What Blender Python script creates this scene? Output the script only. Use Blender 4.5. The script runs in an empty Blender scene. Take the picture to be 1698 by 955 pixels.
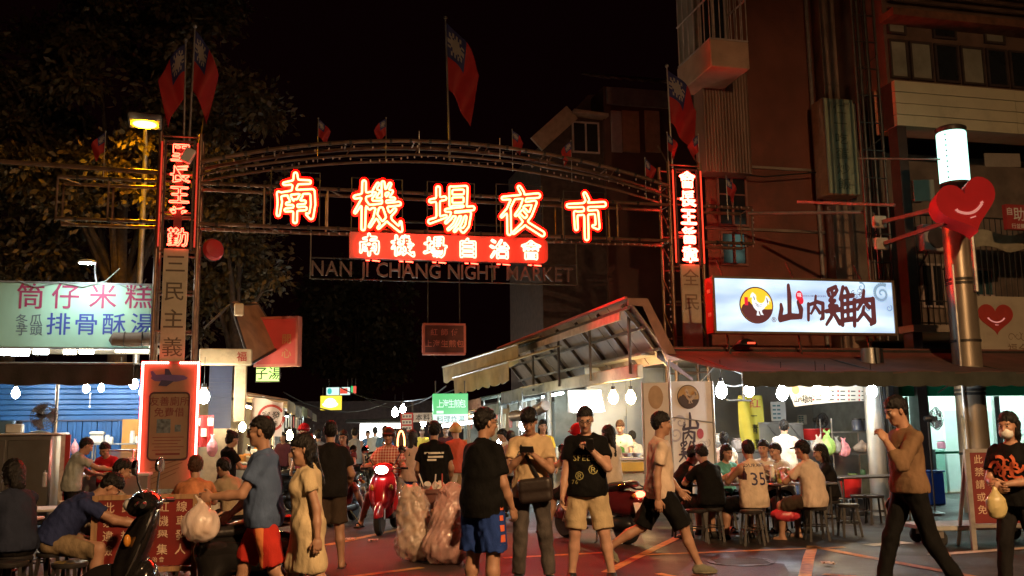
import bpy, math, random
import numpy as np
from mathutils import Vector, Matrix
from mathutils.bvhtree import BVHTree
random.seed(11)
rng = np.random.default_rng(5)
S = bpy.context.scene
COL = S.collection
rad = math.radians
# --- camera
F, PW, PH = 1580.0, 1698.0, 955.0
TILT, ROLL, CAMZ = rad(8.64), rad(0.8), 1.5
_fw = Vector((0, math.cos(TILT), math.sin(TILT)))
_r0 = Vector((1, 0, 0))
_u0 = Vector((0, -math.sin(TILT), math.cos(TILT)))
_r = _r0 * math.cos(ROLL) - _u0 * math.sin(ROLL)
_u = _u0 * math.cos(ROLL) + _r0 * math.sin(ROLL)
CAMP = Vector((0, 0, CAMZ))
cam = bpy.data.cameras.new('camera')
cam.lens = F / PW * 36.0
cam.sensor_width = 36.0
cam.clip_end = 2000
cam.clip_start = 0.1
camo = bpy.data.objects.new('camera', cam)
camo.matrix_world = Matrix(((_r.x, _u.x, -_fw.x, CAMP.x), (_r.y, _u.y, -_fw.y, CAMP.y), (_r.z, _u.z, -_fw.z, CAMP.z), (0, 0, 0, 1)))
COL.objects.link(camo)
S.camera = camo
# --- night sky, exposure
w = bpy.data.worlds.new('World')
S.world = w
w.use_nodes = True
bg = w.node_tree.nodes['Background']
bg.inputs[0].default_value = (0.0017, 0.0003, 0.0004, 1)
bg.inputs[1].default_value = 1.0
S.view_settings.view_transform = 'Standard'
S.view_settings.look = 'None'
S.view_settings.exposure = 0.25
S.view_settings.gamma = 1.0
S.render.engine = 'CYCLES'
S.cycles.use_denoising = True
S.cycles.max_bounces = 5
S.cycles.diffuse_bounces = 3
S.cycles.glossy_bounces = 3
S.cycles.transparent_max_bounces = 8
S.cycles.caustics_reflective = False
S.cycles.caustics_refractive = False
S.cycles.sample_clamp_indirect = 4.0
S.cycles.use_light_tree = True
# --- pixel -> place helpers
def ray(px, py):
 return _fw + _r * ((px - PW / 2) / F) + _u * ((PH / 2 - py) / F)
def P(px, py, Y):
 d = ray(px, py)
 return CAMP + d * (Y / d.y)
def G(px, py):
 d = ray(px, py)
 return CAMP + d * (-CAMZ / d.z)
AANG = rad(13.9)
AO = Vector((-6.05, 17.2, 0))
AX = Vector((math.cos(AANG), math.sin(AANG), 0))
AY = Vector((-math.sin(AANG), math.cos(AANG), 0))
def A(x, y, z=0):
 return AO + AX * x + AY * y + Vector((0, 0, z))
def PL(px, py, ly):
 """where the sight line meets the plane at depth ly of the alley frame -> alley coordinates"""
 d = ray(px, py)
 t = ((AO - CAMP).dot(AY) + ly) / d.dot(AY)
 q = CAMP + d * t - AO
 return Vector((q.dot(AX), ly, q.z))
def PX(px, py, lx):
 d = ray(px, py)
 t = ((AO - CAMP).dot(AX) + lx) / d.dot(AX)
 q = CAMP + d * t - AO
 return Vector((lx, q.dot(AY), q.z))
# --- materials
MATS = {}
def M(name, col=(.5, .5, .5), rough=.6, metal=0.0, var=.18, scale=6.0, bump=.0, bscale=30.0, emit=None, est=0.0, spec=None,
  alpha=1.0, trans=0.0, dirt=0.0, dcol=(.03, .025, .02), coat=0.0, stretch=(1, 1, 1), detail=4, bdist=.02):
 if name in MATS:
  return MATS[name]
 m = bpy.data.materials.new(name)
 m.use_nodes = True
 nt = m.node_tree
 N, L = nt.nodes, nt.links
 b = N['Principled BSDF']
 b.inputs['Roughness'].default_value = rough
 b.inputs['Metallic'].default_value = metal
 if spec is not None:
  b.inputs['Specular IOR Level'].default_value = spec
 if coat:
  b.inputs['Coat Weight'].default_value = coat
  b.inputs['Coat Roughness'].default_value = .08
 if trans:
  b.inputs['Transmission Weight'].default_value = trans
 b.inputs['Alpha'].default_value = alpha
 c4 = (*col, 1)
 b.inputs['Base Color'].default_value = c4
 if var or dirt or bump:
  tc = N.new('ShaderNodeTexCoord')
  mp = N.new('ShaderNodeMapping')
  mp.inputs['Scale'].default_value = stretch
  L.new(tc.outputs['Object'], mp.inputs[0])
 if var or dirt:
  nz = N.new('ShaderNodeTexNoise')
  nz.inputs['Scale'].default_value = scale
  nz.inputs['Detail'].default_value = detail
  L.new(mp.outputs[0], nz.inputs['Vector'])
  mr = N.new('ShaderNodeMapRange')
  mr.inputs[1].default_value, mr.inputs[2].default_value = .3, .7
  L.new(nz.outputs[0], mr.inputs[0])
  mx = N.new('ShaderNodeMix')
  mx.data_type = 'RGBA'
  mx.inputs[6].default_value = (*[x * (1 - var) for x in col], 1)
  mx.inputs[7].default_value = (*[min(1, x * (1 + var)) for x in col], 1)
  L.new(mr.outputs[0], mx.inputs[0])
  out = mx.outputs[2]
  if dirt:
   n2 = N.new('ShaderNodeTexNoise')
   n2.inputs['Scale'].default_value = scale * .6
   n2.inputs['Detail'].default_value = 7
   n2.inputs['Roughness'].default_value = .7
   L.new(mp.outputs[0], n2.inputs['Vector'])
   r2 = N.new('ShaderNodeMapRange')
   r2.inputs[1].default_value, r2.inputs[2].default_value = .5, .72
   r2.inputs[4].default_value = dirt
   L.new(n2.outputs[0], r2.inputs[0])
   m2 = N.new('ShaderNodeMix')
   m2.data_type = 'RGBA'
   L.new(r2.outputs[0], m2.inputs[0])
   L.new(out, m2.inputs[6])
   m2.inputs[7].default_value = (*dcol, 1)
   out = m2.outputs[2]
  L.new(out, b.inputs['Base Color'])
 if bump:
  n3 = N.new('ShaderNodeTexNoise')
  n3.inputs['Scale'].default_value = bscale
  n3.inputs['Detail'].default_value = 4
  L.new(mp.outputs[0], n3.inputs['Vector'])
  bp = N.new('ShaderNodeBump')
  bp.inputs['Strength'].default_value = bump
  bp.inputs['Distance'].default_value = bdist
  L.new(n3.outputs[0], bp.inputs['Height'])
  L.new(bp.outputs[0], b.inputs['Normal'])
 if emit is not None:
  b.inputs['Emission Color'].default_value = (*emit, 1)
  b.inputs['Emission Strength'].default_value = est
 MATS[name] = m
 return m
def EM(name, emit, est, col=(.15, .15, .15)):
 return M(name, col, .4, var=0, emit=emit, est=est)
# --- scene-tree helpers
def thing(name, label, cat, loc=(0, 0, 0), rz=0.0, group=None):
 o = bpy.data.objects.new(name, None)
 o.empty_display_size = .1
 COL.objects.link(o)
 o.location = loc
 o.rotation_euler = (0, 0, rz)
 o['label'] = label
 o['category'] = cat
 if group:
  o['group'] = group
 return o
def athing(name, label, cat, p=(0, 0, 0), rz=0.0, group=None):
 return thing(name, label, cat, A(*p), AANG + rz, group)
def tag(o, label, cat, group=None):
 o['label'] = label
 o['category'] = cat
 if group:
  o['group'] = group
 return o
def stuff(o):
 o['kind'] = 'stuff'
 return o
def copy_tree(o, parent=None):
 c = o.copy()
 COL.objects.link(c)
 if parent:
  c.parent = parent
 for ch in list(o.children):
  copy_tree(ch, c)
 return c
def V3(*a):
 return Vector(a)
def frame(d, up=None):
 d = Vector(d).normalized()
 up = Vector(up) if up is not None else (Vector((0, 0, 1)) if abs(d.z) < .95 else Vector((0, 1, 0)))
 s = d.cross(up).normalized()
 return s, s.cross(d).normalized(), d
class MB:
 """gathers simple shapes into one mesh"""
 def __init__(self):
  self.v, self.f, self.m = [], [], []
 def add(self, vs, fs, mi=0):
  o = len(self.v)
  self.v += [tuple(q) for q in vs]
  self.f += [tuple(i + o for i in q) for q in fs]
  self.m += [mi] * len(fs)
  return self
 def box(self, c, s, mi=0, bev=0.0, rz=0.0, R=None):
  hx, hy, hz = s[0] / 2, s[1] / 2, s[2] / 2
  if bev:
   b = min(bev, hx * .9, hy * .9, hz * .9)
   vs, idx = [], {}
   for sx in (-1, 1):
    for sy in (-1, 1):
     for sz in (-1, 1):
      for k, q in enumerate(((hx, hy - b, hz - b), (hx - b, hy, hz - b), (hx - b, hy - b, hz))):
       idx[sx, sy, sz, k] = len(vs)
       vs.append((sx * q[0], sy * q[1], sz * q[2]))
   fs = []
   ax = [(0, 1, 2), (1, 2, 0), (2, 0, 1)]
   for k, a, c2 in ax:
    for sg in (-1, 1):
     q = []
     for (p1, p2) in ((-1, -1), (1, -1), (1, 1), (-1, 1)):
      s3 = [0, 0, 0]
      s3[k], s3[a], s3[c2] = sg, p1, p2
      q.append(idx[s3[0], s3[1], s3[2], k])
     fs.append(q if sg > 0 else q[::-1])
   for k, a, c2 in ax:
    for p1 in (-1, 1):
     for p2 in (-1, 1):
      s0, s1 = [0, 0, 0], [0, 0, 0]
      s0[k], s0[a], s0[c2] = -1, p1, p2
      s1[k], s1[a], s1[c2] = 1, p1, p2
      q = [idx[(*s0, a)], idx[(*s1, a)], idx[(*s1, c2)], idx[(*s0, c2)]]
      fs.append(q if p1 * p2 < 0 else q[::-1])
   for sx in (-1, 1):
    for sy in (-1, 1):
     for sz in (-1, 1):
      q = [idx[sx, sy, sz, k] for k in range(3)]
      fs.append(q if sx * sy * sz > 0 else q[::-1])
  else:
   vs = [(x * hx, y * hy, z * hz) for x in (-1, 1) for y in (-1, 1) for z in (-1, 1)]
   fs = [(0, 1, 3, 2), (4, 6, 7, 5), (0, 4, 5, 1), (2, 3, 7, 6), (0, 2, 6, 4), (1, 5, 7, 3)]
  c = Vector(c)
  if R is None and rz:
   R = Matrix.Rotation(rz, 3, 'Z')
  vs = [(R @ Vector(q) + c) if R is not None else (q[0] + c.x, q[1] + c.y, q[2] + c.z) for q in vs]
  return self.add(vs, fs, mi)
 def bx(self, x0, x1, y0, y1, z0, z1, mi=0, bev=0.0):
  return self.box(((x0 + x1) / 2, (y0 + y1) / 2, (z0 + z1) / 2), (abs(x1 - x0), abs(y1 - y0), abs(z1 - z0)), mi, bev)
 def bar(self, a, b, wd, ht, mi=0, up=None):
  a, b = Vector(a), Vector(b)
  s, u, d = frame(b - a, up)
  R = Matrix((s, d, u)).transposed()
  return self.box((a + b) / 2, (wd, (b - a).length, ht), mi, 0, 0, R)
 def tube(self, pts, r, n=8, mi=0, closed=False, caps=True):
  pts = [Vector(q) for q in pts]
  k = len(pts)
  rs = r if isinstance(r, (list, tuple)) else [r] * k
  vs, fs = [], []
  up = None
  for i, q in enumerate(pts):
   if closed:
    d = pts[(i + 1) % k] - pts[i - 1]
   else:
    d = pts[min(i + 1, k - 1)] - pts[max(i - 1, 0)]
   if d.length < 1e-9:
    d = Vector((0, 0, 1))
   d.normalize()
   if up is None:
    s, u, _ = frame(d)
   else:
    s = d.cross(up)
    if s.length < 1e-6:
     s, u, _ = frame(d)
    else:
     s.normalize()
     u = s.cross(d)
   up = u
   for j in range(n):
    a = 2 * math.pi * j / n
    vs.append(q + (s * math.cos(a) + u * math.sin(a)) * rs[i])
  for i in range(k if closed else k - 1):
   i2 = (i + 1) % k
   for j in range(n):
    j2 = (j + 1) % n
    fs.append((i * n + j, i * n + j2, i2 * n + j2, i2 * n + j))
  if caps and not closed:
   fs.append(tuple(range(n))[::-1])
   fs.append(tuple((k - 1) * n + j for j in range(n)))
  return self.add(vs, fs, mi)
 def cyl(self, a, b, r, r2=None, n=12, mi=0):
  return self.tube([a, b], [r, r if r2 is None else r2], n, mi)
 def lathe(self, prof, n=16, c=(0, 0, 0), mi=0, ax=None):
  vs, fs = [], []
  c = Vector(c)
  if ax is None:
   s, u, d = Vector((1, 0, 0)), Vector((0, 1, 0)), Vector((0, 0, 1))
  else:
   s, u, d = frame(ax)
  for r, z in prof:
   for j in range(n):
    a = 2 * math.pi * j / n
    vs.append(c + s * (r * math.cos(a)) + u * (r * math.sin(a)) + d * z)
  for i in range(len(prof) - 1):
   for j in range(n):
    j2 = (j + 1) % n
    fs.append((i * n + j, i * n + j2, (i + 1) * n + j2, (i + 1) * n + j))
  fs.append(tuple(range(n))[::-1])
  fs.append(tuple((len(prof) - 1) * n + j for j in range(n)))
  return self.add(vs, fs, mi)
 def ball(self, c, r, nu=12, nv=8, mi=0):
  r = r if isinstance(r, (tuple, list)) else (r, r, r)
  vs = [(c[0], c[1], c[2] - r[2])]
  for i in range(1, nv):
   t = -math.pi / 2 + math.pi * i / nv
   for j in range(nu):
    a = 2 * math.pi * j / nu
    vs.append((c[0] + r[0] * math.cos(t) * math.cos(a), c[1] + r[1] * math.cos(t) * math.sin(a), c[2] + r[2] * math.sin(t)))
  vs.append((c[0], c[1], c[2] + r[2]))
  fs = [(0, 1 + (j + 1) % nu, 1 + j) for j in range(nu)]
  for i in range(nv - 2):
   for j in range(nu):
    j2 = (j + 1) % nu
    fs.append((1 + i * nu + j, 1 + i * nu + j2, 1 + (i + 1) * nu + j2, 1 + (i + 1) * nu + j))
  t = len(vs) - 1
  o = 1 + (nv - 2) * nu
  fs += [(t, o + j, o + (j + 1) % nu) for j in range(nu)]
  return self.add(vs, fs, mi)
 def prism(self, poly, o, ex, ey, ez, mi=0):
  """flat outline poly in the plane (o, ex, ey), thickened along ez"""
  o, ex, ey, ez = Vector(o), Vector(ex), Vector(ey), Vector(ez)
  n = len(poly)
  vs = [o + ex * x + ey * y for x, y in poly] + [o + ex * x + ey * y + ez for x, y in poly]
  fs = [tuple(range(n))[::-1], tuple(range(n, 2 * n))]
  fs += [(i, (i + 1) % n, n + (i + 1) % n, n + i) for i in range(n)]
  return self.add(vs, fs, mi)
 def sheet(self, fn, nu, nv, mi=0, thick=None):
  """grid surface fn(u,v); with thick a closed slab"""
  top = [Vector(fn(i / nu, j / nv)) for j in range(nv + 1) for i in range(nu + 1)]
  W1 = nu + 1
  fs = [(j * W1 + i, j * W1 + i + 1, (j + 1) * W1 + i + 1, (j + 1) * W1 + i) for j in range(nv) for i in range(nu)]
  if thick is None:
   return self.add(top, fs, mi)
  th = Vector(thick)
  n = len(top)
  vs = top + [q + th for q in top]
  fs = fs + [tuple(i + n for i in q)[::-1] for q in fs]
  per = list(range(W1)) + [j * W1 + nu for j in range(1, nv + 1)] + [nv * W1 + i for i in range(nu - 1, -1, -1)] + [j * W1 for j in range(nv - 1, 0, -1)]
  fs += [(per[k], per[k - 1], per[k - 1] + n, per[k] + n) for k in range(len(per))]
  return self.add(vs, fs, mi)
 def mesh(self, name, mats, smooth=False):
  me = bpy.data.meshes.new(name)
  me.from_pydata(self.v, [], self.f)
  for m in (mats if isinstance(mats, (list, tuple)) else [mats]):
   me.materials.append(m)
  if any(self.m):
   me.polygons.foreach_set('material_index', self.m)
  if smooth:
   me.polygons.foreach_set('use_smooth', [True] * len(self.f))
   if smooth != 'all':
    try:
     me.set_sharp_from_angle(angle=rad(38))
    except Exception:
     pass
  me.update()
  return me
 def obj(self, name, mats, parent=None, smooth=True, kind=None):
  o = bpy.data.objects.new(name, self.mesh(name, mats, smooth))
  COL.objects.link(o)
  if parent:
   o.parent = parent
  if kind:
   o['kind'] = kind
  return o
def mobj(name, me, parent=None, loc=(0, 0, 0)):
 o = bpy.data.objects.new(name, me)
 COL.objects.link(o)
 if parent:
  o.parent = parent
 o.location = loc
 return o
# --- lettering
GL = {}
def _loops(fs):
 ed = {}
 for f in fs:
  for i in range(len(f)):
   a, b = f[i], f[(i + 1) % len(f)]
   ed[(a, b)] = 1
 nxt = {}
 for (a, b) in ed:
  if (b, a) not in ed:
   nxt.setdefault(a, []).append(b)
 out = []
 while nxt:
  s = next(iter(nxt))
  lp, c = [s], s
  while c in nxt:
   n = nxt[c].pop()
   if not nxt[c]:
    del nxt[c]
   c = n
   if c == s:
    break
   lp.append(c)
  if len(lp) > 2:
   out.append(lp)
 return out
def build_glyphs(chars, off=.007):
 obs = []
 for ch in chars:
  if ch in GL or ch == ' ':
   continue
  c = bpy.data.curves.new('glyph', 'FONT')
  c.body = ch
  c.size = 1
  c.offset = 0 if ch in '義' else off
  c.resolution_u = 2
  o = bpy.data.objects.new('glyph', c)
  COL.objects.link(o)
  obs.append((ch, o, c))
 bpy.context.view_layer.update()
 dg = bpy.context.evaluated_depsgraph_get()
 for ch, o, c in obs:
  me = o.evaluated_get(dg).to_mesh()
  xy = [(v.co.x, v.co.y) for v in me.vertices]
  fs = [tuple(p.vertices) for p in me.polygons]
  key, mp, pts = {}, [], []
  for q in xy:
   k = (round(q[0], 4), round(q[1], 4))
   if k not in key:
    key[k] = len(pts)
    pts.append(q)
   mp.append(key[k])
  fs = [tuple(mp[i] for i in f) for f in fs]
  fs = [f for f in fs if len(set(f)) == len(f)]
  cjk = ord(ch) > 0x2000
  if cjk:
   pts = [(x - .5, y - .38) for x, y in pts]
   adv = 1.0
  else:
   x0, x1 = min(q[0] for q in pts), max(q[0] for q in pts)
   pts = [(x - (x0 + x1) / 2, y - .35) for x, y in pts]
   adv = (x1 - x0) + .09
  GL[ch] = (pts, fs, adv)
  o.to_mesh_clear() if hasattr(o, 'to_mesh_clear') else None
 for ch, o, c in obs:
  bpy.data.objects.remove(o)
  bpy.data.curves.remove(c)
def put_glyph(mb, ch, c, ex, ey, size, mi=0, sx=1.0):
 if ch not in GL:
  build_glyphs(ch)
 pts, fs, adv = GL[ch]
 c, ex, ey = Vector(c), Vector(ex), Vector(ey)
 mb.add([c + ex * (x * size * sx) + ey * (y * size) for x, y in pts], fs, mi)
def text_h(mb, s, c, ex, ey, size, gap=0.0, mi=0, sx=1.0):
 build_glyphs(s)
 ad = [(.35 if ch == ' ' else GL[ch][2]) * size * sx + gap for ch in s]
 x = -sum(ad) / 2
 c, ex = Vector(c), Vector(ex)
 for ch, a in zip(s, ad):
  if ch != ' ':
   put_glyph(mb, ch, c + ex * (x + a / 2), ex, ey, size, mi, sx)
  x += a
def text_v(mb, s, c, ex, ey, size, pitch, mi=0, sx=1.0):
 c, ey = Vector(c), Vector(ey)
 n = len(s)
 for i, ch in enumerate(s):
  if ch != ' ':
   put_glyph(mb, ch, c + ey * (((n - 1) / 2 - i) * pitch), ex, ey, size, mi, sx)
BR = {
 '南': [[(25,22,3),(52,17,5),(79,16,4)],[(49,1,4),(50,18,6),(45,38,4)],[(14,42,4),(17,60,5),(14,86,3.5)],[(14,45,4),(50,38,4.5),(86,35,5)],[(86,35,5),(88,62,5),(84,88,5),(74,82,2)],[(36,47,3),(42,56,3.5)],[(62,45,3.5),(55,56,3)],[(32,63,3),(69,58,4)],[(30,76,3.5),(71,71,4)],[(50,56,4),(50,98,4.5)]],
 '機': [[(4,34,3.5),(36,26,4)],[(22,4,4),(22,50,4.5),(21,94,4)],[(20,38,3.5),(4,64,2.5)],[(25,42,3),(34,54,3.5)],[(51,6,3),(42,20,2.8),(53,20,2.5),(41,37,2.8),(56,36,3)],[(76,5,3),(68,20,2.8),(80,19,2.5),(69,35,2.8),(84,34,3)],[(36,51,3.5),(95,43,4)],[(61,3,3.5),(64,48,4.5),(76,78,5),(98,95,4),(98,78,2)],[(86,55,3.5),(64,80,3),(52,92,2.5)],[(50,52,3.5),(44,74,3),(34,90,2.5)],[(48,68,3),(58,82,3.5)]],
 '場': [[(3,36,3.5),(35,29,4)],[(20,9,4.5),(20,72,4)],[(2,78,4.5),(37,66,3)],[(48,7,3.5),(48,43,3.5)],[(48,8,3.5),(82,5,4),(80,41,4)],[(48,24,3),(80,22,3)],[(48,41,3),(80,39,3)],[(38,54,3.5),(97,47,4.5)],[(54,54,3.5),(48,68,3),(37,79,2.5)],[(54,62,3.5),(89,58,4.5),(84,84,4.5),(75,95,4),(67,88,2)],[(65,62,3),(55,82,3),(42,93,2.5)],[(77,61,3),(69,80,3),(56,96,2.5)]],
 '夜': [[(48,1,4),(55,12,4.5)],[(11,25,3.5),(91,16,5)],[(34,25,4),(22,48,3.5),(7,63,2.5)],[(24,48,4.5),(24,96,4.5)],[(60,24,3.5),(52,44,3.5),(39,59,2.5)],[(58,35,3.5),(83,31,4.5),(72,57,4),(54,79,4),(33,96,2.5)],[(58,46,3),(66,54,3.5)],[(48,58,3),(66,77,5),(99,95,5.5)]],
 '市': [[(48,1,4),(54,14,5)],[(6,29,4),(95,22,5.5)],[(24,44,4.5),(25,79,4)],[(24,46,4),(76,40,4.5),(78,74,5),(66,72,2.5)],[(50,22,5),(50,99,5)]],
 '山': [[(44,3,4.5),(47,30,7),(46,74,6.5)],[(12,52,4),(14,62,6),(6,86,6)],[(7,87,6.5),(50,80,6.5),(84,80,5)],[(82,44,4),(93,62,7.5),(92,80,5)]],
 '內': [[(14,36,6),(12,93,5)],[(14,39,4.5),(60,27,5),(88,33,6)],[(88,33,6.5),(86,84,7.5),(74,91,3)],[(52,6,4),(46,44,5),(27,70,3)],[(50,44,4),(70,66,6)]],
 '雞': [[(38,2,3.5),(12,10,3)],[(10,14,3),(14,22,3.5)],[(24,12,3),(27,20,3.5)],[(42,10,3.5),(34,21,3)],[(28,24,3),(16,36,3),(34,36,2.8),(14,50,3),(41,50,3.2)],[(3,63,3.5),(51,58,4.2)],[(26,52,3.5),(20,76,3.5),(3,95,2.5)],[(28,66,3.5),(48,91,5)],[(63,3,4),(52,32,3)],[(58,24,4.2),(58,95,4.5)],[(74,5,3.5),(80,16,4)],[(58,27,3.5),(97,22,4.2)],[(60,45,3),(92,41,3.5)],[(60,63,3),(92,59,3.5)],[(58,85,4),(100,80,5)],[(78,22,3.5),(78,83,3.5)]],
 '肉': [[(14,28,5.5),(12,96,5)],[(14,31,4),(50,26,4.5),(86,24,5)],[(86,24,6.5),(88,84,7.5),(75,93,3)],[(52,1,4),(46,28,5),(26,52,3)],[(50,27,4),(70,45,5.5)],[(50,46,4),(44,64,4.5),(24,83,3)],[(48,60,4),(72,81,5.5)]],
}
BRM = {}
def brush(ch, grow=0.0, n=64):
 """union of the strokes as (points, faces, outline loops) in a unit box centred on 0"""
 key = (ch, grow, n)
 if key in BRM:
  return BRM[key]
 lo, hi = -14.0, 114.0
 xs = np.linspace(lo, hi, n + 1)
 X, Y = np.meshgrid(xs, xs, indexing='ij')
 D = np.full(X.shape, 1e3)
 for st in BR[ch]:
  pts = [np.array(q, float) for q in st]
  for a, b in zip(pts[:-1], pts[1:]):
   ab = b[:2] - a[:2]
   t = np.clip(((X - a[0]) * ab[0] + (Y - a[1]) * ab[1]) / max(ab @ ab, 1e-6), 0, 1)
   d = np.hypot(X - a[0] - t * ab[0], Y - a[1] - t * ab[1]) - (a[2] + (b[2] - a[2]) * t) - grow
   D = np.minimum(D, d)
 pts, key2, fs = [], {}, []
 def vid(k, p):
  if k not in key2:
   key2[k] = len(pts)
   pts.append(((p[0] - 50) / 100, (50 - p[1]) / 100))
  return key2[k]
 for i in range(n):
  for j in range(n):
   cs = [(i, j), (i, j + 1), (i + 1, j + 1), (i + 1, j)]
   dv = [D[c] for c in cs]
   if min(dv) >= 0:
    continue
   poly = []
   for k in range(4):
    c0, c1 = cs[k], cs[(k + 1) % 4]
    d0, d1 = dv[k], dv[(k + 1) % 4]
    if d0 < 0:
     poly.append(vid(c0, (xs[c0[0]], xs[c0[1]])))
    if (d0 < 0) != (d1 < 0):
     t = d0 / (d0 - d1)
     p = (xs[c0[0]] + (xs[c1[0]] - xs[c0[0]]) * t, xs[c0[1]] + (xs[c1[1]] - xs[c0[1]]) * t)
     poly.append(vid((min(c0, c1), max(c0, c1)), p))
   if len(poly) > 2:
    fs.append(tuple(poly))
 lps = _loops(fs)
 out = (pts, fs, lps)
 BRM[key] = out
 return out
def smooth_loop(pl, step):
 """thin and relax a closed outline"""
 q = []
 for i in range(len(pl)):
  a, b = np.array(pl[i]), np.array(pl[(i + 1) % len(pl)])
  m = max(1, int(np.linalg.norm(b - a) / (step * .5)))
  q += [a + (b - a) * (j / m) for j in range(m)]
 for _ in range(2):
  q = [(q[i - 1] + 2 * q[i] + q[(i + 1) % len(q)]) / 4 for i in range(len(q))]
 out, acc = [q[0]], 0.0
 for i in range(1, len(q)):
  acc += np.linalg.norm(q[i] - q[i - 1])
  if acc >= step:
   out.append(q[i])
   acc = 0.0
 return out if len(out) >= 3 else q
def put_brush(mb, ch, c, ex, ey, size, mi=0, sx=1.0, grow=0.0, n=64, shear=0.0):
 pts, fs, _ = brush(ch, grow, n)
 c, ex, ey = Vector(c), Vector(ex), Vector(ey)
 mb.add([c + ex * ((x + y * shear) * size * sx) + ey * (y * size) for x, y in pts], fs, mi)
def neon_loops(mb, loops, c, ex, ey, size, r, mi=0, sx=1.0, step=.03, n=6):
 c, ex, ey = Vector(c), Vector(ex), Vector(ey)
 for lp in loops:
  q = smooth_loop(lp, step)
  mb.tube([c + ex * (p[0] * size * sx) + ey * (p[1] * size) for p in q], r, n, mi, closed=True)
# --- smooth solids: signed distances on a grid, skinned by surface nets
def _np(v):
 return np.array((v[0], v[1], v[2]), np.float32)
class Cap:
 def __init__(s, a, b, ra, rb=None, flat=None, cut=None, k=.03, sub=False):
  s.a, s.b, s.ra, s.rb = _np(a), _np(b), ra, ra if rb is None else rb
  s.flat = None if flat is None else (_np(Vector(flat[0]).normalized()), flat[1])
  s.cut = cut
  s.k, s.sub = k, sub
  r = max(s.ra, s.rb) * 1.05
  s.lo, s.hi = np.minimum(s.a, s.b) - r, np.maximum(s.a, s.b) + r
 def d(s, X, Y, Z):
  a, ab = s.a, s.b - s.a
  x, y, z = X - a[0], Y - a[1], Z - a[2]
  t = np.clip((x * ab[0] + y * ab[1] + z * ab[2]) / max(float(ab @ ab), 1e-9), 0, 1)
  x, y, z = x - t * ab[0], y - t * ab[1], z - t * ab[2]
  if s.flat:
   n, q = s.flat
   e = (x * n[0] + y * n[1] + z * n[2]) * (q - 1)
   x, y, z = x + e * n[0], y + e * n[1], z + e * n[2]
  d = np.sqrt(x * x + y * y + z * z) - (s.ra + (s.rb - s.ra) * t)
  if s.cut:
   for p, n in (s.cut if isinstance(s.cut, list) else [s.cut]):
    d = np.maximum(d, (X - p[0]) * n[0] + (Y - p[1]) * n[1] + (Z - p[2]) * n[2])
  return d
class Ell:
 def __init__(s, c, r, R=None, k=.03, sub=False, cut=None):
  s.c = _np(c)
  s.r = [float(q) for q in r]
  s.R = np.array(R, np.float32) if R is not None else np.eye(3, dtype=np.float32)
  s.k, s.sub, s.cut = k, sub, cut
  e = np.sqrt(((s.R * np.array(s.r)) ** 2).sum(1))
  s.lo, s.hi = s.c - e, s.c + e
 def d(s, X, Y, Z):
  x, y, z = X - s.c[0], Y - s.c[1], Z - s.c[2]
  R = s.R
  u = (x * R[0, 0] + y * R[1, 0] + z * R[2, 0])
  v = (x * R[0, 1] + y * R[1, 1] + z * R[2, 1])
  q = (x * R[0, 2] + y * R[1, 2] + z * R[2, 2])
  a, b, c = s.r
  k0 = np.sqrt((u / a) ** 2 + (v / b) ** 2 + (q / c) ** 2)
  k1 = np.sqrt((u / a ** 2) ** 2 + (v / b ** 2) ** 2 + (q / c ** 2) ** 2) + 1e-6
  d = k0 * (k0 - 1) / k1
  if s.cut:
   for p, n in (s.cut if isinstance(s.cut, list) else [s.cut]):
    d = np.maximum(d, (X - p[0]) * n[0] + (Y - p[1]) * n[1] + (Z - p[2]) * n[2])
  return d
class Blk:
 """rounded block: centre, half sizes, rotation, rounding"""
 def __init__(s, c, hs, R=None, rd=.01, k=.02, sub=False):
  s.c = _np(c)
  s.h = [max(q - rd, .001) for q in hs]
  s.rd, s.k, s.sub = rd, k, sub
  s.R = np.array(R, np.float32) if R is not None else np.eye(3, dtype=np.float32)
  e = (np.abs(s.R) * np.array(hs)).sum(1)
  s.lo, s.hi = s.c - e, s.c + e
 def d(s, X, Y, Z):
  x, y, z = X - s.c[0], Y - s.c[1], Z - s.c[2]
  R = s.R
  u = np.abs(x * R[0, 0] + y * R[1, 0] + z * R[2, 0]) - s.h[0]
  v = np.abs(x * R[0, 1] + y * R[1, 1] + z * R[2, 1]) - s.h[1]
  q = np.abs(x * R[0, 2] + y * R[1, 2] + z * R[2, 2]) - s.h[2]
  o = np.sqrt(np.maximum(u, 0) ** 2 + np.maximum(v, 0) ** 2 + np.maximum(q, 0) ** 2)
  return o + np.minimum(np.maximum(u, np.maximum(v, q)), 0) - s.rd
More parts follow.
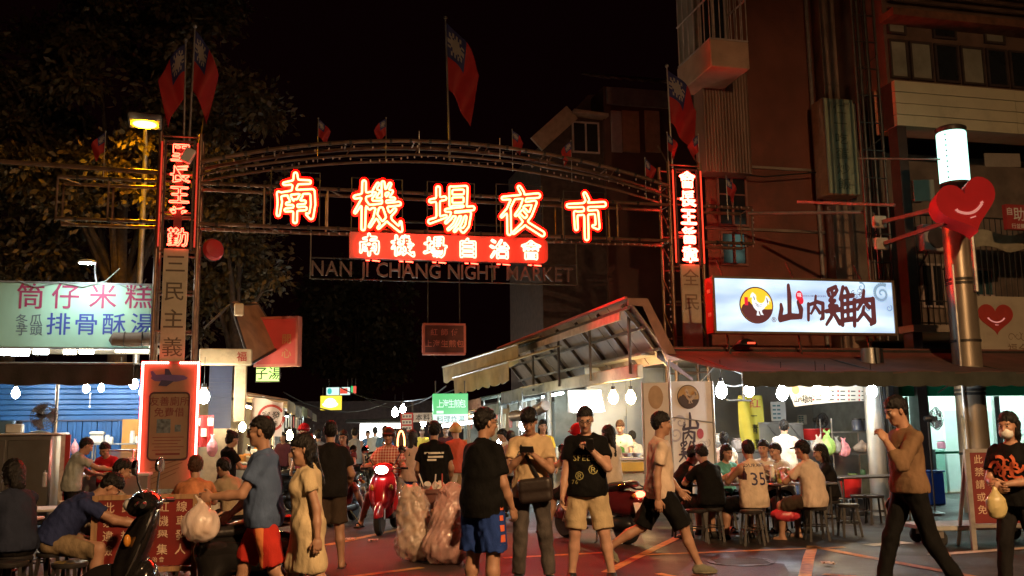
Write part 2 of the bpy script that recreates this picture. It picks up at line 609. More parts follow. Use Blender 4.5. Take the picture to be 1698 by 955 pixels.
def surface_nets(D, lo, h):
 ins = D < 0
 n = D.shape
 if not ins.any():
  return np.zeros((0, 3)), np.zeros((0, 4), int)
 cn = [s - 1 for s in n]
 cnt = np.zeros(cn, np.float32)
 acc = np.zeros((*cn, 3), np.float32)
 for ax in range(3):
  oth = [a for a in range(3) if a != ax]
  for o1 in (0, 1):
   for o2 in (0, 1):
    s0, s1 = [None] * 3, [None] * 3
    s0[ax], s1[ax] = slice(0, n[ax] - 1), slice(1, n[ax])
    for a, o in zip(oth, (o1, o2)):
     s0[a] = s1[a] = slice(o, n[a] - 1 + o)
    d0, d1 = D[tuple(s0)], D[tuple(s1)]
    x = (d0 < 0) != (d1 < 0)
    den = np.where(x, d0 - d1, 1.0)
    t = np.where(x, d0 / den, 0)
    cnt += x
    acc[..., ax] += t
    acc[..., oth[0]] += o1 * x
    acc[..., oth[1]] += o2 * x
 act = cnt > 0
 ids = -np.ones(cn, int)
 ids[act] = np.arange(int(act.sum()))
 ijk = np.argwhere(act)
 V = (acc[act] / cnt[act][:, None] + ijk) * h + lo
 Q = []
 for ax in range(3):
  oth = [a for a in range(3) if a != ax]
  s0, s1 = [slice(1, n[a] - 1) for a in range(3)], [slice(1, n[a] - 1) for a in range(3)]
  s0[ax], s1[ax] = slice(0, n[ax] - 1), slice(1, n[ax])
  a0, a1 = ins[tuple(s0)], ins[tuple(s1)]
  e = np.argwhere(a0 != a1)
  if not len(e):
   continue
  sg = a0[tuple(e.T)]
  e = e.copy()
  for a in oth:
   e[:, a] += 1
  def cid(o1, o2):
   q = e.copy()
   q[:, oth[0]] -= o1
   q[:, oth[1]] -= o2
   return ids[tuple(q.T)]
  q = np.stack([cid(1, 1), cid(0, 1), cid(0, 0), cid(1, 0)], 1)
  if ax == 1:
   sg = ~sg
  q[~sg] = q[~sg][:, ::-1]
  Q.append(q)
 Q = np.concatenate(Q)
 return V, Q
def wrinkle(X, Y, Z, amp, wl=.09, seed=0):
 r = np.random.default_rng(seed)
 out = 0
 for i in range(4):
  d = r.normal(size=3)
  d /= np.linalg.norm(d)
  e = r.normal(size=3)
  e /= np.linalg.norm(e)
  f = 6.283 / (wl * r.uniform(.6, 1.6))
  d[2] *= .55
  out = out + np.sin(f * (d[0] * X + d[1] * Y + d[2] * Z) + 1.6 * np.sin(f * .55 * (e[0] * X + e[1] * Y + e[2] * Z) + r.uniform(0, 6)) + r.uniform(0, 6))
 return out * (amp / 2.2)
def solid(prims, h=.014, cuts=(), wr=None, relax=1):
 lo = np.min([p.lo for p in prims if not p.sub], 0) - 2.5 * h
 hi = np.max([p.hi for p in prims if not p.sub], 0) + 2.5 * h
 n = np.ceil((hi - lo) / h).astype(int) + 1
 xs = [(lo[a] + h * np.arange(n[a])).astype(np.float32) for a in range(3)]
 D = np.full(tuple(n), 9.0, np.float32)
 for p in prims:
  m = p.k + 2 * h
  i0 = np.clip(np.floor((p.lo - m - lo) / h).astype(int), 0, n - 1)
  i1 = np.clip(np.ceil((p.hi + m - lo) / h).astype(int) + 1, 1, n)
  if (i1 <= i0).any():
   continue
  sl = tuple(slice(i0[a], i1[a]) for a in range(3))
  X, Y, Z = (xs[0][sl[0]][:, None, None], xs[1][sl[1]][None, :, None], xs[2][sl[2]][None, None, :])
  d = p.d(X, Y, Z)
  a = D[sl]
  k = max(p.k, 1e-5)
  if p.sub:
   d = -d
   hh = np.maximum(k - np.abs(a - d), 0) / k
   D[sl] = np.maximum(a, d) + hh * hh * k * .25
  else:
   hh = np.maximum(k - np.abs(a - d), 0) / k
   D[sl] = np.minimum(a, d) - hh * hh * k * .25
 X, Y, Z = xs[0][:, None, None], xs[1][None, :, None], xs[2][None, None, :]
 if wr:
  D = D + wrinkle(X, Y, Z, *wr).astype(np.float32)
 for c in cuts:
  if callable(c):
   D = np.maximum(D, c(X, Y, Z))
  else:
   p, nn = c
   D = np.maximum(D, (X - p[0]) * nn[0] + (Y - p[1]) * nn[1] + (Z - p[2]) * nn[2])
 D[0], D[-1], D[:, 0], D[:, -1], D[:, :, 0], D[:, :, -1] = [9.0] * 6
 return surface_nets(D, lo, h)
def np_mesh(name, V, Q, mats, mi=None, smooth=True):
 me = bpy.data.meshes.new(name)
 me.vertices.add(len(V))
 me.vertices.foreach_set('co', np.ascontiguousarray(V, np.float32).ravel())
 me.loops.add(len(Q) * 4)
 me.loops.foreach_set('vertex_index', np.ascontiguousarray(Q, np.int32).ravel())
 me.polygons.add(len(Q))
 me.polygons.foreach_set('loop_start', np.arange(0, len(Q) * 4, 4, dtype=np.int32))
 for m in (mats if isinstance(mats, (list, tuple)) else [mats]):
  me.materials.append(m)
 if mi is not None:
  me.polygons.foreach_set('material_index', np.ascontiguousarray(mi, np.int32))
 if smooth:
  me.polygons.foreach_set('use_smooth', np.ones(len(Q), bool))
 me.update(calc_edges=True)
 return me
def sobj(name, prims, mats, parent=None, h=.014, cuts=(), wr=None, mi=None):
 V, Q = solid(prims, h, cuts, wr)
 if callable(mi):
  mi = mi(V[Q].mean(1))
 return mobj(name, np_mesh(name, V, Q, mats, mi), parent)
# --- people
SKIN = {}
def skin_mats(tone):
 if tone not in SKIN:
  c = {'fair': (.46, .27, .19), 'tan': (.36, .2, .13), 'dark': (.26, .14, .09)}[tone]
  SKIN[tone] = [M('skin_' + tone, c, .5, var=.12, scale=14, bump=.05, bscale=120),
      M('brow_hair', (.02, .015, .012), .6, var=.1),
      M('lips_' + tone, (c[0] * .8, c[1] * .5, c[2] * .5), .45, var=.05),
      M('eye_white', (.55, .52, .5), .25, var=0)]
 return SKIN[tone]
HAIR = M('black_hair', (.008, .007, .007), .5, spec=.25, var=.4, scale=40, bump=.5, bscale=150, stretch=(1, 1, .15))
HAIRB = M('brown_hair', (.05, .022, .012), .5, spec=.25, var=.4, scale=40, bump=.5, bscale=150, stretch=(1, 1, .15))
_cloth = {}
def cloth(name, col, var=.14, rough=.85, bump=.25):
 return M('cloth_' + name, col, rough, var=var, scale=9, bump=bump * 1.7, bscale=20, stretch=(1, 1, .6), spec=.12, bdist=.028)
def Rx(a):
 return Matrix.Rotation(rad(a), 3, 'X')
def Rz(a):
 return Matrix.Rotation(rad(a), 3, 'Z')
def Ry(a):
 return Matrix.Rotation(rad(a), 3, 'Y')
REST = (3, 9, 12, 10)
def skeleton(H=1.7, lean0=0, lean1=3, twist=0, roll=0, head=(5, 0), armR=REST, armL=REST, legR=(0, 4, 2), legL=(0, 4, 2), sit=None, sh=1.0, footR=None, footL=None, hipz=None, hroll=0):
 k = H / 1.72
 J = {'k': k, 'H': H}
 R0 = Rx(-lean0)
 RT = Rz(twist)
 R1 = RT @ Rx(-lean1) @ Ry(roll)
 p0 = Vector((0, 0, 0))
 hips = {s: p0 + R0 @ Vector((s * .088 * k, 0, -.02 * k)) for s in (1, -1)}
 low = 0
 for s, leg, ft in ((1, legR, footR), (-1, legL, footL)):
  sw, ab, kn = [rad(q) for q in leg]
  t = Vector((s * math.sin(ab), math.cos(ab) * math.sin(sw), -math.cos(ab) * math.cos(sw)))
  b = Vector((0, -math.cos(sw), -math.sin(sw)))
  b = (b - t * b.dot(t)).normalized()
  sk = t * math.cos(kn) + b * math.sin(kn)
  kne = hips[s] + t * .43 * k
  ank = kne + sk * .415 * k
  fp = rad(ft if ft is not None else 0)
  fd = Vector((s * .17, math.cos(fp), math.sin(fp))).normalized()
  J['knee', s], J['ank', s], J['fd', s], J['thd', s], J['shd', s] = kne, ank, fd, t, sk
  fu = (Vector((0, -math.sin(fp), math.cos(fp))))
  J['fu', s] = fu
  low = min(low, (ank - fu * .075 * k).z, (ank - fu * .075 * k + fd * .17 * k).z)
 hz = (sit + .10 * k) if sit is not None else (hipz if hipz is not None else -low)
 off = Vector((0, 0, hz))
 J['p0'] = p0 + off
 for key in list(J):
  if isinstance(key, tuple) and key[0] in ('knee', 'ank'):
   J[key] = J[key] + off
 J['R0'], J['R1'] = R0, R1
 for s in (1, -1):
  J['hip', s] = hips[s] + off
 p1 = J['p0'] + R0 @ Vector((0, 0, .16 * k))
 J['p1'] = p1
 J['pN'] = p1 + R1 @ Vector((0, -.01 * k, .345 * k))
 for s, arm in ((1, armR), (-1, armL)):
  sp = p1 + R1 @ Vector((s * .162 * k * sh, -.005, .278 * k))
  sw, ab, fl, ro = [rad(q) for q in arm]
  u = RT @ Vector((s * math.sin(ab), math.cos(ab) * math.sin(sw), -math.cos(ab) * math.cos(sw)))
  f = RT @ Vector((0, math.cos(sw), math.sin(sw)))
  f = (f - u * f.dot(u)).normalized()
  inn = RT @ Vector((-s, 0, 0))
  inn = (inn - u * inn.dot(u)).normalized()
  f = f * math.cos(ro) + inn * math.sin(ro)
  fo = u * math.cos(fl) + f * math.sin(fl)
  el = sp + u * .30 * k
  wr = el + fo * .25 * k
  J['sho', s], J['elb', s], J['wri', s], J['upd', s], J['fod', s] = sp, el, wr, u, fo
 hp, hy = head
 RH = Rz(twist + hy) @ Rx(-hp) @ Ry(hroll)
 J['RH'] = RH
 nd = (R1 @ Vector((0, 0, 1)) + RH @ Vector((0, 0, 1))).normalized()
 J['hc'] = J['pN'] + nd * .10 * k + RH @ Vector((0, .022, .078)) * k
 return J
def head_prims(J):
 c, R, k = J['hc'], J['RH'], J['k']
 k = k * .35 + .65
 q = lambda x, y, z: c + R @ Vector((x, y, z)) * k
 r = lambda *a: [b * k for b in a]
 R3 = R
 pr = [Ell(q(0, -.012, .034), r(.075, .094, .086), R3, k=.02),
   Ell(q(0, .026, -.04), r(.060, .064, .078), R3, k=.03),
   Ell(q(0, .062, -.098), r(.026, .022, .018), R3, k=.03),
   Ell(q(.040, .062, -.022), r(.022, .018, .02), R3, k=.025), Ell(q(-.040, .062, -.022), r(.022, .018, .02), R3, k=.025),
   Cap(q(-.032, .078, .024), q(.032, .078, .024), .010 * k, k=.02),
   Ell(q(.031, .096, .006), r(.017, .016, .012), R3, k=.012, sub=True), Ell(q(-.031, .096, .006), r(.017, .016, .012), R3, k=.012, sub=True),
   Ell(q(.030, .079, .006), r(.013, .010, .009), R3, k=.004), Ell(q(-.030, .079, .006), r(.013, .010, .009), R3, k=.004),
   Cap(q(0, .084, .012), q(0, .105, -.030), .007 * k, .0125 * k, k=.012),
   Cap(q(-.012, .090, -.034), q(.012, .090, -.034), .009 * k, k=.010),
   Cap(q(-.019, .080, -.061), q(.019, .080, -.061), .0075 * k, k=.008), Cap(q(-.016, .078, -.072), q(.016, .078, -.072), .008 * k, k=.008),
   Ell(q(.077, -.006, -.008), r(.010, .020, .032), R3, k=.008), Ell(q(-.077, -.006, -.008), r(.010, .020, .032), R3, k=.008),
   Cap(q(0, -.018, -.04), J['pN'] - (J['R1'] @ Vector((0, 0, .02))), .050 * J['k'], .056 * J['k'], k=.03)]
 def mi(C):
  L = (C - np.array(c)) @ np.array(R) / k
  x, y, z = np.abs(L[:, 0]), L[:, 1], L[:, 2]
  m = np.zeros(len(C), int)
  f = y > .06
  m[f & (x > .013) & (x < .050) & (np.abs(z - .027 + .1 * (x - .03) * (x > .03)) < .0055)] = 1
  ew = f & (((x - .031) / .0145) ** 2 + ((z - .006) / .0065) ** 2 < 1)
  m[ew] = 3
  m[ew & (np.abs(x - .031) < .0075)] = 1
  m[f & (x < .022) & (z < -.056) & (z > -.077)] = 2
  return m
 return pr, mi
def hair_prims(J, style):
 c, R = J['hc'], J['RH']
 k = J['k'] * .35 + .65
 q = lambda x, y, z: c + R @ Vector((x, y, z)) * k
 r = lambda *a: [b * k for b in a]
 pr = [Ell(q(0, -.019, .040), r(.085, .107, .101), R, k=.02), Ell(q(0, -.05, -.02), r(.072, .060, .085), R, k=.03)]
 if style == 'fringe':
  pr.append(Ell(q(0, .05, .075), r(.078, .056, .05), R, k=.03))
 if style in ('short', 'fringe'):
  pr[1] = Ell(q(0, -.05, -.005), r(.070, .056, .07), R, k=.03)
 if style in ('crop',):
  pr = [Ell(q(0, -.018, .038), r(.081, .102, .096), R, k=.02), Ell(q(0, -.048, -.005), r(.067, .056, .07), R, k=.03)]
 if style == 'long':
  pr += [Cap(q(0, -.075, .0), q(0, -.11, -.30), .062 * k, .035 * k, flat=(R @ Vector((0, 1, 0)), 1.5), k=.04),
    Cap(q(.066, -.03, -.02), q(.075, -.03, -.2), .03 * k, .02 * k, k=.03), Cap(q(-.066, -.03, -.02), q(-.075, -.03, -.2), .03 * k, .02 * k, k=.03)]
 if style == 'bob':
  pr += [Cap(q(0, -.06, .0), q(0, -.07, -.12), .075 * k, .068 * k, flat=(R @ Vector((0, 1, 0)), 1.3), k=.04),
    Cap(q(.07, -.01, -.0), q(.072, .0, -.09), .026 * k, .022 * k, k=.03), Cap(q(-.07, -.01, 0), q(-.072, .0, -.09), .026 * k, .022 * k, k=.03)]
 if style == 'tail':
  pr += [Ell(q(0, -.115, .03), r(.03, .03, .03), R, k=.02), Cap(q(0, -.13, .02), q(0, -.14, -.19), .036 * k, .015 * k, k=.03)]
 if style == 'bun':
  pr += [Ell(q(0, -.10, .10), r(.045, .045, .042), R, k=.02)]
 low = {'short': -.018, 'crop': -.012, 'fringe': -.02}.get(style, -.03)
 fz = {'fringe': .036, 'short': .050, 'crop': .058}.get(style, .050)
 def cut(X, Y, Z):
  x, y, z = X - c[0], Y - c[1], Z - c[2]
  u = (x * R[0][0] + y * R[1][0] + z * R[2][0]) / k
  v = (x * R[0][1] + y * R[1][1] + z * R[2][1]) / k
  t = (x * R[0][2] + y * R[1][2] + z * R[2][2]) / k
  a = np.minimum(v - .012 + 0 * u, fz - t + .5 * (np.abs(u) - .03) * (np.abs(u) > .03) * -1)
  b = np.minimum(v + .035, low - t) if style in ('short', 'crop', 'fringe') else np.full_like(a, -1)
  e = np.minimum(-.085 - t, 0 * a + 1) if style in ('short', 'crop', 'fringe') else np.full_like(a, -1)
  return np.maximum(np.maximum(a, b), e) * k
 return pr, cut
def hand_prims(w, d, n, s, k=1.0, curl=(22, 30), spread=.0):
 d = Vector(d).normalized()
 n = (Vector(n) - d * d.dot(Vector(n))).normalized()
 t = d.cross(n) if s > 0 else n.cross(d)
 k *= 1.0
 R = Matrix((t, d, n)).transposed()
 q = lambda a, b, c: w + (t * a + d * b + n * c) * k
 pr = [Ell(q(0, .045, 0), (.043 * k, .056 * k, .017 * k), R, k=.012), Cap(q(0, -.02, 0), q(0, .03, 0), .027 * k, .030 * k, flat=(n, 1.5), k=.015)]
 for i, (x, L, b0) in enumerate(((.032, .072, .084), (.011, .082, .09), (-.011, .076, .087), (-.031, .060, .078))):
  a = rad(curl[0] + 5 * i)
  b = a + rad(curl[1] + 4 * i)
  c3 = b + rad(curl[1] * .8)
  p0 = q(x, b0 - .01, .002)
  side = t * (x * 1.6 * (.3 + spread))
  d1 = (d * math.cos(a) + n * math.sin(a) + side).normalized()
  d2 = (d * math.cos(b) + n * math.sin(b) + side).normalized()
  d3 = (d * math.cos(c3) + n * math.sin(c3)).normalized()
  p1 = p0 + d1 * L * .48 * k
  p2 = p1 + d2 * L * .30 * k
  p3 = p2 + d3 * L * .24 * k
  pr += [Cap(p0, p1, .0095 * k, .0088 * k, k=.004), Cap(p1, p2, .0088 * k, .008 * k, k=.004), Cap(p2, p3, .008 * k, .0068 * k, k=.004)]
 b0 = q(.028, .022, .008)
 b1 = q(.058, .055, .022)
 b2 = q(.062, .085, .036 + .0003 * curl[0])
 pr += [Cap(b0, b1, .0155 * k, .0115 * k, k=.01), Cap(b1, b2, .0112 * k, .0085 * k, k=.004)]
 return pr
def torso_prims(J, g, inf=0.0, fem=False):
 k, R0, R1, p0, p1 = J['k'], J['R0'], J['R1'], J['p0'], J['p1']
 e = inf
 pr = [Ell(p0 + R0 @ Vector((0, -.008, .0)), (.160 * k * (.6 + .4 * g) + e, .118 * k * (.5 + .5 * g) + e, .135 * k + e), R0, k=.05),
   Ell(p1 + R1 @ Vector((0, .008 * g, .0)), ((.128 if fem else .142) * k * g + e, .104 * k * g + e, .16 * k + e), R1, k=.06),
   Ell(p1 + R1 @ Vector((0, 0, .17)) * k, ((.145 if fem else .160) * k * (.4 + .6 * g) + e, .112 * k * (.4 + .6 * g) + e, .175 * k + e), R1, k=.06),
   Cap(J['sho', 1] * .82 + J['sho', -1] * .18, J['sho', -1] * .82 + J['sho', 1] * .18, .056 * k + e * .7, k=.05),
   Cap(p1 + R1 @ Vector((0, -.015, .30)) * k, J['pN'] + R1 @ Vector((0, 0, .0)), .088 * k + e * .6, .056 * k + e * .3, k=.06)]
 if fem:
  for s in (1, -1):
   pr.append(Ell(p1 + R1 @ Vector((s * .065, .085, .185)) * k, (.058 * k + e, .05 * k + e, .055 * k + e), R1, k=.05))
 return pr
def foot_prims(J, s, e=0.0):
 k, a, d, u = J['k'], J['ank', s], J['fd', s], J['fu', s]
 hl = a - u * (.042 * k) - d * .035 * k
 return [Cap(hl, hl + d * .135 * k, .034 * k + e, .034 * k + e, flat=(u, 1.05), k=.02), Cap(hl + d * .10 * k - u * .008 * k, hl + d * .185 * k - u * .014 * k, .036 * k + e, .026 * k + e, flat=(u, 1.3), k=.03),
   Cap(a, hl + d * .07 * k, .037 * k + e, .036 * k + e, k=.03)]
def person(label, x, y, yaw, wear, H=1.7, g=1.0, tone='tan', hair='short', hairm=None, group=None, h=.014, fem=False, palms={}, curl={}, seed=1, head_extra=None, **pose):
 """wear: dict of garments. yaw 0 looks away from the camera, 180 at it, 90 to the left"""
 J = skeleton(H=H, **pose)
 k = J['k']
 root = thing('person', label, 'person', (x, y, 0), rad(yaw), group)
 mats = skin_mats(tone)
 pr = torso_prims(J, g * .93)
 arm_g = .55 + .45 * g
 for s in (1, -1):
  pr += [Cap(J['sho', s], J['elb', s], .050 * k * arm_g, .040 * k * arm_g, k=.04), Cap(J['elb', s], J['elb', s] * .55 + J['wri', s] * .45, .041 * k * arm_g, .040 * k * arm_g, k=.02),
    Cap(J['elb', s] * .55 + J['wri', s] * .45, J['wri', s], .040 * k * arm_g, .027 * k, k=.02)]
  lg = .5 + .5 * g
  m = J['knee', s] * .62 + J['ank', s] * .38
  back = (J['thd', s] - J['shd', s] * J['thd', s].dot(J['shd', s]))
  calf = Vector((0, -.012, 0)) if back.length < .05 else -back.normalized() * .012
  pr += [Cap(J['hip', s], J['knee', s], .082 * k * lg, .054 * k * lg, k=.05), Cap(J['knee', s], m + calf, .052 * k * lg, .055 * k * lg, k=.03), Cap(m + calf, J['ank', s], .055 * k * lg, .034 * k, k=.02)]
  pr += foot_prims(J, s)
 V, Q = solid(pr, h)
 MI = np.zeros(len(Q), int)
 hp, hmi = head_prims(J)
 V2, Q2 = solid(hp, .0072 if h < .018 else .010)
 mi2 = hmi(V2[Q2].mean(1))
 Vs, Qs, Ms = [V, V2], [Q, Q2 + len(V)], [MI, mi2]
 n = len(V) + len(V2)
 for s in (1, -1):
  RT = J['R1']
  pn = palms.get(s)
  pn = Vector(pn) if pn is not None else RT @ Vector((-s, .1, -.1))
  V3_, Q3 = solid(hand_prims(J['wri', s], J['fod', s], pn, s, k, curl.get(s, (20, 28))), .0062 if h < .018 else .009)
  Vs.append(V3_)
  Qs.append(Q3 + n)
  Ms.append(np.zeros(len(Q3), int))
  n += len(V3_)
 me = np_mesh('body', np.concatenate(Vs), np.concatenate(Qs), mats, np.concatenate(Ms))
 body = mobj('body', me, root)
 if hair:
  hp, cut = hair_prims(J, hair)
  V, Q = solid(hp, .0085 if h < .018 else .012, [cut], (.0065, .022, seed))
  if len(Q):
   mobj('hair', np_mesh('hair', V, Q, hairm or HAIR), root)
 out = {'root': root, 'body': body, 'J': J}
 for gname, sp in wear.items():
  o = garment(gname, sp, J, g, root, h, seed, fem)
  out[gname] = o
 return out
def garment(gname, sp, J, g, root, h, seed, fem=False):
 k, R0, R1, p0, p1 = J['k'], J['R0'], J['R1'], J['p0'], J['p1']
 u0, u1 = R0 @ Vector((0, 0, 1)), R1 @ Vector((0, 0, 1))
 m = sp['m']
 inf = sp.get('inf', .020)
 amp = sp.get('wr', .0062)
 cuts = []
 pr = []
 kind = sp.get('kind', gname)
 if kind in ('shirt', 't_shirt', 'jersey', 'tank_top', 'sweater', 'dress', 'blouse'):
  pr = torso_prims(J, g, inf, fem)
  pr[0] = Ell(p0 + R0 @ Vector((0, -.008, .0)), (.164 * k * (.6 + .4 * g) + inf + .014, .122 * k * (.5 + .5 * g) + inf + .014, .14 * k + inf), R0, k=.05)
  hem = sp.get('hem', .10)
  w = sp.get('width', .188)
  hp = p0 - u0 * hem * k
  if kind == 'dress':
   kn = (J['knee', 1] + J['knee', -1]) / 2
   dn = (kn - p0).normalized()
   hp = p0 + dn * sp.get('len', .5) * k
   pr += [Cap(p0 + u0 * .02, hp + dn * .15, .158 * k * g, .185 * k * g, flat=(R0 @ Vector((0, 1, 0)), 1.25), cut=(hp, dn), k=.05)]
   pr += [Cap(J['hip', s], J['hip', s] * .25 + J['knee', s] * .75, .115 * k, .11 * k, cut=(hp, dn), k=.05) for s in (1, -1)]
  else:
   pr += [Cap(p1 + u1 * .05, hp - u0 * .15, (w - .015) * k * (.5 + .5 * g), w * k * (.5 + .5 * g), flat=(R0 @ Vector((0, 1, 0)), 1.36), k=.06)]
   cuts.append((hp, -u0))
  sl = sp.get('sleeve', .62)
  for s in (1, -1):
   if sl <= 0:
    continue
   a, b, c = J['sho', s], J['elb', s], J['wri', s]
   if sl <= 1:
    e = a + (b - a) * sl
    pr.append(Cap(a, e + J['upd', s] * .1, .057 * k + inf * .3, .066 * k + inf * .5, cut=(e, J['upd', s]), k=.035))
   else:
    e = b + (c - b) * (sl - 1)
    pr.append(Cap(a, b, .062 * k + inf * .4, .052 * k + inf * .4, k=.035))
    pr.append(Cap(b, e + J['fod', s] * .08, .052 * k + inf * .4, .044 * k + inf * .3, cut=(e, J['fod', s]), k=.02))
  nk = sp.get('neck', .073)
  pr.append(Ell(J['pN'] + R1 @ Vector((0, .035, .045)) * k, (nk * k, nk * k, .06 * k), R1, k=.005, sub=True))
  if sl <= 0:
   for s in (1, -1):
    pr.append(Cap(J['sho', s] + R1 @ Vector((s * .045, 0, .03)), J['sho', s] + R1 @ Vector((s * .035, 0, -.10)), .075 * k, .06 * k, k=.01, sub=True))
 elif kind in ('shorts', 'trousers', 'jeans'):
  e = sp.get('inf', .012)
  pr = [Ell(p0 + R0 @ Vector((0, -.008, .0)), (.160 * k * (.6 + .4 * g) + e, .118 * k * (.5 + .5 * g) + e, .135 * k + e), R0, k=.05),
    Ell(p1 + R0 @ Vector((0, 0, -.04)), (.145 * k * g + e, .108 * k * g + e, .10 * k), R0, k=.05, cut=(p0 + u0 * .12 * k, u0))]
  ln = sp.get('len', .85)
  wd = sp.get('wide', 1.0)
  for s in (1, -1):
   a, b, c = J['hip', s], J['knee', s], J['ank', s]
   lg = (.5 + .5 * g) * wd
   if ln <= 1:
    ee = a + (b - a) * ln
    pr.append(Cap(a, ee + J['thd', s] * .1, .088 * k * lg + e, .088 * k * lg + e, cut=(ee, J['thd', s]), k=.03))
   else:
    ee = b + (c - b) * (ln - 1)
    pr.append(Cap(a, b, .086 * k * lg + e, .062 * k * lg + e, k=.03))
    pr.append(Cap(b, ee + J['shd', s] * .08, .062 * k * lg + e, .052 * k * lg + e, cut=(ee, J['shd', s]), k=.03))
  cuts.append((p0 + u0 * .11 * k, u0))
 elif kind == 'skirt':
  kn = (J['knee', 1] + J['knee', -1]) / 2
  dn = (kn - p0).normalized()
  hp = p0 + dn * sp.get('len', .35) * k
  pr = [Cap(p0 + u0 * .1, hp + dn * .1, .15 * k, .19 * k, flat=(R0 @ Vector((0, 1, 0)), 1.25), cut=(hp, dn), k=.04)]
  cuts.append((p0 + u0 * .1 * k, u0))
 elif kind == 'apron':
  e = inf + .012
  pr = torso_prims(J, g, e)[:3] + [Cap(p0, p0 - Vector((0, 0, .4)) * k, .17 * k, .19 * k, flat=(R0 @ Vector((0, 1, 0)), 1.3), k=.04)]
  cuts.append((p0 + R0 @ Vector((0, .035, 0)), -(R0 @ Vector((0, 1, 0)))))
  cuts.append((p1 + R1 @ Vector((0, 0, .24)) * k, u1))
  cuts.append((p0 - Vector((0, 0, .38)) * k, Vector((0, 0, -1))))
 elif kind == 'shoes':
  for s in (1, -1):
   pr = foot_prims(J, s, .010)
   u, a = J['fu', s], J['ank', s]
   base = a - u * .085 * k
   V, Q = solid(pr, min(h, .011), [(base, -u), (a + u * .02, u)])
   C = V[Q].mean(1)
   hh = (C - np.array(base)) @ np.array(u)
   mobj('shoe', np_mesh('shoe', V, Q, [m, sp.get('sole', m)], (hh < .024).astype(int)), root)
  return None
 elif kind == 'sandals':
  for s in (1, -1):
   u, a, d = J['fu', s], J['ank', s], J['fd', s]
   c = a - u * .078 * k + d * .07 * k
   sd = d.cross(u)
   R = Matrix((sd, d, u)).transposed()
   b = c + d * .055 * k + u * .03
   sobj('sandal', [Blk(c, (.047, .135 * k, .014), R, .012), Cap(b - sd * .04, b + u * .035, .012, k=.01), Cap(b + sd * .04, b + u * .035, .012, k=.01)], m, root, .009)
  return None
 elif kind == 'cap':
  c, R = J['hc'], J['RH']
  q = lambda x, y, z: c + R @ Vector((x, y, z))
  up, f = R @ Vector((0, 0, 1)), R @ Vector((0, 1, 0))
  pr = [Ell(q(0, -.012, .04), (.088, .106, .098), R, k=.01, cut=(q(0, 0, .042), -up)), Ell(q(0, .10, .046), (.07, .085, .012), R, k=.01)]
  return sobj('cap', pr, m, root, .009)
 elif kind == 'helmet':
  c, R = J['hc'], J['RH']
  q = lambda x, y, z: c + R @ Vector((x, y, z))
  up = R @ Vector((0, 0, 1))
  pr = [Ell(q(0, -.012, .035), (.112, .132, .125), R, k=.02, cut=(q(0, 0, -.01), -up - (R @ Vector((0, -.25, 0))))), Ell(q(0, .105, .045), (.09, .05, .014), R, k=.02)]
  o = sobj('helmet', pr, m, root, .0105)
  mb = MB()
  for s in (1, -1):
   mb.tube([q(s * .098, .0, .01), q(s * .075, .02, -.07), q(s * .03, .035, -.118), q(0, .04, -.125)], .006, 6)
  mb.obj('chin_strap', M('strap_black', (.02, .02, .02), .6), root)
  return o
 elif kind == 'glasses':
  c, R = J['hc'], J['RH']
  kk = k * .35 + .65
  q = lambda x, y, z: c + R @ Vector((x, y, z)) * kk
  mb = MB()
  for s in (1, -1):
   mb.tube([q(s * .032 + .023 * math.cos(t), .098, .006 + .017 * math.sin(t)) for t in [i * math.pi / 7 for i in range(14)]], .0026, 5, closed=True)
   mb.tube([q(s * .055, .096, .010), q(s * .076, .05, .008), q(s * .083, -.01, .004)], .0024, 5)
  mb.tube([q(-.009, .1, .01), q(0, .103, .013), q(.009, .1, .01)], .0024, 5)
  return mb.obj('glasses', m, root)
 elif kind == 'mask':
  c, R = J['hc'], J['RH']
  kk = k * .35 + .65
  q = lambda x, y, z: c + R @ Vector((x, y, z)) * kk
  return sobj('mask', [Ell(q(0, .05, -.06), (.064, .064, .058), R, k=.02, cut=[(q(0, .045, 0), R @ Vector((0, -1, 0)))])], m, root, .009)
 nm = {'jeans': 'jeans'}.get(gname, gname)
 V, Q = solid(pr, h, cuts, (amp, sp.get('wl', .10), seed + len(gname)) if amp else None)
 mi = None
 mats = m
 if 'split' in sp:
  mi = sp['split'](V[Q].mean(1), J)
 return mobj(nm, np_mesh(nm, V, Q, mats, mi), root)
def print_on(target, mb, name, mat, direction, off=.004):
 """lay flat lettering onto a garment along a direction (in the garment's own space)"""
 me = target.data
 n = len(me.vertices)
 co = np.empty(n * 3, np.float32)
 me.vertices.foreach_get('co', co)
 co = co.reshape(-1, 3)
 bv = BVHTree.FromPolygons([tuple(c) for c in co], [tuple(p.vertices) for p in me.polygons])
 d = Vector(direction).normalized()
 out = []
 last = None
 for q in mb.v:
  hit = bv.ray_cast(Vector(q) - d * .6, d)
  if hit[0] is None:
   out.append(tuple(Vector(q) if last is None else Vector(q) - d * (Vector(q) - last).dot(d)))
  else:
   last = hit[0] - d * off
   out.append(tuple(last))
 mb.v = out
 return mb.obj(name, mat, target, smooth=False)
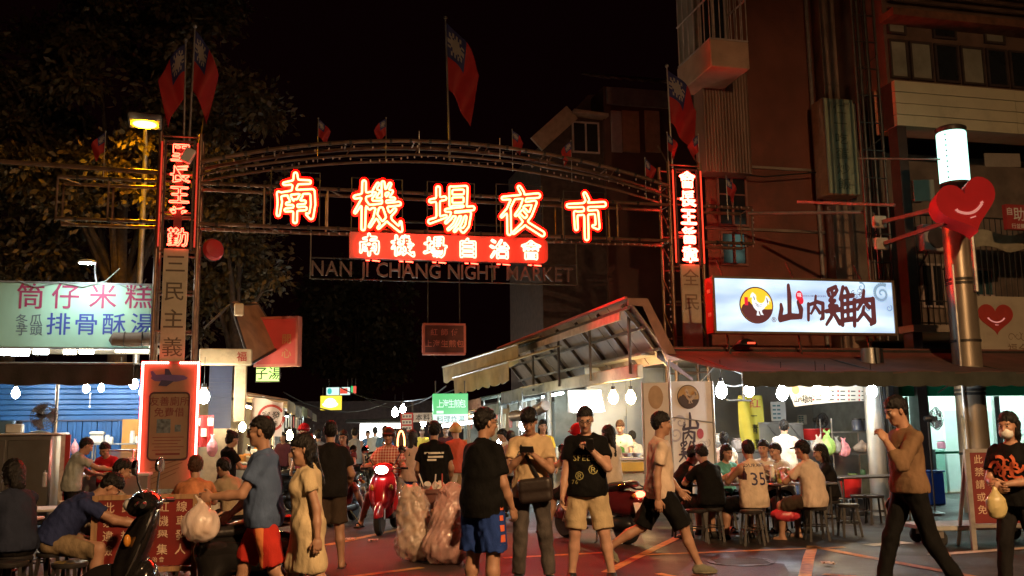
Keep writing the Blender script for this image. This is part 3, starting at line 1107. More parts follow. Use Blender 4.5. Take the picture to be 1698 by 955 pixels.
# --- common materials
STEEL = M('galvanised_tube', (.42, .40, .38), .38, .75, var=.25, scale=5, dirt=.5, dcol=(.12, .07, .04))
GATEST = M('gate_tube_rusty', (.24, .15, .10), .4, .6, var=.3, scale=5, dirt=.5, dcol=(.08, .04, .025))
DARKSTEEL = M('dark_steel', (.06, .055, .05), .5, .5, var=.3, scale=6, dirt=.4, dcol=(.09, .04, .02))
STAIN = M('stainless', (.55, .54, .52), .28, .9, var=.12, scale=3, dirt=.35, dcol=(.22, .2, .17))
BLACKPL = M('black_plastic', (.015, .015, .016), .4, var=.2, scale=10)
WHITEPL = M('white_plastic', (.62, .62, .60), .45, var=.1, scale=8, dirt=.2, dcol=(.3, .27, .22))
REDPAINT = M('red_paint', (.32, .022, .018), .5, var=.2, scale=5, dirt=.35, dcol=(.06, .02, .02))
WOOD = M('raw_wood', (.34, .2, .1), .7, var=.3, scale=4, stretch=(6, 6, .6), bump=.2, bscale=40)
GREYSIGN = M('cream_panel', (.50, .43, .30), .6, var=.14, scale=3, dirt=.5, dcol=(.22, .17, .1))
CABLE = M('black_cable', (.012, .012, .012), .6, var=0)
NEON = EM('neon_tube', (1.0, .023, .0072), 105)
NEONW = EM('neon_tube_hot', (1.0, .05, .03), 30)
NEONS = EM('neon_border_tube', (1.0, .04, .015), 1.6)
NEONL = EM('neon_tube_soft', (1.0, .04, .02), 16)
LEDR = EM('led_red', (1.0, .075, .065), 42)
LEDOFF = M('red_glass_off', (.35, .03, .025), .2, var=0)
BULBW = EM('bulb_cool', (.80, .93, 1.0), 130)
BULBY = EM('bulb_warm', (1.0, .66, .24), 190)
BULBO = EM('bulb_warm_white', (1.0, .85, .58), 260)
TUBEW = EM('tube_light_white', (.88, .97, 1.0), 40)
ALLCH = ("南機場自治會三民主義全里長王普勤章筒仔米糕冬瓜芋頭排骨酥湯友善廁所免費借此路段紅線禁止停車違規者舉檢集人處門口請勿於或設攤營業受罰。"
   "啟山內雞肉紅一青菜師傅上海生煎包日本料理炸仁吃蛋炒飯自助福小館富發子電器行並購物NANJICHGTMRKE0123456789DURANTSHOW-EI®XA開心白切油湯滷味")
build_glyphs(ALLCH)
UX, UZ = Vector((1, 0, 0)), Vector((0, 0, 1))
FRONT = Vector((0, -1, 0))
# --- the market gate: one steel frame on two towers
TL, TR = PL(296, 400, 0).x, PL(1131, 400, 0).x
TW, TD = .70, .5
ZN0, ZN1 = 4.85, 6.88
gate = athing('market_gate', 'tall tubular steel gate spanning the alley mouth on two lattice towers', 'gate', (0, 0, 0))
def tower(cx, ztop):
 mb = MB()
 for sx in (-1, 1):
  for sy in (-1, 1):
   mb.cyl((cx + sx * TW / 2, sy * TD / 2, 0), (cx + sx * TW / 2, sy * TD / 2, ztop), .038, n=10)
 z = .5
 while z < ztop:
  for sy in (-1, 1):
   mb.cyl((cx - TW / 2, sy * TD / 2, z), (cx + TW / 2, sy * TD / 2, z), .02, n=6)
  for sx in (-1, 1):
   mb.cyl((cx + sx * TW / 2, -TD / 2, z), (cx + sx * TW / 2, TD / 2, z + .55), .016, n=6)
  z += .72
 mb.obj('tower', GATEST, gate)
tower(TL, 7.05)
tower(TR, 7.05)
def beam_run(x0, x1, z0, z1, name='beam'):
 """two chords front and back, posts and cross ties; pieces of hoop clips like the photo's joints"""
 mb = MB()
 for z in (z0, z1):
  for y in (-.25, .25):
   mb.cyl((x0, y, z), (x1, y, z), .034, n=8)
 n = max(1, round((x1 - x0) / 1.1))
 for i in range(n + 1):
  x = x0 + (x1 - x0) * i / n
  for y in (-.25, .25):
   mb.cyl((x, y, z0), (x, y, z1), .02, n=6)
  for z in (z0, z1):
   mb.cyl((x, -.25, z), (x + min(.3, x1 - x), .25, z), .014, n=6)
 m = int((x1 - x0) / .55)
 for i in range(m):
  x = x0 + .3 + i * .55
  for z in (z0, z1):
   mb.cyl((x, -.25, z), (x + .05, -.25, z), .045, n=8, mi=1)
 return mb.obj(name, [GATEST, DARKSTEEL], gate)
beam_run(TL + TW / 2, TR - TW / 2, 5.36, 6.12)
beam_run(TR + TW / 2, TR + TW / 2 + 1.15, 5.36, 6.12, 'side_beam')
beam_run(TL - TW / 2 - 1.7, TL - TW / 2, 5.36, 6.12, 'side_beam')
mb = MB()
mb.cyl((TL - TW / 2 - 6, -.25, 6.42), (TL - TW / 2, -.25, 6.28), .045, n=8)
mb.obj('side_rail', GATEST, gate)
ARC = []
x0a, x1a = TL + TW / 2, TR - TW / 2
mb = MB()
def arc_z(t, base, rise):
 return base + rise * (1 - (2 * t - 1) ** 2)
for base, rise, y in ((6.52, .66, -.25), (6.28, .62, -.25), (6.52, .66, .25), (6.28, .62, .25)):
 pts = [(x0a + (x1a - x0a) * i / 28, y, arc_z(i / 28, base, rise)) for i in range(29)]
 mb.tube(pts, .040 if base > 6.4 else .026, 8)
for i in range(0, 29, 4):
 t = i / 28
 x = x0a + (x1a - x0a) * t
 mb.cyl((x, -.25, arc_z(t, 6.28, .62)), (x + .14, -.25, arc_z(min(1, t + .015), 6.52, .66)), .014, n=6)
 mb.cyl((x, -.25, arc_z(t, 6.52, .66)), (x, .25, arc_z(t, 6.52, .66)), .016, n=6)
for i in range(1, 24):
 t = i / 24
 x = x0a + (x1a - x0a) * t
 mb.cyl((x, -.25, arc_z(t, 6.52, .66)), (x + .05, -.25, arc_z(t + .005, 6.52, .66)), .05, n=8, mi=1)
mb.obj('arch', [GATEST, DARKSTEEL], gate)
BULBOFF = M('small_lamp_off', (.42, .30, .26), .25, var=.2, scale=20)
def lamp_string(pts, step=.16):
 mb = MB()
 pts = [Vector(q) for q in pts]
 mb.tube(pts, .006, 4, 1)
 acc = 0
 for a, b in zip(pts[:-1], pts[1:]):
  L = (b - a).length
  while acc < L:
   q = a + (b - a) * (acc / L)
   mb.ball((q.x, q.y, q.z - .03), (.018, .018, .028), 6, 4)
   acc += step * random.uniform(.75, 1.3)
  acc -= L
 return mb
mb = lamp_string([(x0a + (x1a - x0a) * i / 24, -.31, arc_z(i / 24, 6.24, .60) + .05 * math.sin(i * 1.3)) for i in range(25)])
stuff(mb.obj('lamp_string', [BULBOFF, CABLE], gate))
mb = lamp_string([(x0a + (x1a - x0a) * i / 24, -.31, arc_z(i / 24, 6.44, .64) + .02 * math.sin(i * 2.1)) for i in range(25)], .3)
stuff(mb.obj('lamp_string', [BULBOFF, CABLE], gate))
mb = lamp_string([(x0a + (x1a - x0a) * i / 24, -.31, 5.27 + .02 * math.sin(i * 2.1)) for i in range(25)])
stuff(mb.obj('lamp_string', [BULBOFF, CABLE], gate))
mb = lamp_string([(TR + .5, -.31, 6.15), (TR + TW / 2 + 1.15, -.31, 6.15), (TR + TW / 2 + 1.15, -.31, 5.33), (TR + .5, -.31, 5.33)], .13)
stuff(mb.obj('lamp_string', [BULBOFF, CABLE], gate))
mb = lamp_string([(TR - TW / 2 - .1, -.31, 6.0 - .1 * i) for i in range(30)], .14)
stuff(mb.obj('lamp_string', [BULBOFF, CABLE], gate))
LETGLOW = M('letter_glow_red', (.60, .012, .006), .5, var=.1)
bigpx = {'南': (490, 328, 80), '機': (626, 342, 86), '場': (749, 346, 82), '夜': (863, 350, 82), '市': (972, 358, 76)}
for ch, (px, py, hpx) in bigpx.items():
 c = PL(px, py, -.36)
 size = hpx / F * (P(px, py, 1) - CAMP).length * ((AO - CAMP).dot(AY) - .36) / (P(px, py, 1) - CAMP).dot(AY)
 t = athing('neon_character', 'large glowing neon character %s, %s on the gate beam' % (ch, {'南': 'first from the left', '機': 'second from the left', '場': 'in the middle of the five', '夜': 'fourth from the left', '市': 'last on the right'}[ch]), 'neon sign', (c.x, c.y, c.z), 0, 'large neon characters of the gate')
 sx = .92
 h = size * .56
 mb = MB()
 hw = h * .86
 for (a, b) in (((-hw, 0, -h), (hw, 0, -h)), ((-hw, 0, h), (hw, 0, h)), ((-hw, 0, -h), (-hw, 0, h)), ((hw, 0, -h), (hw, 0, h)), ((0, 0, -h), (0, 0, h)), ((-hw, 0, 0), (hw, 0, 0))):
  mb.cyl((a[0], .07, a[2]), (b[0], .07, b[2]), .012, n=6)
 mb.obj('letter_frame', DARKSTEEL, t)
 mb = MB()
 pts, fs, lps = brush(ch, 5.6, 60)
 ex, ey = Vector((1, 0, 0)), Vector((0, 0, 1))
 put_brush(mb, ch, (0, .045, 0), ex, ey, size, 0, sx, 5.6, 60)
 o2 = len(mb.v)
 for lp in lps:
  q = smooth_loop([pts[i] for i in lp], .03)
  n = len(q)
  vs = [(p[0] * size * sx, .045, p[1] * size) for p in q] + [(p[0] * size * sx, -.012, p[1] * size) for p in q]
  mb.add(vs, [(i, (i + 1) % n, n + (i + 1) % n, n + i) for i in range(n)], 0)
 mb.obj('glow_tray', LETGLOW, t, smooth=False)  # added red tray, widened so its rim stands for the tubes' glow
 pts, fs, lps = brush(ch, -.2, 84)
 mb = MB()
 neon_loops(mb, [[pts[i] for i in lp] for lp in lps], (0, 0, 0), ex, ey, size, .019, 0, sx, .02)
 mb.obj('neon_tube', NEON, t, smooth='all')
a, b = PL(580, 407, -.36), PL(909, 414, -.36)
cz = (a.z + b.z) / 2
SW, SH = b.x - a.x, .50
t = athing('neon_name_board', 'long red neon board with six small glowing characters under the large ones', 'neon sign', ((a.x + b.x) / 2, -.36, cz))
mb = MB()
r = SH / 2 * .5
out = [(-SW / 2, -SH / 2)]
for k in range(7):
 q = -math.pi / 2 + math.pi / 2 * k / 6
 out.append((SW / 2 - r + r * math.cos(q), -SH / 2 + r + r * math.sin(q)))
for k in range(7):
 q = math.pi / 2 * k / 6
 out.append((SW / 2 - r + r * math.cos(q), SH / 2 - r + r * math.sin(q)))
out += [(-SW / 2, SH / 2)]
mb.prism(out, (0, .02, 0), UX, UZ, (0, .16, 0))
mb.obj('board', M('neon_board_red', (.62, .05, .03), .4, var=.1, scale=3), t)
n6 = '南機場自治會'
pit = SW * .163
for i, ch in enumerate(n6):
 pts, fs = (brush(ch, 1, 84) if ch in BR else GL[ch])[:2]
 lps = [[pts[k] for k in lp] for lp in _loops(fs)]
 mb = MB()
 cx = -SW / 2 + .36 + i * pit
 neon_loops(mb, lps, (cx, -.02, 0), UX, UZ, .41, .017, 0, 1.05, .05)
 mb.obj('neon_tube', NEONW, t, smooth='all')
mb = MB()
for i in range(6):
 cx = -SW / 2 + .3 + i * pit
 mb.cyl((cx, -.02, -SH / 2 - .05), (cx + .07, -.02, -SH / 2 - .05), .012, n=6)
 mb.cyl((cx + .12, -.02, -SH / 2 - .05), (cx + .26, -.02, -SH / 2 - .06), .012, n=6)
mb.obj('lead_tube', NEONL, t, smooth='all')
mb = MB()
for x in (-SW / 2 + .2, SW / 2 - .35):
 mb.bx(x - .02, x + .02, .1, .14, SH / 2, SH / 2 + .12)
mb.obj('hanger', DARKSTEEL, t)
a, b = PL(515, 447, -.30), PL(958, 452, -.30)
LW, LZ = b.x - a.x, (a.z + b.z) / 2
t = athing('english_letter_board', 'unlit row of red channel letters NAN JI CHANG NIGHT MARKET hanging under the gate', 'letter sign', ((a.x + b.x) / 2, -.30, LZ))
mb = MB()
for z in (-.2, .2):
 mb.cyl((-LW / 2, .06, z), (LW / 2, .06, z), .014, n=6)
for x in (-LW / 2, -LW / 6, LW / 6, LW / 2):
 mb.cyl((x, .06, -.2), (x, .06, .75), .014, n=6)
mb.obj('letter_frame', DARKSTEEL, t)
txt = 'NAN JI CHANG NIGHT MARKET'
mb = MB()
wd = sum((.35 if c == ' ' else GL[c][2]) for c in txt) * .38
LRED = M('letter_red', (.05, .007, .006), .5, var=.2)
sxl = LW * .985 / wd
pos = -LW / 2
for c in txt:
 ad = (.35 if c == ' ' else GL[c][2]) * .38 * sxl
 if c != ' ':
  m1 = MB()
  put_glyph(m1, c, (pos + ad / 2, 0, 0), UX, UZ, .40, 0, sxl * .95)
  nv = len(m1.v)
  lps = _loops(m1.f)
  m1.v += [(q[0], q[1] + .05, q[2]) for q in m1.v[:nv]]
  for lp in lps:
   k = len(lp)
   for i in range(k):
    m1.f.append((lp[i], lp[(i + 1) % k], nv + lp[(i + 1) % k], nv + lp[i]))
    m1.m.append(0)
  m1.obj('letter', LRED, t, smooth=False)
 pos += ad
def neon_column(cx, label, chars, soft, arrow):
 t = athing('neon_column', label, 'neon sign', (cx, -TD / 2 - .10, (ZN0 + ZN1) / 2), 0, 'neon columns on the gate towers')
 H = ZN1 - ZN0
 mb = MB()
 mb.bx(-.07, .07, .03, .06, -H / 2 + .05, H / 2 - .05)
 mb.obj('back_panel', M('column_panel_red', (.10, .007, .005), .45, var=.15, scale=4) if not soft else M('column_panel_dull', (.05, .010, .009), .6, var=.3, scale=4), t)
 mb = MB()
 for x in (-.25, .25):
  mb.bx(x - .018, x + .018, -.01, .07, -H / 2, H / 2)
 for z in (-H / 2, 0 - .4, H / 2):
  mb.bx(-.25, .25, .061, .09, z - .018, z + .018)
 mb.obj('panel_frame', DARKSTEEL, t)
 mb = MB()
 for x in (-.31, .31):
  mb.cyl((x, -.02, -H / 2 + .04), (x, -.02, H / 2 - .04), .016, n=6)
 mb.obj('border_tube', NEONS if not soft else EM('neon_border_dim', (1.0, .04, .015), .5), t, smooth='all')
 n = len(chars)
 for i, ch in enumerate(chars):
  pts, fs, adv = GL[ch]
  lps = [[pts[k] for k in lp] for lp in _loops(fs)]
  mb = MB()
  z = H / 2 - .24 - i * (H - .46) / (n - 1)
  if soft:
   neon_loops(mb, lps[:3], (.02, -.03, z), UX, UZ, .36, .010, 0, 1.05, .05)
  else:
   neon_loops(mb, lps, (0, -.03, z), UX, UZ, .37, .016, 0, 1.0, .05)
  mb.obj('neon_tube', NEONL if soft else NEONW, t, smooth='all')
 return t
neon_column(TR, 'bright white hot neon column of characters on the right gate tower', '會長王普章', False, True)
neon_column(TL, 'partly broken red neon column of characters on the left gate tower', '里長王普勤', True, False)
def slogan(cx, label, chars, z0, z1, colr):
 t = athing('slogan_board', label, 'slogan board', (cx, -TD / 2 - .10, (z0 + z1) / 2), 0, 'slogan boards on the gate towers')
 H = z1 - z0
 mb = MB()
 mb.bx(-.21, .21, 0, .05, -H / 2, H / 2, bev=.006)
 mb.obj('board', GREYSIGN, t)
 mb = MB()
 for i, ch in enumerate(chars):
  put_glyph(mb, ch, (0, -.004, H / 2 - .27 - i * .50), UX, UZ, .37)
 mb.obj('lettering', colr, t, smooth=False)
slogan(TL, 'long cream slogan board with four faded dark characters on the left tower', '三民主義', 2.72, 4.86, M('faded_ink', (.12, .09, .06), .7, var=.2))
slogan(TR, 'weathered cream slogan board with fading characters below the neon on the right tower', '全民', 3.0, 4.86, M('faded_ink_red', (.24, .17, .11), .7, var=.2))
zc = 1.74
t = athing('led_notice_board', 'orange toilet notice board edged with red LED strips at the foot of the left tower', 'notice board', (TL + .0, -TD / 2 - .16, 0))
mb = MB()
LW2, LZ0, LZ1 = .465, .62, 2.80
mb.bx(-LW2, LW2, 0, .06, LZ0, LZ1)
mb.obj('board', M('orange_board', (.28, .17, .10), .55, var=.15, scale=2.5, dirt=.3, dcol=(.2, .08, .04)), t)
mb = MB()
out = []
hw, z0, z1, rr = .33, 1.12, 2.28, .07
for (sx, sz, a0) in ((1, 1, 0), (-1, 1, 90), (-1, -1, 180), (1, -1, 270)):
 for k in range(5):
  q = rad(a0 + 22.5 * k)
  out.append((sx * (hw - rr) + rr * math.cos(q), -.012, (z1 - rr if sz > 0 else z0 + rr) + rr * math.sin(q)))
mb.tube(out, .016, 6, closed=True)
mb.obj('border', M('ink_dark', (.03, .02, .02), .6, var=.1), t)
INKR = M('ink_brown_red', (.16, .025, .02), .6, var=.1)
mb = MB()
text_h(mb, '友善廁所', (0, -.006, 2.13), UX, UZ, .17, .0)
text_h(mb, '免費借', (0, -.006, 1.94), UX, UZ, .17, .0)
for k in range(5):
 mb.bx(-.26 + .03 * (k % 2), .26 - .05 * (k % 3), -.006, -.003, 1.50 - k * .055, 1.512 - k * .055)
mb.bx(-.2, .2, -.006, -.003, 1.20, 1.235)
mb.obj('lettering', INKR, t, smooth=False)
mb = MB()
mb.bx(-.2, .03, -.006, -.003, 1.58, 1.82)
mb.bx(.1, .2, -.006, -.003, 1.6, 1.72)
mb.obj('picture', M('print_picture', (.10, .13, .14), .5, var=.6, scale=14), t, smooth=False)
mb = MB()
pl = [(-.33, .0), (-.26, -.05), (.1, -.06), (.26, -.02), (.29, .01), (.22, .05), (-.1, .07), (-.24, .06), (-.3, .13), (-.34, .12), (-.31, .03)]
mb.prism(pl, (0, -.012, 2.53), UX, UZ, (0, .008, 0))
mb.prism([(-.1, .06), (.02, .06), (-.03, .16), (-.1, .17)], (0, -.016, 2.53), UX, UZ, (0, .008, 0), 1)
mb.prism([(-.15, -.03), (.06, -.05), (-.06, -.14), (-.2, -.13)], (0, -.016, 2.53), UX, UZ, (0, .008, 0), 1)
mb.obj('aeroplane_picture', [M('print_purple', (.09, .06, .20), .5, var=.15), M('print_navy', (.03, .025, .08), .5)], t, smooth=False)
mb = MB()
for k in range(4):
 mb.bar((-.28, -.008, .70 + k * .09), (.15 + .05 * k, -.008, .90 + k * .085), .012, .012)
mb.obj('stripe', M('ink_soft', (.16, .06, .03), .6), t)
mb = MB()
for i in range(64):
 z = LZ0 + (LZ1 - LZ0) * i / 63
 for x in (-LW2, LW2):
  mb.ball((x, -.02, z), .022, 6, 4)
for i in range(26):
 x = -LW2 + 2 * LW2 * (i + .5) / 26
 if 12 <= i <= 16:
  continue
 mb.ball((x, -.02, LZ1), .022, 6, 4)
stuff(mb.obj('led_strip', LEDR, t, smooth='all'))
mb = MB()
for x in (-LW2, LW2):
 mb.bx(x - .03, x + .03, -.008, .07, LZ0, LZ1 + .03)
mb.bx(-LW2 + .03, LW2 - .03, -.008, .07, LZ1 - .02, LZ1 + .03)
mb.obj('board_frame', M('led_frame', (.35, .10, .08), .5, var=.1), t)
for x in (-.3, .3):
 mb = MB()
 mb.bx(x - .03, x + .03, .01, .05, 0, LZ0)
 mb.obj('foot', DARKSTEEL, t)
FRED = M('flag_red', (.36, .016, .016), .7, var=.12, scale=5)
FBLUE = M('flag_blue', (.02, .025, .12), .7, var=.12)
FWHITE = M('flag_white', (.3, .27, .25), .7, var=.05)
def flag(p, h, fw, fh, label, group, tilt=0.0, big=True, side=1, seed=0):
 """a limp flag: cloth hanging from the top of its pole in folds"""
 rr = random.Random(seed)
 t = athing('flag' if big else 'small_flag', label, 'flag', p, 0, group)
 mb = MB()
 r = .022 if big else .008
 top = Vector((tilt * h, 0, h))
 mb.tube([(0, 0, -.25), tuple(top)], [r, r * .7], 8)
 mb.ball(tuple(top), r * 1.9, 8, 6)
 mb.obj('pole', STEEL, t)
 mb = MB()
 a0 = rr.uniform(0, 6)
 def base(u, v):
  droop = v ** 1.25
  z = h - .03 * h - fh * u - droop * fh * .72 * (1 - u * .25)
  x = tilt * (h - u * fh) + side * (fw * v * (.62 - .25 * u) * (1 - .25 * v))
  y = .09 * fw * math.sin(v * 7 + u * 3 + a0) * (v ** .5)
  return (x, y, z)
 nu, nv = 30, 24
 vs = [base(i / nu, j / nv) for j in range(nv + 1) for i in range(nu + 1)]
 fs, ms = [], []
 for j in range(nv):
  for i in range(nu):
   fs.append((j * (nu + 1) + i, j * (nu + 1) + i + 1, (j + 1) * (nu + 1) + i + 1, (j + 1) * (nu + 1) + i))
   u, v = (i + .5) / nu, (j + .5) / nv
   mi = 1 if (u < .5 and v < .5) else 0
   if mi and math.hypot(u - .25, (v - .25)) < .11:
    mi = 2
   if mi == 1 and math.hypot(u - .25, v - .25) < .2 and int(math.atan2(u - .25, v - .25) / math.pi * 12 + 24) % 2 == 0:
    mi = 2
   ms.append(mi)
 mb.v, mb.f, mb.m = vs, fs, ms
 o = mb.obj('cloth', [FRED, FBLUE, FWHITE], t, smooth='all')
 md = o.modifiers.new('thickness', 'SOLIDIFY')
 md.thickness = .004
 return t
c = PL(746, 246, 0)
flag((c.x, 0, c.z), 2.75, 1.55, 1.45, 'tall limp red flag with blue corner over the middle of the gate', 'large flags on the gate', -.03, seed=1)
flag((TL + .12, 0, 6.9), 2.35, 1.0, 1.2, 'large limp red flag on the pole over the left gate tower', 'large flags on the gate', .01, side=1, seed=2)
flag((TL + .02, .1, 6.9), 2.1, 1.0, 1.1, 'narrow furled red flag close beside the large flag of the left tower', 'large flags on the gate', -.02, side=-1, seed=9)
flag((TR - .14, 0, 6.9), 2.35, 1.5, 1.2, 'large limp red flag beside the dark wall over the right gate tower', 'large flags on the gate', -.02, seed=3)
small = [(527, 248, 'small red flag on the left end of the arch, first from the left tower', .55), (640, 246, 'small red flag with a white sun on the arch, above the second large neon character', .55), (695, 247, 'bare little flag stick with no cloth on the arch left of the tall flag', 0),
   (829, 258, 'bare little flag stick with no cloth on the arch right of the tall flag', 0), (850, 264, 'small red flag on the arch above the fourth large neon character', .5), (948, 282, 'small red flag on the arch above the last large neon character', .5), (1071, 310, 'small red flag at the right end of the arch', .55)]
for i, (px, py, lab, fh) in enumerate(small):
 c = PL(px, py, -.25)
 if fh:
  flag((c.x, -.25, c.z), .62, .5, .34, lab, 'small flags along the arch', 0, False, (-1) ** i, i)
 else:
  t = athing('flag_stick', lab, 'flag stick', (c.x, -.25, c.z), 0, 'small flags along the arch')
  mb = MB()
  mb.cyl((0, 0, -.1), (0, 0, .34), .009, n=6)
  mb.ball((0, 0, .35), .014, 6, 4)
  mb.obj('stick', STEEL, t)
for i, (x, y, z, lab) in enumerate(((TR - TW / 2, -.25, 6.98, 'small bright red flag on the left corner of the right tower'), (TR + TW / 2, -.25, 6.98, 'small bright red flag on the right corner of the right tower'),
         (TR + .95, -.25, 6.1, 'small red flag on the wing of the gate right of the right tower'), (TL - TW / 2 - .95, -.25, 6.3, 'small red flag on the rail left of the left tower'))):
 flag((x, y, z), .7, .5, .36, lab, 'small flags along the arch', 0, False, (-1) ** i, i + 20)
c = PL(353, 414, -.1)
t = athing('drum_lantern', 'round red drum shaped lantern fixed beside the left gate tower', 'lantern', (c.x, -.1, c.z))
mb = MB()
mb.lathe([(.05, -.12), (.17, -.09), (.215, 0), (.17, .09), (.05, .12)], 18, ax=(.5, -.85, .1))
mb.obj('shell', M('lantern_red', (.5, .03, .03), .5, var=.12), t)
mb = MB()
mb.tube([Vector((.215 * math.cos(a) * .85, .215 * math.cos(a) * .5 - .02, .215 * math.sin(a))) for a in [i * math.pi / 10 for i in range(20)]], .012, 6, closed=True)
mb.cyl((-.25, .1, .1), (0, 0, 0), .012)
mb.obj('rim', DARKSTEEL, t)
c = PL(312, 258, -.4)
t = athing('flood_lamp', 'pale unlit flood lamp clamped near the top of the left tower', 'lamp', (c.x, -.4, c.z))
sobj('housing', [Blk((0, 0, 0), (.10, .06, .14), Ry(25), .03)], WHITEPL, t, .012)
mb = MB()
mb.tube([(-.12, .02, .0), (-.2, .1, .1), (-.2, .15, .25)], .012, 6)
mb.obj('bracket', DARKSTEEL, t)
# --- street: ground, painted lines
def asphalt():
 m = bpy.data.materials.new('asphalt')
 m.use_nodes = True
 nt = m.node_tree
 N, L = nt.nodes, nt.links
 b = N['Principled BSDF']
 b.inputs['Specular IOR Level'].default_value = .28
 tc = N.new('ShaderNodeTexCoord')
 n1 = N.new('ShaderNodeTexNoise')
 n1.inputs['Scale'].default_value = .55
 n1.inputs['Detail'].default_value = 8
 n1.inputs['Roughness'].default_value = .65
 n2 = N.new('ShaderNodeTexNoise')
 n2.inputs['Scale'].default_value = 70
 n2.inputs['Detail'].default_value = 3
 cr = N.new('ShaderNodeValToRGB')
 cr.color_ramp.elements[0].position, cr.color_ramp.elements[1].position = .32, .7
 cr.color_ramp.elements[0].color = (.012, .011, .0105, 1)
 cr.color_ramp.elements[1].color = (.040, .036, .033, 1)
 e = cr.color_ramp.elements.new(.5)
 e.color = (.023, .021, .019, 1)
 mx = N.new('ShaderNodeMix')
 mx.data_type = 'RGBA'
 mx.blend_type = 'OVERLAY'
 mx.inputs[0].default_value = .55
 for n in (n1, n2):
  L.new(tc.outputs['Object'], n.inputs['Vector'])
 L.new(n1.outputs[0], cr.inputs[0])
 L.new(cr.outputs[0], mx.inputs[6])
 L.new(n2.outputs[0], mx.inputs[7])
 L.new(mx.outputs[2], b.inputs['Base Color'])
 mr = N.new('ShaderNodeMapRange')
 mr.inputs[1].default_value, mr.inputs[2].default_value = .35, .65
 mr.inputs[3].default_value, mr.inputs[4].default_value = .38, .8
 L.new(n1.outputs[0], mr.inputs[0])
 L.new(mr.outputs[0], b.inputs['Roughness'])
 bp = N.new('ShaderNodeBump')
 bp.inputs['Strength'].default_value = .5
 bp.inputs['Distance'].default_value = .01
 L.new(n2.outputs[0], bp.inputs['Height'])
 L.new(bp.outputs[0], b.inputs['Normal'])
 return m
mb = MB()
mb.sheet(lambda u, v: (-60 + 120 * u, -30 + 110 * v, 0), 12, 12)
mb.obj('ground', asphalt(), smooth=False, kind='structure')
YEL = M('worn_yellow_line', (.50, .27, .08), .7, var=.3, scale=9, dirt=.75, dcol=(.07, .05, .04))
WHL = M('worn_white_line', (.48, .45, .40), .7, var=.3, scale=9, dirt=.75, dcol=(.07, .06, .05))
REDSTRIP = M('red_road_tone', (.032, .0125, .0095), .7, var=.35, scale=2.2, dirt=.6, dcol=(.05, .03, .025), bump=.3, bscale=60)
mb = MB()
pol = [G(*q) for q in ((545, 903), (665, 879), (850, 885), (1062, 884), (1110, 1010), (470, 1010))]
mb.add([(q.x, q.y, .004) for q in pol], [tuple(range(len(pol)))[::-1]])
mb.obj('red_road_strip', REDSTRIP, smooth=False, kind='structure')  # dark red strip laid over the asphalt
def road_line(p, q, wd, m, name):
 a, b = G(*p), G(*q)
 d = (b - a).normalized()
 s = Vector((-d.y, d.x, 0)) * wd / 2
 n = max(2, int((b - a).length / .5))
 mb = MB()
 vs, fs = [], []
 for i in range(n + 1):
  c = a + (b - a) * i / n
  e = random.uniform(-.008, .008)
  vs += [(c.x - s.x + e, c.y - s.y, .008), (c.x + s.x + e, c.y + s.y, .008)]
 fs = [(2 * i, 2 * i + 2, 2 * i + 3, 2 * i + 1) for i in range(n)]
 mb.add(vs, fs)
 mb.obj(name, m, smooth=False, kind='structure')
for p, q, wd, m in (((540, 905), (668, 877), .14, YEL), ((836, 926), (1004, 917), .13, YEL), ((1005, 950), (1165, 871), .12, YEL), ((1062, 921), (1400, 908), .10, YEL),
     ((1347, 906), (1326, 985), .13, YEL), ((1347, 907), (1760, 985), .13, YEL), ((1440, 905), (1506, 900), .22, WHL), ((1545, 921), (1720, 908), .16, WHL), ((1365, 953), (1480, 962), .12, YEL),
     ((1090, 952), (1260, 985), .10, YEL), ((560, 960), (700, 942), .12, YEL)):
 road_line(p, q, wd, m, 'yellow_line' if m is YEL else 'white_line')
LIT = M('paper_litter', (.55, .45, .4), .7, var=.2)
for i, (px, py, lab) in enumerate(((580, 897, 'crumpled pale paper lying on the road left of the garbage bags'), (618, 899, 'flat pale scrap of paper on the road near the red scooter'), (1375, 938, 'white paper scrap on the road before the seated diners'))):
 g_ = G(px, py)
 t = thing('paper_scrap', lab, 'litter', (g_.x, g_.y, .012), i, 'paper scraps on the road')
 mb = MB()
 mb.sheet(lambda u, v: (.14 * u - .07 + .02 * math.sin(9 * v), .1 * v - .05, .03 * abs(math.sin(7 * u + 5 * v + i))), 5, 4, 0, (0, 0, .003))
 mb.obj('paper', LIT, t)
g_ = G(1228, 932)
t = thing('manhole_cover', 'round iron manhole cover in the road before the seated diners', 'manhole cover', (g_.x, g_.y, .003))
m = MB()
m.lathe([(.38, 0), (.38, .008), (.34, .009), (.34, .005), (.02, .006)], 26)
for k in range(9):
 m.bx(-.3, .3, -.24 + .06 * k - .012, -.24 + .06 * k + .012, .0055, .011)
m.obj('cover', M('cast_iron', (.06, .05, .045), .5, .6, var=.3, dirt=.5), t)
PATCH = M('asphalt_patch', (.012, .012, .012), .6, var=.4, scale=4, bump=.6, bscale=90)
for i, pts in enumerate((((1120, 960), (1330, 985), (1300, 935), (1150, 925)), ((330, 960), (470, 930), (640, 940), (560, 985)), ((780, 868), (930, 872), (900, 850), (800, 850)), ((1420, 935), (1660, 940), (1640, 925), (1440, 920)))):
 m = MB()
 m.add([(q.x, q.y, .0025) for q in [G(*p) for p in pts]], [(0, 1, 2, 3)])
 m.obj('asphalt_patch', PATCH, smooth=False, kind='structure')
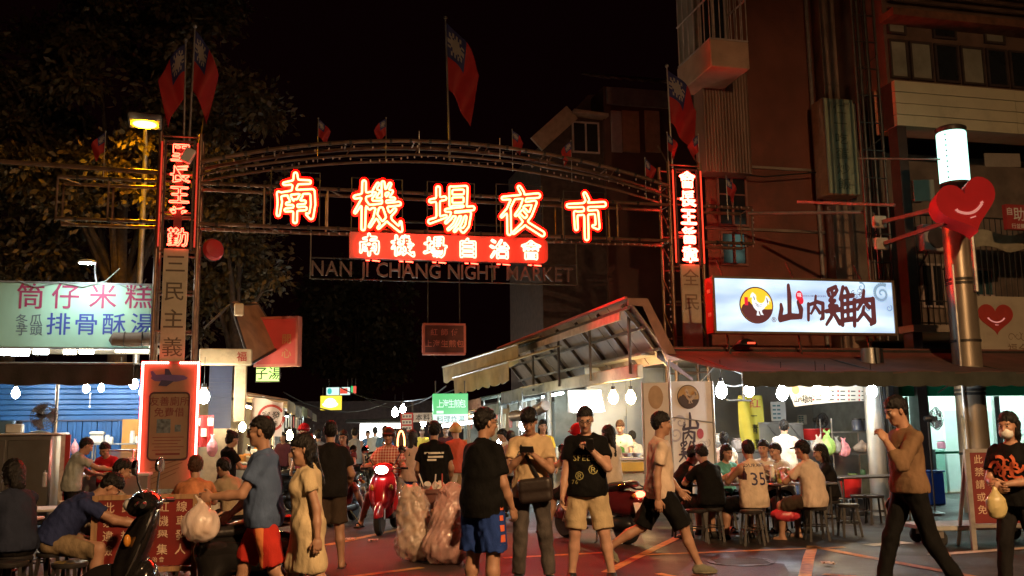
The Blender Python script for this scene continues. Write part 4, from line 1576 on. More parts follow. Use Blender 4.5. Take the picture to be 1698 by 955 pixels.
# --- street lamps that light the place
SODIUM = EM('sodium_lamp', (1.0, .40, .002), 420)
SODF = EM('sodium_lamp_street', (1.0, .57, .26), 6600)
def street_lamp(loc, rz, h, label, mat, size=(.22, .4), skirt=0):
 t = thing('street_lamp', label, 'street lamp', loc, rz, 'sodium street lamps')
 mb = MB()
 mb.tube([(0, -1.5, 0), (0, -1.5, h - .6), (0, -1.2, h - .1), (0, -.3, h + .12)], [.08, .06, .05, .04], 10)
 mb.obj('pole', STEEL, t)
 sobj('lamp_head', [Blk((0, 0, h + .12), (size[0] * .7, size[1] * .75, .075), None, .05)], M('lamp_housing', (.3, .3, .29), .5, var=.1), t, .025)
 mb = MB()
 mb.ball((0, .02, h + .035), (size[0] / 2, size[1] / 2, .045), 14, 8)
 mb.obj('lamp_lens', mat, t)
 if skirt:
  sx, sy = size[0] * .62, size[1] * .62
  m = MB()
  for (x0, x1, y0, y1) in ((-sx, sx, sy, sy + .02), (-sx, sx, -sy - .02, -sy), (sx, sx + .02, -sy, sy), (-sx - .02, -sx, -sy, sy)):
   m.bx(x0, x1, y0, y1, h - skirt, h + .1)
  m.obj('lamp_skirt', DARKSTEEL, t)
 return t
LP = P(240, 208, 20.2)
street_lamp((LP.x, LP.y, 0), rad(200), LP.z - .02, 'sodium street lamp glowing yellow through the tree on the left', SODIUM, (.5, .5))
street_lamp((6.5, -4.5, 0), rad(25), 9.8, 'street lamp standing behind the viewer on the near pavement', SODF, (.5, .8))
# --- trees
LEAF = M('leaf_dark_green', (.062, .046, .020), .55, var=.5, scale=1.6)
LEAF2 = M('leaf_lighter_green', (.105, .072, .03), .55, var=.4, scale=2.2)
BARK = M('bark', (.05, .033, .022), .85, var=.4, scale=9, bump=.5, bscale=30)
def crown_mesh(name, c, r, n, clumps, leaf, seed, parent, floor=None, tuft=.7):
 g_ = np.random.default_rng(seed)
 u = g_.normal(size=(clumps, 3))
 u /= np.linalg.norm(u, axis=1)[:, None]
 rr = g_.uniform(.45, 1.0, clumps)[:, None]
 cc = np.array(c) + u * rr * np.array(r)
 k = g_.integers(0, clumps, n)
 sp = g_.uniform(.5, 1.1, clumps) * tuft
 off = g_.normal(size=(n, 3)) * sp[k][:, None] * np.array([1, 1, .8]) * .55
 ctr = cc[k] + off
 d = off / (np.linalg.norm(off, axis=1)[:, None] + 1e-6) + g_.normal(size=(n, 3)) * .5 + np.array([0, 0, -.35])
 d /= np.linalg.norm(d, axis=1)[:, None]
 s = np.cross(d, g_.normal(size=(n, 3)))
 s /= np.linalg.norm(s, axis=1)[:, None] + 1e-6
 L = (leaf * g_.uniform(.6, 1.3, n))[:, None]
 V = np.empty((n, 4, 3))
 V[:, 0] = ctr - d * L * .5
 V[:, 1] = ctr + s * L * .26
 V[:, 2] = ctr + d * L * .5
 V[:, 3] = ctr - s * L * .26
 me = np_mesh(name, V.reshape(-1, 3), np.arange(n * 4).reshape(-1, 4), [LEAF, LEAF2], (g_.random(n) < .35).astype(int), smooth=False)
 o = mobj(name, me, parent)
 o['kind'] = 'stuff'
 return cc
def tree(x, y, label, trunk_h, c, r, n, clumps, leaf, seed, tuft=.7, group='trees behind the stalls'):
 t = thing('tree', label, 'tree', (x, y, 0), 0, group)
 cc = crown_mesh('crown', c, r, n, clumps, leaf, seed, t, tuft=tuft)
 rr = random.Random(seed)
 mb = MB()
 mb.tube([(0, 0, 0), (.1, .05, trunk_h * .5), (.05, 0, trunk_h), (c[0] * .6, c[1] * .6, c[2])], [.32, .25, .2, .08], 10)
 mb.obj('trunk', BARK, t)
 for i in range(9):
  q = Vector(cc[rr.randrange(len(cc))])
  m = MB()
  s0 = Vector((.05, 0, trunk_h * rr.uniform(.75, 1.1)))
  m.tube([s0, s0.lerp(q, .45) + Vector((0, 0, .35)), q], [.1, .065, .02], 7)
  m.obj('limb', BARK, t)
 return t
tc_ = P(205, 240, 23.5)
tree(tc_.x, tc_.y, 'big broad tree with dark leaves around the glowing street lamp on the left', 5.0, (0, 0, tc_.z + 1.2), (4.1, 2.6, 4.4), 36000, 95, .20, 3, .62)
tc_ = P(25, 300, 25)
tree(tc_.x, tc_.y, 'dark tree at the far left edge behind the white stall sign', 4.2, (0, 0, 7.0), (3.0, 2.4, 3.6), 12000, 60, .2, 5, .8)
tc_ = P(395, 330, 27)
tree(tc_.x, tc_.y, 'smaller leafy tree behind the gate just right of the left tower', 4, (0, 0, 7.2), (1.7, 1.8, 3.4), 9000, 50, .2, 7, .7)
tc_ = P(590, 590, 62)
tree(tc_.x, tc_.y, 'very dark tree far down the alley under the gate', 4.5, (0, 0, 8.2), (4.8, 4, 4.4), 9000, 70, .42, 9, 1.2)
# --- buildings on the right
def rect(ly, x0, y0, x1, y1):
 a, b, c, d = PL(x0, y0, ly), PL(x0, y1, ly), PL(x1, y0, ly), PL(x1, y1, ly)
 return (a.x + b.x) / 2, (c.x + d.x) / 2, (b.z + d.z) / 2, (a.z + c.z) / 2
PLASTER = M('old_plaster_red_brown', (.22, .075, .05), .85, var=.25, scale=.9, dirt=.7, dcol=(.09, .05, .04), bump=.3, bscale=18)
PLASTER2 = M('old_plaster_grey', (.30, .24, .19), .85, var=.2, scale=1.2, dirt=.6, dcol=(.10, .07, .05), bump=.2, bscale=18)
CREAM = M('cream_cladding', (.62, .54, .36), .7, var=.08, scale=1.5, dirt=.35, dcol=(.2, .17, .11))
GLASSD = M('dark_window_glass', (.02, .022, .024), .12, var=.1, spec=.6)
GLASSL = M('curtained_window', (.30, .28, .22), .35, var=.25, scale=2, dirt=.3)
FRAMEW = M('old_white_frame', (.46, .36, .32), .6, var=.2, dirt=.3)
FRAMED = M('dark_frame', (.06, .04, .035), .5, var=.2)
CORR = M('corrugated_sheet', (.32, .21, .16), .55, .3, var=.25, scale=1.5, dirt=.5, dcol=(.14, .05, .03), stretch=(3, 3, .5))
ROOFT = M('roof_tile_dark', (.10, .06, .05), .8, var=.3, scale=4)
def window(root, lx0, lx1, z0, z1, y, n=2, fm=FRAMEW, gm=(GLASSD,), mid=False, dep=.06):
 """frame with n casements; each pane its own sub-part"""
 mb = MB()
 fw = .05
 mb.bx(lx0, lx1, y - dep, y, z0, z0 + fw)
 mb.bx(lx0, lx1, y - dep, y, z1 - fw, z1)
 for i in range(n + 1):
  x = lx0 + (lx1 - lx0 - fw) * i / n
  mb.bx(x, x + fw, y - dep + .003, y - .003, z0 + fw, z1 - fw)
 if mid:
  zm = z0 + (z1 - z0) * .62
  mb.bx(lx0 + fw, lx1 - fw, y - dep + .006, y - .006, zm, zm + .03)
 w_ = mb.obj('window', fm, root, smooth=False)
 for i in range(n):
  xa = lx0 + (lx1 - lx0 - fw) * i / n + fw
  xb = lx0 + (lx1 - lx0 - fw) * (i + 1) / n
  m = MB()
  m.bx(xa, xb, y - dep * .5, y - dep * .5 + .012, z0 + fw, z1 - fw)
  m.obj('pane', gm[i % len(gm)], w_, smooth=False)
 return w_
WA = .9
lx0, lx1, z0, z1 = rect(WA, 1168, 20, 1408, 560)
bA = athing('apartment_building', 'tall dark red plastered building with a caged balcony high above the right gate tower', 'building', (0, 0, 0))
mb = MB()
mb.prism([(lx0, WA), (lx1, WA), (lx1, WA + 7), (lx0 + 3.4, WA + 7)], (0, 0, 3.05), UX, Vector((0, 1, 0)), (0, 0, 14))
mb.obj('wall', PLASTER, bA)
c0, c1, _, _ = rect(WA - .15, 1362, 100, 1410, 300)
mb = MB()
mb.bx(c0, c1 + .01, WA - .35, WA - .003, 3.05, 17)
mb.obj('corner_pier', M('plaster_pier', (.34, .22, .16), .85, var=.25, scale=1.5, dirt=.4), bA)
c0, c1, z0, z1 = rect(WA - .5, 1168, 118, 1243, 285)
n = 15
mb = MB()
out = []
for i in range(n * 4 + 1):
 q = i % 4
 out.append((c0 + (c1 - c0) * i / (n * 4), -.5 + (0 if q in (0, 1) else .04)))
out += [(c1, -.01), (c0, -.01)]
mb.prism(out, (0, WA, z0), UX, Vector((0, 1, 0)), (0, 0, z1 - z0))
mb.obj('corrugated_panel', CORR, bA, smooth=False)
b0, b1, zb0, zb1 = rect(WA - 1.7, 1176, -20, 1240, 112)
zf = PL(1200, 66, WA - 1.7).z
mb = MB()
mb.bx(b0, b1, WA - 1.7, WA - .003, zb0, zf, bev=.02)
mb.obj('balcony', M('balcony_plaster', (.52, .32, .22), .8, var=.15, scale=2, dirt=.3), bA)
mb = MB()
mb.bx(b0 + .05, b1 - .05, WA - .9, WA - .003, zf + .006, zf + 3)
mb.obj('balcony_room', PLASTER2, bA)
window(bA, b0 + .12, b1 - .12, zf + .05, zf + 1.6, WA - .93, 2, FRAMEW, (GLASSD,))
mb = MB()
for z in (zf + .02, zf + .95, zf + 1.9):
 mb.tube([(b0 + .02, WA - .05, z), (b0 + .02, WA - 1.68, z), (b1 - .02, WA - 1.68, z), (b1 - .02, WA - .05, z)], .022, 6)
for i in range(7):
 y = WA - .1 - 1.58 * i / 6
 for x in (b0 + .02, b1 - .02):
  mb.cyl((x, y, zf), (x, y, zf + 1.9), .013, n=6)
for i in range(1, 7):
 x = b0 + (b1 - b0) * i / 7
 mb.cyl((x, WA - 1.68, zf), (x, WA - 1.68, zf + 1.9), .013, n=6)
mb.obj('balcony_cage', FRAMEW, bA)
wx0, wx1, wz0, wz1 = rect(WA - .06, 1190, 292, 1240, 375)
window(bA, wx0, wx1, wz0, wz1, WA - .004, 2, M('window_timber', (.22, .11, .08), .7, var=.2), (GLASSD,), True)
wx0, wx1, wz0, wz1 = rect(WA - .06, 1196, 384, 1240, 440)
window(bA, wx0, wx1, wz0, wz1, WA - .004, 2, M('window_timber', (.22, .11, .08)), (GLASSD,), False)
for z, a, b in ((5.9, 1165, 1365), (7.35, 1240, 1360)):
 xa, xb = PL(a, 290, WA).x, PL(b, 290, WA).x
 mb = MB()
 mb.bx(xa, xb, WA - .05, WA - .004, z, z + .06)
 mb.obj('string_course', PLASTER2, bA)
mb = MB()
xp = PL(1352, 300, WA).x
mb.cyl((xp, WA - .07, 3.2), (xp, WA - .07, 15), .045, n=8)
for z in range(4, 15, 2):
 mb.cyl((xp, WA - .07, z), (xp, WA - .07, z + .06), .06, n=8)
mb.obj('drain_pipe', M('pipe_grey', (.25, .2, .17), .5, var=.2), bA)
mb = MB()
ya = PL(1167, 286, WA - .3)
yb = PL(1365, 284, WA - .4)
mb.tube([(ya.x, WA - .3, ya.z + .05), ((ya.x + yb.x) / 2, WA - .33, ya.z - .03), (yb.x, WA - .36, yb.z)], .016, 6)
mb.obj('wall_cable', CABLE, bA)
WB = -1.2
bB = athing('shop_building', 'dim building with a cream band and a row of windows at the upper right', 'building', (0, 0, 0))
f0 = PL(1474, 170, WB).x
f1 = f0 + 9
zt0, zt1 = PL(1560, 219, WB).z, PL(1560, 146, WB).z
mb = MB()
mb.bx(f0, f1, WB, WB + 6, zt1 + .0, 17)
mb.obj('wall', M('facade_dark_tile', (.17, .10, .075), .6, var=.25, scale=3, dirt=.3), bB)
for i in range(4):
 z = zt0 + (zt1 - zt0) * i / 4
 for j in range(3):
  m = MB()
  m.bx(f0 + j * 3.0 + .004, f0 + (j + 1) * 3.0 - .004, WB - .22 - .004 * ((i + j) % 2), WB + .5, z + .007, z + (zt1 - zt0) / 4 - .007)
  m.obj('band_panel', CREAM, bB, smooth=False)
mb = MB()
mb.bx(f0, f1, WB - .12, WB + .4, zt0 + .01, zt1 - .01)
mb.obj('band_core', FRAMED, bB)
zr = PL(1560, 50, WB).z
mb = MB()
mb.bx(f0 - .1, f1, WB - .5, WB - .004, zr, zr + .16)
mb.obj('ledge', M('rust_ledge', (.22, .09, .05), .8, var=.3, scale=5, dirt=.5), bB)
pw = 0
for k, (xa, xb, gm) in enumerate(((1474, 1505, GLASSL), (1508, 1545, GLASSL), (1549, 1588, GLASSD), (1592, 1630, GLASSL), (1634, 1668, GLASSD), (1672, 1720, GLASSD))):
 wx0, wx1, wz0, wz1 = rect(WB, xa, 72, xb, 138)
 wz0, wz1 = zt1 + .12, zt1 + 1.0
 window(bB, wx0, wx1, wz0, wz1, WB - .004, 1, FRAMED, (gm,), False)
 if k in (0, 2, 4):
  window(bB, wx0, wx1, wz1 + .12, wz1 + .5, WB - .004, 1, FRAMED, (GLASSL if k != 2 else GLASSD,), False)
for i in range(14):
 m = MB()
 m.bar((f0 + .1, WB - .1, zr + .35 + i * .17), (f1, WB - .1, zr + .35 + i * .17), .1, .02, up=(0, -.5, 1))
 m.obj('louvre', FRAMED, bB, smooth=False)
mb = MB()
zfl = 3.55
mb.bx(f0, f1, WB + 1.6, WB + 6, zfl, zt0)
mb.obj('recess_wall', M('recess_plaster', (.2, .15, .12), .85, var=.3, scale=2, dirt=.5), bB)
mb = MB()
mb.bx(f0 - .05, f1, WB - .3, WB + 2, zfl - .14, zfl)
mb.obj('floor_slab', PLASTER2, bB)
mb = MB()
mb.bx(f0, f0 + .22, WB - .2, WB + .1, 0, zt0)
mb.obj('column', FRAMED, bB)
for (xa, xb, ya, yb, gm, fm) in ((1528, 1566, 437, 510, GLASSD, FRAMEW), (1614, 1648, 445, 492, M('teal_glass', (.05, .1, .11), .2, var=.3), FRAMEW), (1500, 1526, 300, 335, GLASSL, FRAMED), (1572, 1610, 318, 372, GLASSL, FRAMED)):
 wx0, wx1, wz0, wz1 = rect(WB + 1.55, xa, ya, xb, yb)
 window(bB, wx0, wx1, wz0, wz1, WB + 1.59, 2, fm, (gm,))
mb = MB()
zrail = PL(1560, 362, WB).z
for z in (zfl + .05, zfl + .5, zrail):
 mb.cyl((f0 + .2, WB - .2, z), (f1, WB - .2, z), .018, n=6)
k = 0
x = f0 + .25
while x < f1:
 mb.cyl((x, WB - .2, zfl), (x, WB - .2, zrail), .011, n=5)
 x += .14
mb.obj('railing', DARKSTEEL, bB)
for i, (px, py, w_, h_, mm) in enumerate(((1530, 318, .5, .45, GLASSL), (1660, 268, .9, .3, PLASTER2), (1655, 400, 1.3, .35, M('tarpaulin', (.34, .29, .2), .7, var=.25)))):
 c = PL(px, py, WB - .25)
 t = athing(('paper_notice', 'plank', 'folded_tarpaulin')[i], ('pale paper notice pinned up on the first floor gallery left of the heart sign', 'grey plank lying across the gallery beams above the heart sign', 'crumpled pale tarpaulin slung over the gallery rail right of the heart sign')[i],
    ('notice', 'plank', 'tarpaulin')[i], (c.x, WB - .25, c.z))
 mb = MB()
 mb.sheet(lambda u, v: (w_ * (u - .5), .03 * math.sin(11 * u + 4 * v) * (i == 2) - .05, h_ * (v - .5) + (.06 * math.sin(7 * u) if i == 2 else .04 * u)), 10, 5, 0, (0, .02, 0))
 mb.obj('sheet', mm, t)
c = PL(1448, 250, WB - .5)
t = athing('steel_ladder_frame', 'black steel ladder frame running up the gap between the two right buildings', 'steel frame', (c.x, WB - .5, 0))
mb = MB()
for x in (-.28, -.16, .02, .24):
 mb.cyl((x, 0, 3.2), (x, .0, 12), .03, n=8)
for i in range(14):
 z = 3.6 + i * .58
 mb.cyl((-.28, -.02, z), (.24, -.02, z), .016, n=6)
 if i % 3 == 0:
  mb.cyl((-.16, -.02, z), (.24, -.02, z + .3), .012, n=6)
mb.obj('frame', DARKSTEEL, t)
mb = MB()
for i in range(4):
 mb.tube([(-.22 + .1 * i, .05, 3.2), (-.2 + .08 * i, .02, 6), (-.2 + .1 * i, .06, 9), (-.24 + .1 * i, .05, 12)], .014, 5)
mb.obj('cable_bundle', CABLE, t)
for i, (px, py, lab) in enumerate(((1540, 400, 'air conditioner box on the gallery behind the heart sign arms'),)):
 ly = WB - .02
 c = PL(px, py, ly)
 t = athing('air_conditioner', lab, 'air conditioner', (c.x, ly, c.z))
 m = MB()
 m.bx(-.4, .4, -.36, 0, -.28, .28, bev=.02)
 m.obj('case', FRAMEW, t)
 m = MB()
 m.lathe([(.22, 0), (.22, .012), (.19, .014), (.02, .02)], 18, (-.08, -.362, 0), 0, (0, -1, 0))
 m.obj('fan_grille', FRAMED, t)
 m = MB()
 for x in (-.3, .3):
  m.bar((x, -.34, -.29), (x, 0, -.6), .03, .03)
 m.tube([(.4, -.1, 0), (.5, -.06, -.3), (.48, -.05, -1.6)], .02, 6)
 stuff(m.obj('bracket', DARKSTEEL, t))
bC = athing('rear_wall', 'black rear wall filling the narrow gap behind the steel ladder frame', 'wall', (0, 0, 0))
mb = MB()
mb.bx(lx1 + .01, f0 - .01, WB + 2.2, WB + 3, 0, 17)
mb.obj('wall', M('dark_wall', (.06, .04, .035), .9, var=.3), bC)
WH = 8
bH = athing('tiled_house', 'old house with sloped roof and pale panels behind the right end of the gate', 'building', (0, 0, 0))
h0, h1, hz0, hz1 = rect(WH, 1002, 165, 1165, 255)
a0 = PL(895, 238, WH)
ap = PL(996, 140, WH)
mb = MB()
mb.bx(h0, h1, WH, WH + 5, 2.5, hz1 + .3)
mb.obj('wall', M('house_plaster', (.10, .042, .032), .85, var=.3, scale=1.2, dirt=.5), bH)
mb = MB()
x1_ = PL(1000, 200, WH + .2).x
zlo = PL(898, 238, WH).z
zhi = PL(950, 190, WH).z
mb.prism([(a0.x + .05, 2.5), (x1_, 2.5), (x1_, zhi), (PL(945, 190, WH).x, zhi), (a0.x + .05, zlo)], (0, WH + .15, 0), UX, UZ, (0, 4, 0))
mb.obj('wall', M('dark_wall', (.06, .04, .035), .9, var=.3), bH)  # shade over this part of the house put into a darker wall colour
mb = MB()
mb.bar((a0.x - .1, WH, zlo - .03), (PL(948, 192, WH).x, WH, zhi + .06), .5, .12, up=(0, -1, 0))
mb.bar((PL(948, 192, WH).x, WH, zhi + .05), (x1_ + .02, WH, zhi - .02), .5, .1, up=(0, 0, 1))
mb.obj('eave', M('eave_board', (.34, .24, .17), .7, var=.2), bH)
mb = MB()
mb.prism([(a0.x + .4, zlo + .3), (ap.x, ap.z + .1), (x1_ + .3, ap.z + .15), (x1_ + .3, zhi)], (0, WH + 1.2, 0), UX, UZ, (0, 4, 0))
mb.obj('upper_gable', M('house_plaster', (.10, .042, .032), .85, var=.3, scale=1.2, dirt=.5), bH)
window(bH, PL(950, 200, WH).x, PL(995, 200, WH).x, PL(970, 252, WH).z, PL(970, 200, WH).z, WH + .14, 2, FRAMEW, (GLASSD,))
for xa, xb, mm in ((1014, 1031, M('panel_pale', (.50, .40, .38), .6, var=.1)), (1032, 1060, M('panel_orange', (.40, .20, .12), .7, var=.15)), (1070, 1094, M('panel_orange', (.40, .2, .12)))):
 wx0, wx1, wz0, wz1 = rect(WH - .05, xa, 184, xb, 252)
 m = MB()
 m.bx(wx0, wx1, WH - .07, WH - .004, wz0, wz1)
 m.obj('wall_panel', mm, bH)
mb = MB()
zz = PL(1060, 140, WH).z
mb.sheet(lambda u, v: (h0 - .3 + (h1 - h0 + .6) * u, WH - .45 + 1.6 * v, zz + .7 * v + .03 * math.sin(u * 60)), 80, 3, 0, (0, 0, -.06))
mb.obj('roof', ROOFT, bH)
mb = MB()
wx0, wx1, wz0, wz1 = rect(WH - .05, 1006, 150, 1150, 178)
mb.bx(wx0, wx1, WH - .1, WH - .004, wz0, wz1)
mb.obj('sign_band', M('dull_band', (.16, .13, .13), .7, var=.2), bH)
c = PL(737, 562, 9)
w_ = PL(772, 562, 9).x - PL(702, 562, 9).x
h_ = PL(737, 536, 9).z - PL(737, 587, 9).z
t = athing('framed_sign', 'small square unlit sign with red frame and lettering hanging in the dark alley', 'sign', (c.x, 9, c.z))
mb = MB()
mb.bx(-w_ / 2, w_ / 2, 0, .2, -h_ / 2, h_ / 2)
mb.obj('board', M('dark_red_board', (.13, .03, .025), .6, var=.2), t)
SF = M('sign_frame_red', (.62, .16, .12), .5, var=.1)
mb = MB()
for (x0, x1, za, zb) in ((-w_ / 2, w_ / 2, h_ / 2 - .05, h_ / 2 + .01), (-w_ / 2, w_ / 2, -h_ / 2 - .01, -h_ / 2 + .05), (-w_ / 2 - .01, -w_ / 2 + .05, -h_ / 2 + .05, h_ / 2 - .05), (w_ / 2 - .05, w_ / 2 + .01, -h_ / 2 + .05, h_ / 2 - .05)):
 mb.bx(x0, x1, -.03, .21, za, zb)
mb.obj('frame', SF, t)
mb = MB()
text_h(mb, '紅師傅', (0, -.008, h_ * .22), UX, UZ, h_ * .24, h_ * .1)
text_h(mb, '上海生煎包', (0, -.008, -h_ * .15), UX, UZ, h_ * .25, .01)
mb.obj('lettering', SF, t, smooth=False)
mb = MB()
for x in (-w_ / 2 + .15, w_ / 2 - .15):
 mb.cyl((x, .1, h_ / 2), (x, .1, h_ / 2 + 3.0), .02, n=6)
mb.cyl((-1.5, .1, h_ / 2 + 3), (6.2, .1, h_ / 2 + 3), .04, n=8)
mb.cyl((6.2, .1, h_ / 2 + 3), (6.2, .1, -c.z), .06, n=8)
mb.obj('hanger', DARKSTEEL, t)
# --- left stall
BLUES = M('blue_shutter', (.020, .105, .34), .42, .2, var=.2, scale=1.5, dirt=.25, dcol=(.02, .04, .09))
BLUED = M('blue_shutter_dark', (.045, .06, .13), .5, .2, var=.2, scale=2, dirt=.3)
AWND = M('awning_dark_canvas', (.035, .028, .024), .85, var=.3, scale=3, bump=.3, bscale=25)
AWNB = M('awning_brown_canvas', (.13, .085, .055), .85, var=.25, scale=3, bump=.3, bscale=25)
SIGNG = M('sign_sheet_pale_green', (.40, .64, .47), .5, var=.10, scale=1.2, dirt=.3, dcol=(.36, .48, .40), stretch=(1, 1, .4))
CERAM = M('ceramic_white', (.70, .68, .62), .3, var=.05)
PAPERW = M('paper_white', (.68, .66, .6), .7, var=.08)
CLEARB = M('plastic_bag_film', (.75, .64, .58), .2, var=.15, scale=6, alpha=.62, bump=.5, bscale=11, stretch=(2, 2, .7), coat=.3)
PINKB = M('pink_bag_film', (.70, .30, .36), .35, var=.25, scale=8, bump=.6, bscale=18)
GREENB = M('green_bag_film', (.36, .62, .18), .3, var=.2, scale=9, bump=.5, bscale=18)
WS = 4.4
l0, l1, zA, zB = rect(WS, -90, 640, 242, 700)
t = athing('blue_shutter_wall', 'bright blue steel shutters closing the back of the left food stall', 'shutter', (0, WS, 0))
zt = PL(120, 638, WS).z
zm = PL(120, 697, WS).z
n = 9
sl = MB()
sl.bx(l0, l1, 0, .035, -.5, .5, bev=.012)
hh = (zt + .25 - zm) / n
for i in range(n):
 z = zm + hh * (i + .5)
 m = MB()
 m.bx(l0, l1, -.012 * (i % 2), .04, z - hh * .47, z + hh * .47, bev=.014)
 m.obj('slat', BLUES, t, smooth=False)
pwid = .30
x = l0
i = 0
while x < l1 - .05:
 x2 = min(x + pwid, l1)
 m = MB()
 m.bx(x + .006, x2 - .006, .01, .05, .02, zm - .02, bev=.01)
 m.bx(x + pwid * .38, x + pwid * .62, -.02, .012, .02, zm - .02, bev=.008)
 m.obj('ribbed_panel', BLUES, t, smooth=False)
 x = x2
 i += 1
mb = MB()
mb.bx(l0, l1, -.05, .06, zm - .02, zm + .012)
mb.obj('rail', BLUED, t)
t = athing('ochre_wall_panel', 'ochre yellow wall panel behind the shelves of the left stall', 'wall panel', (0, WS - .12, 0))
a, b, c0, c1 = rect(WS - .12, 200, 695, 248, 830)
mb = MB()
mb.bx(a, b + .25, 0, .04, 0.1, c1)
mb.obj('panel', M('ochre_paint', (.48, .25, .06), .6, var=.15, scale=3, dirt=.3), t)
t = athing('grey_shutter', 'grey blue half lowered shutter in the passage right of the left tower', 'shutter', (0, WS - .3, 0))
a, b, c0, c1 = rect(WS - .3, 346, 622, 384, 690)
for i in range(11):
 z = c0 + (c1 - c0) * (i + .5) / 11
 m = MB()
 m.bx(a, b, -.01 * (i % 2), .03, z - (c1 - c0) / 23, z + (c1 - c0) / 23)
 m.obj('slat', BLUED, t, smooth=False)
m = MB()
m.bx(a, b, .04, .08, .1, c1 + .4)
m.obj('backing', BLUED, t)
YS = .9
a, b, z0, z1 = rect(YS, -60, 470, 249, 576)
t = athing('stall_signboard', 'long pale green signboard with red and blue characters over the left food stall', 'sign', (a, YS, z0))
Wd, Hh = b - a, z1 - z0
mb = MB()
mb.bx(0, Wd, 0, .10, 0, Hh, bev=.01)
mb.obj('board', SIGNG, t)
mb = MB()
for (x0, x1, za, zb) in ((-.02, Wd + .02, -.03, .0), (-.02, Wd + .02, Hh, Hh + .03)):
 mb.bx(x0, x1, -.02, .12, za, zb)
mb.obj('edge_trim', M('alu_trim', (.4, .4, .38), .4, .6, var=.2), t)
RINK, BINK = M('sign_red_ink', (.40, .05, .12), .5, var=.12), M('sign_blue_ink', (.05, .08, .34), .5, var=.12)
GINK = M('sign_grey_green_ink', (.14, .20, .22), .5, var=.15)
def on_sign(px, py):
 q = PL(px, py, YS)
 return (q.x - a, -.006, q.z - z0)
pxm = F / ((AO.y + YS))
mb = MB()
for ch, px in zip('筒仔米糕', (51, 109, 171, 230)):
 put_glyph(mb, ch, on_sign(px, 491), UX, UZ, 44 / pxm)
mb.obj('lettering', RINK, t, smooth=False)
mb = MB()
for ch, px in zip('排骨酥湯', (97, 143, 189, 236)):
 put_glyph(mb, ch, on_sign(px, 537), UX, UZ, 38 / pxm)
mb.obj('lettering', BINK, t, smooth=False)
mb = MB()
for ch, px, py in (('冬', 36, 530), ('瓜', 60, 530), ('芋', 36, 547), ('頭', 60, 547)):
 put_glyph(mb, ch, on_sign(px, py), UX, UZ, 19 / pxm)
mb.obj('lettering', GINK, t, smooth=False)
for i in range(5):
 x = .5 + i * .85
 m = MB()
 m.tube([(x, .05, Hh), (x, .05, Hh + .08), (x + .02, .1, Hh + .14)], .012, 5)
 m.obj('bracket', DARKSTEEL, t)
mb = MB()
q0 = on_sign(60, 474)
mb.tube([(q0[0] - .3, -.02, Hh + .03), (q0[0], -.03, Hh - .08), (q0[0] + .4, -.03, Hh + .02), (q0[0] + .8, -.03, Hh - .06), (q0[0] + 1.2, -.03, Hh + .06), (q0[0] + 1.45, -.1, Hh + .3)], .012, 5)
mb.tube([(q0[0] + 1.4, -.02, Hh + .02), (q0[0] + 1.7, -.03, Hh - .10), (q0[0] + 2.1, -.03, Hh + .03)], .009, 5)
mb.obj('cable', M('pale_cable', (.35, .38, .34), .5, var=0), t)
c = PL(144, 436, YS - .7)
t = athing('sign_lamp', 'white goose neck work lamp shining down on the pale green signboard', 'lamp', (c.x, c.y, c.z))
mb = MB()
q1 = PL(160, 470, YS)
mb.tube([(q1.x - c.x, .75, q1.z - c.z - .05), (q1.x - c.x - .02, .6, .25 * (q1.z - c.z)), (.1, .25, .03), (0, .05, .02)], .016, 6)
mb.obj('arm', WHITEPL, t)
sobj('lamp_shade', [Ell((0, 0, .02), (.17, .10, .05), None, cut=((0, 0, .0), (0, 0, -1)))], M('shade_blue_white', (.6, .66, .75), .35, var=.05), t, .012)
mb = MB()
mb.ball((0, 0, -.002), (.14, .08, .02), 12, 6)
mb.obj('lamp_lens', EM('led_cool', (.75, .95, 1.0), 380), t)
for i, (px0, px1, py, mat, lab) in enumerate(((-40, 20, 584, TUBEW, 'dim white tube lamp under the sign at the far left edge'), (18, 48, 585, BULBW, 'short white lamp under the character row of the pale green sign'), (56, 80, 583, BULBW, 'second short white lamp under the pale green sign'),
            (106, 126, 583, BULBO, 'warm lamp under the middle of the pale green sign'), (132, 155, 582, BULBO, 'second warm lamp under the pale green sign, right of the other'), (192, 246, 580, BULBO, 'long warm white tube lamp under the right end of the pale green sign'))):
 ca, cb = PL(px0, py, YS + .35), PL(px1, py, YS + .35)
 t = athing('tube_lamp', lab, 'lamp', ((ca.x + cb.x) / 2, YS + .35, (ca.z + cb.z) / 2), 0, 'tube lamps under the stall sign')
 L_ = (cb.x - ca.x) / 2
 m = MB()
 m.cyl((-L_, 0, 0), (L_, 0, 0), .055, n=10)
 m.obj('tube', EM('underlamp_%d' % (mat in (BULBO,)), (1.0, .86, .6) if mat is BULBO else (.85, .95, 1.0), 30), t)
 m = MB()
 m.bx(-L_ - .03, L_ + .03, -.05, .08, .06, .10)
 m.obj('fitting', WHITEPL, t)
t = athing('canvas_awning', 'dark canvas awning hanging low across the front of the left stall', 'awning', (0, 0, 0))
ax0, ax1, az0, az1 = rect(-.1, -60, 604, 222, 640)
mb = MB()
mb.sheet(lambda u, v: (ax0 + (ax1 - ax0) * u, -.15 + 1.5 * v, az1 - .05 * math.sin(u * 9) * (1 - v) * .4 + .10 * v), 30, 6, 0, (0, 0, .025))
mb.obj('canvas', AWND, t)
for k in range(2):
 mb = MB()
 yk = (-.15, .75)[k]
 zk = (az1, az1 + .06)[k]
 mb.sheet(lambda u, v: (ax0 + (ax1 - ax0) * u, yk - .02 * math.sin(u * 40) * v, zk - (az1 - az0) * (.95 if k == 0 else .7) * v * (1 + .05 * math.sin(u * 22))), 60, 4, 0, (0, .015, 0))
 mb.obj('valance', AWND, t)
mb = MB()
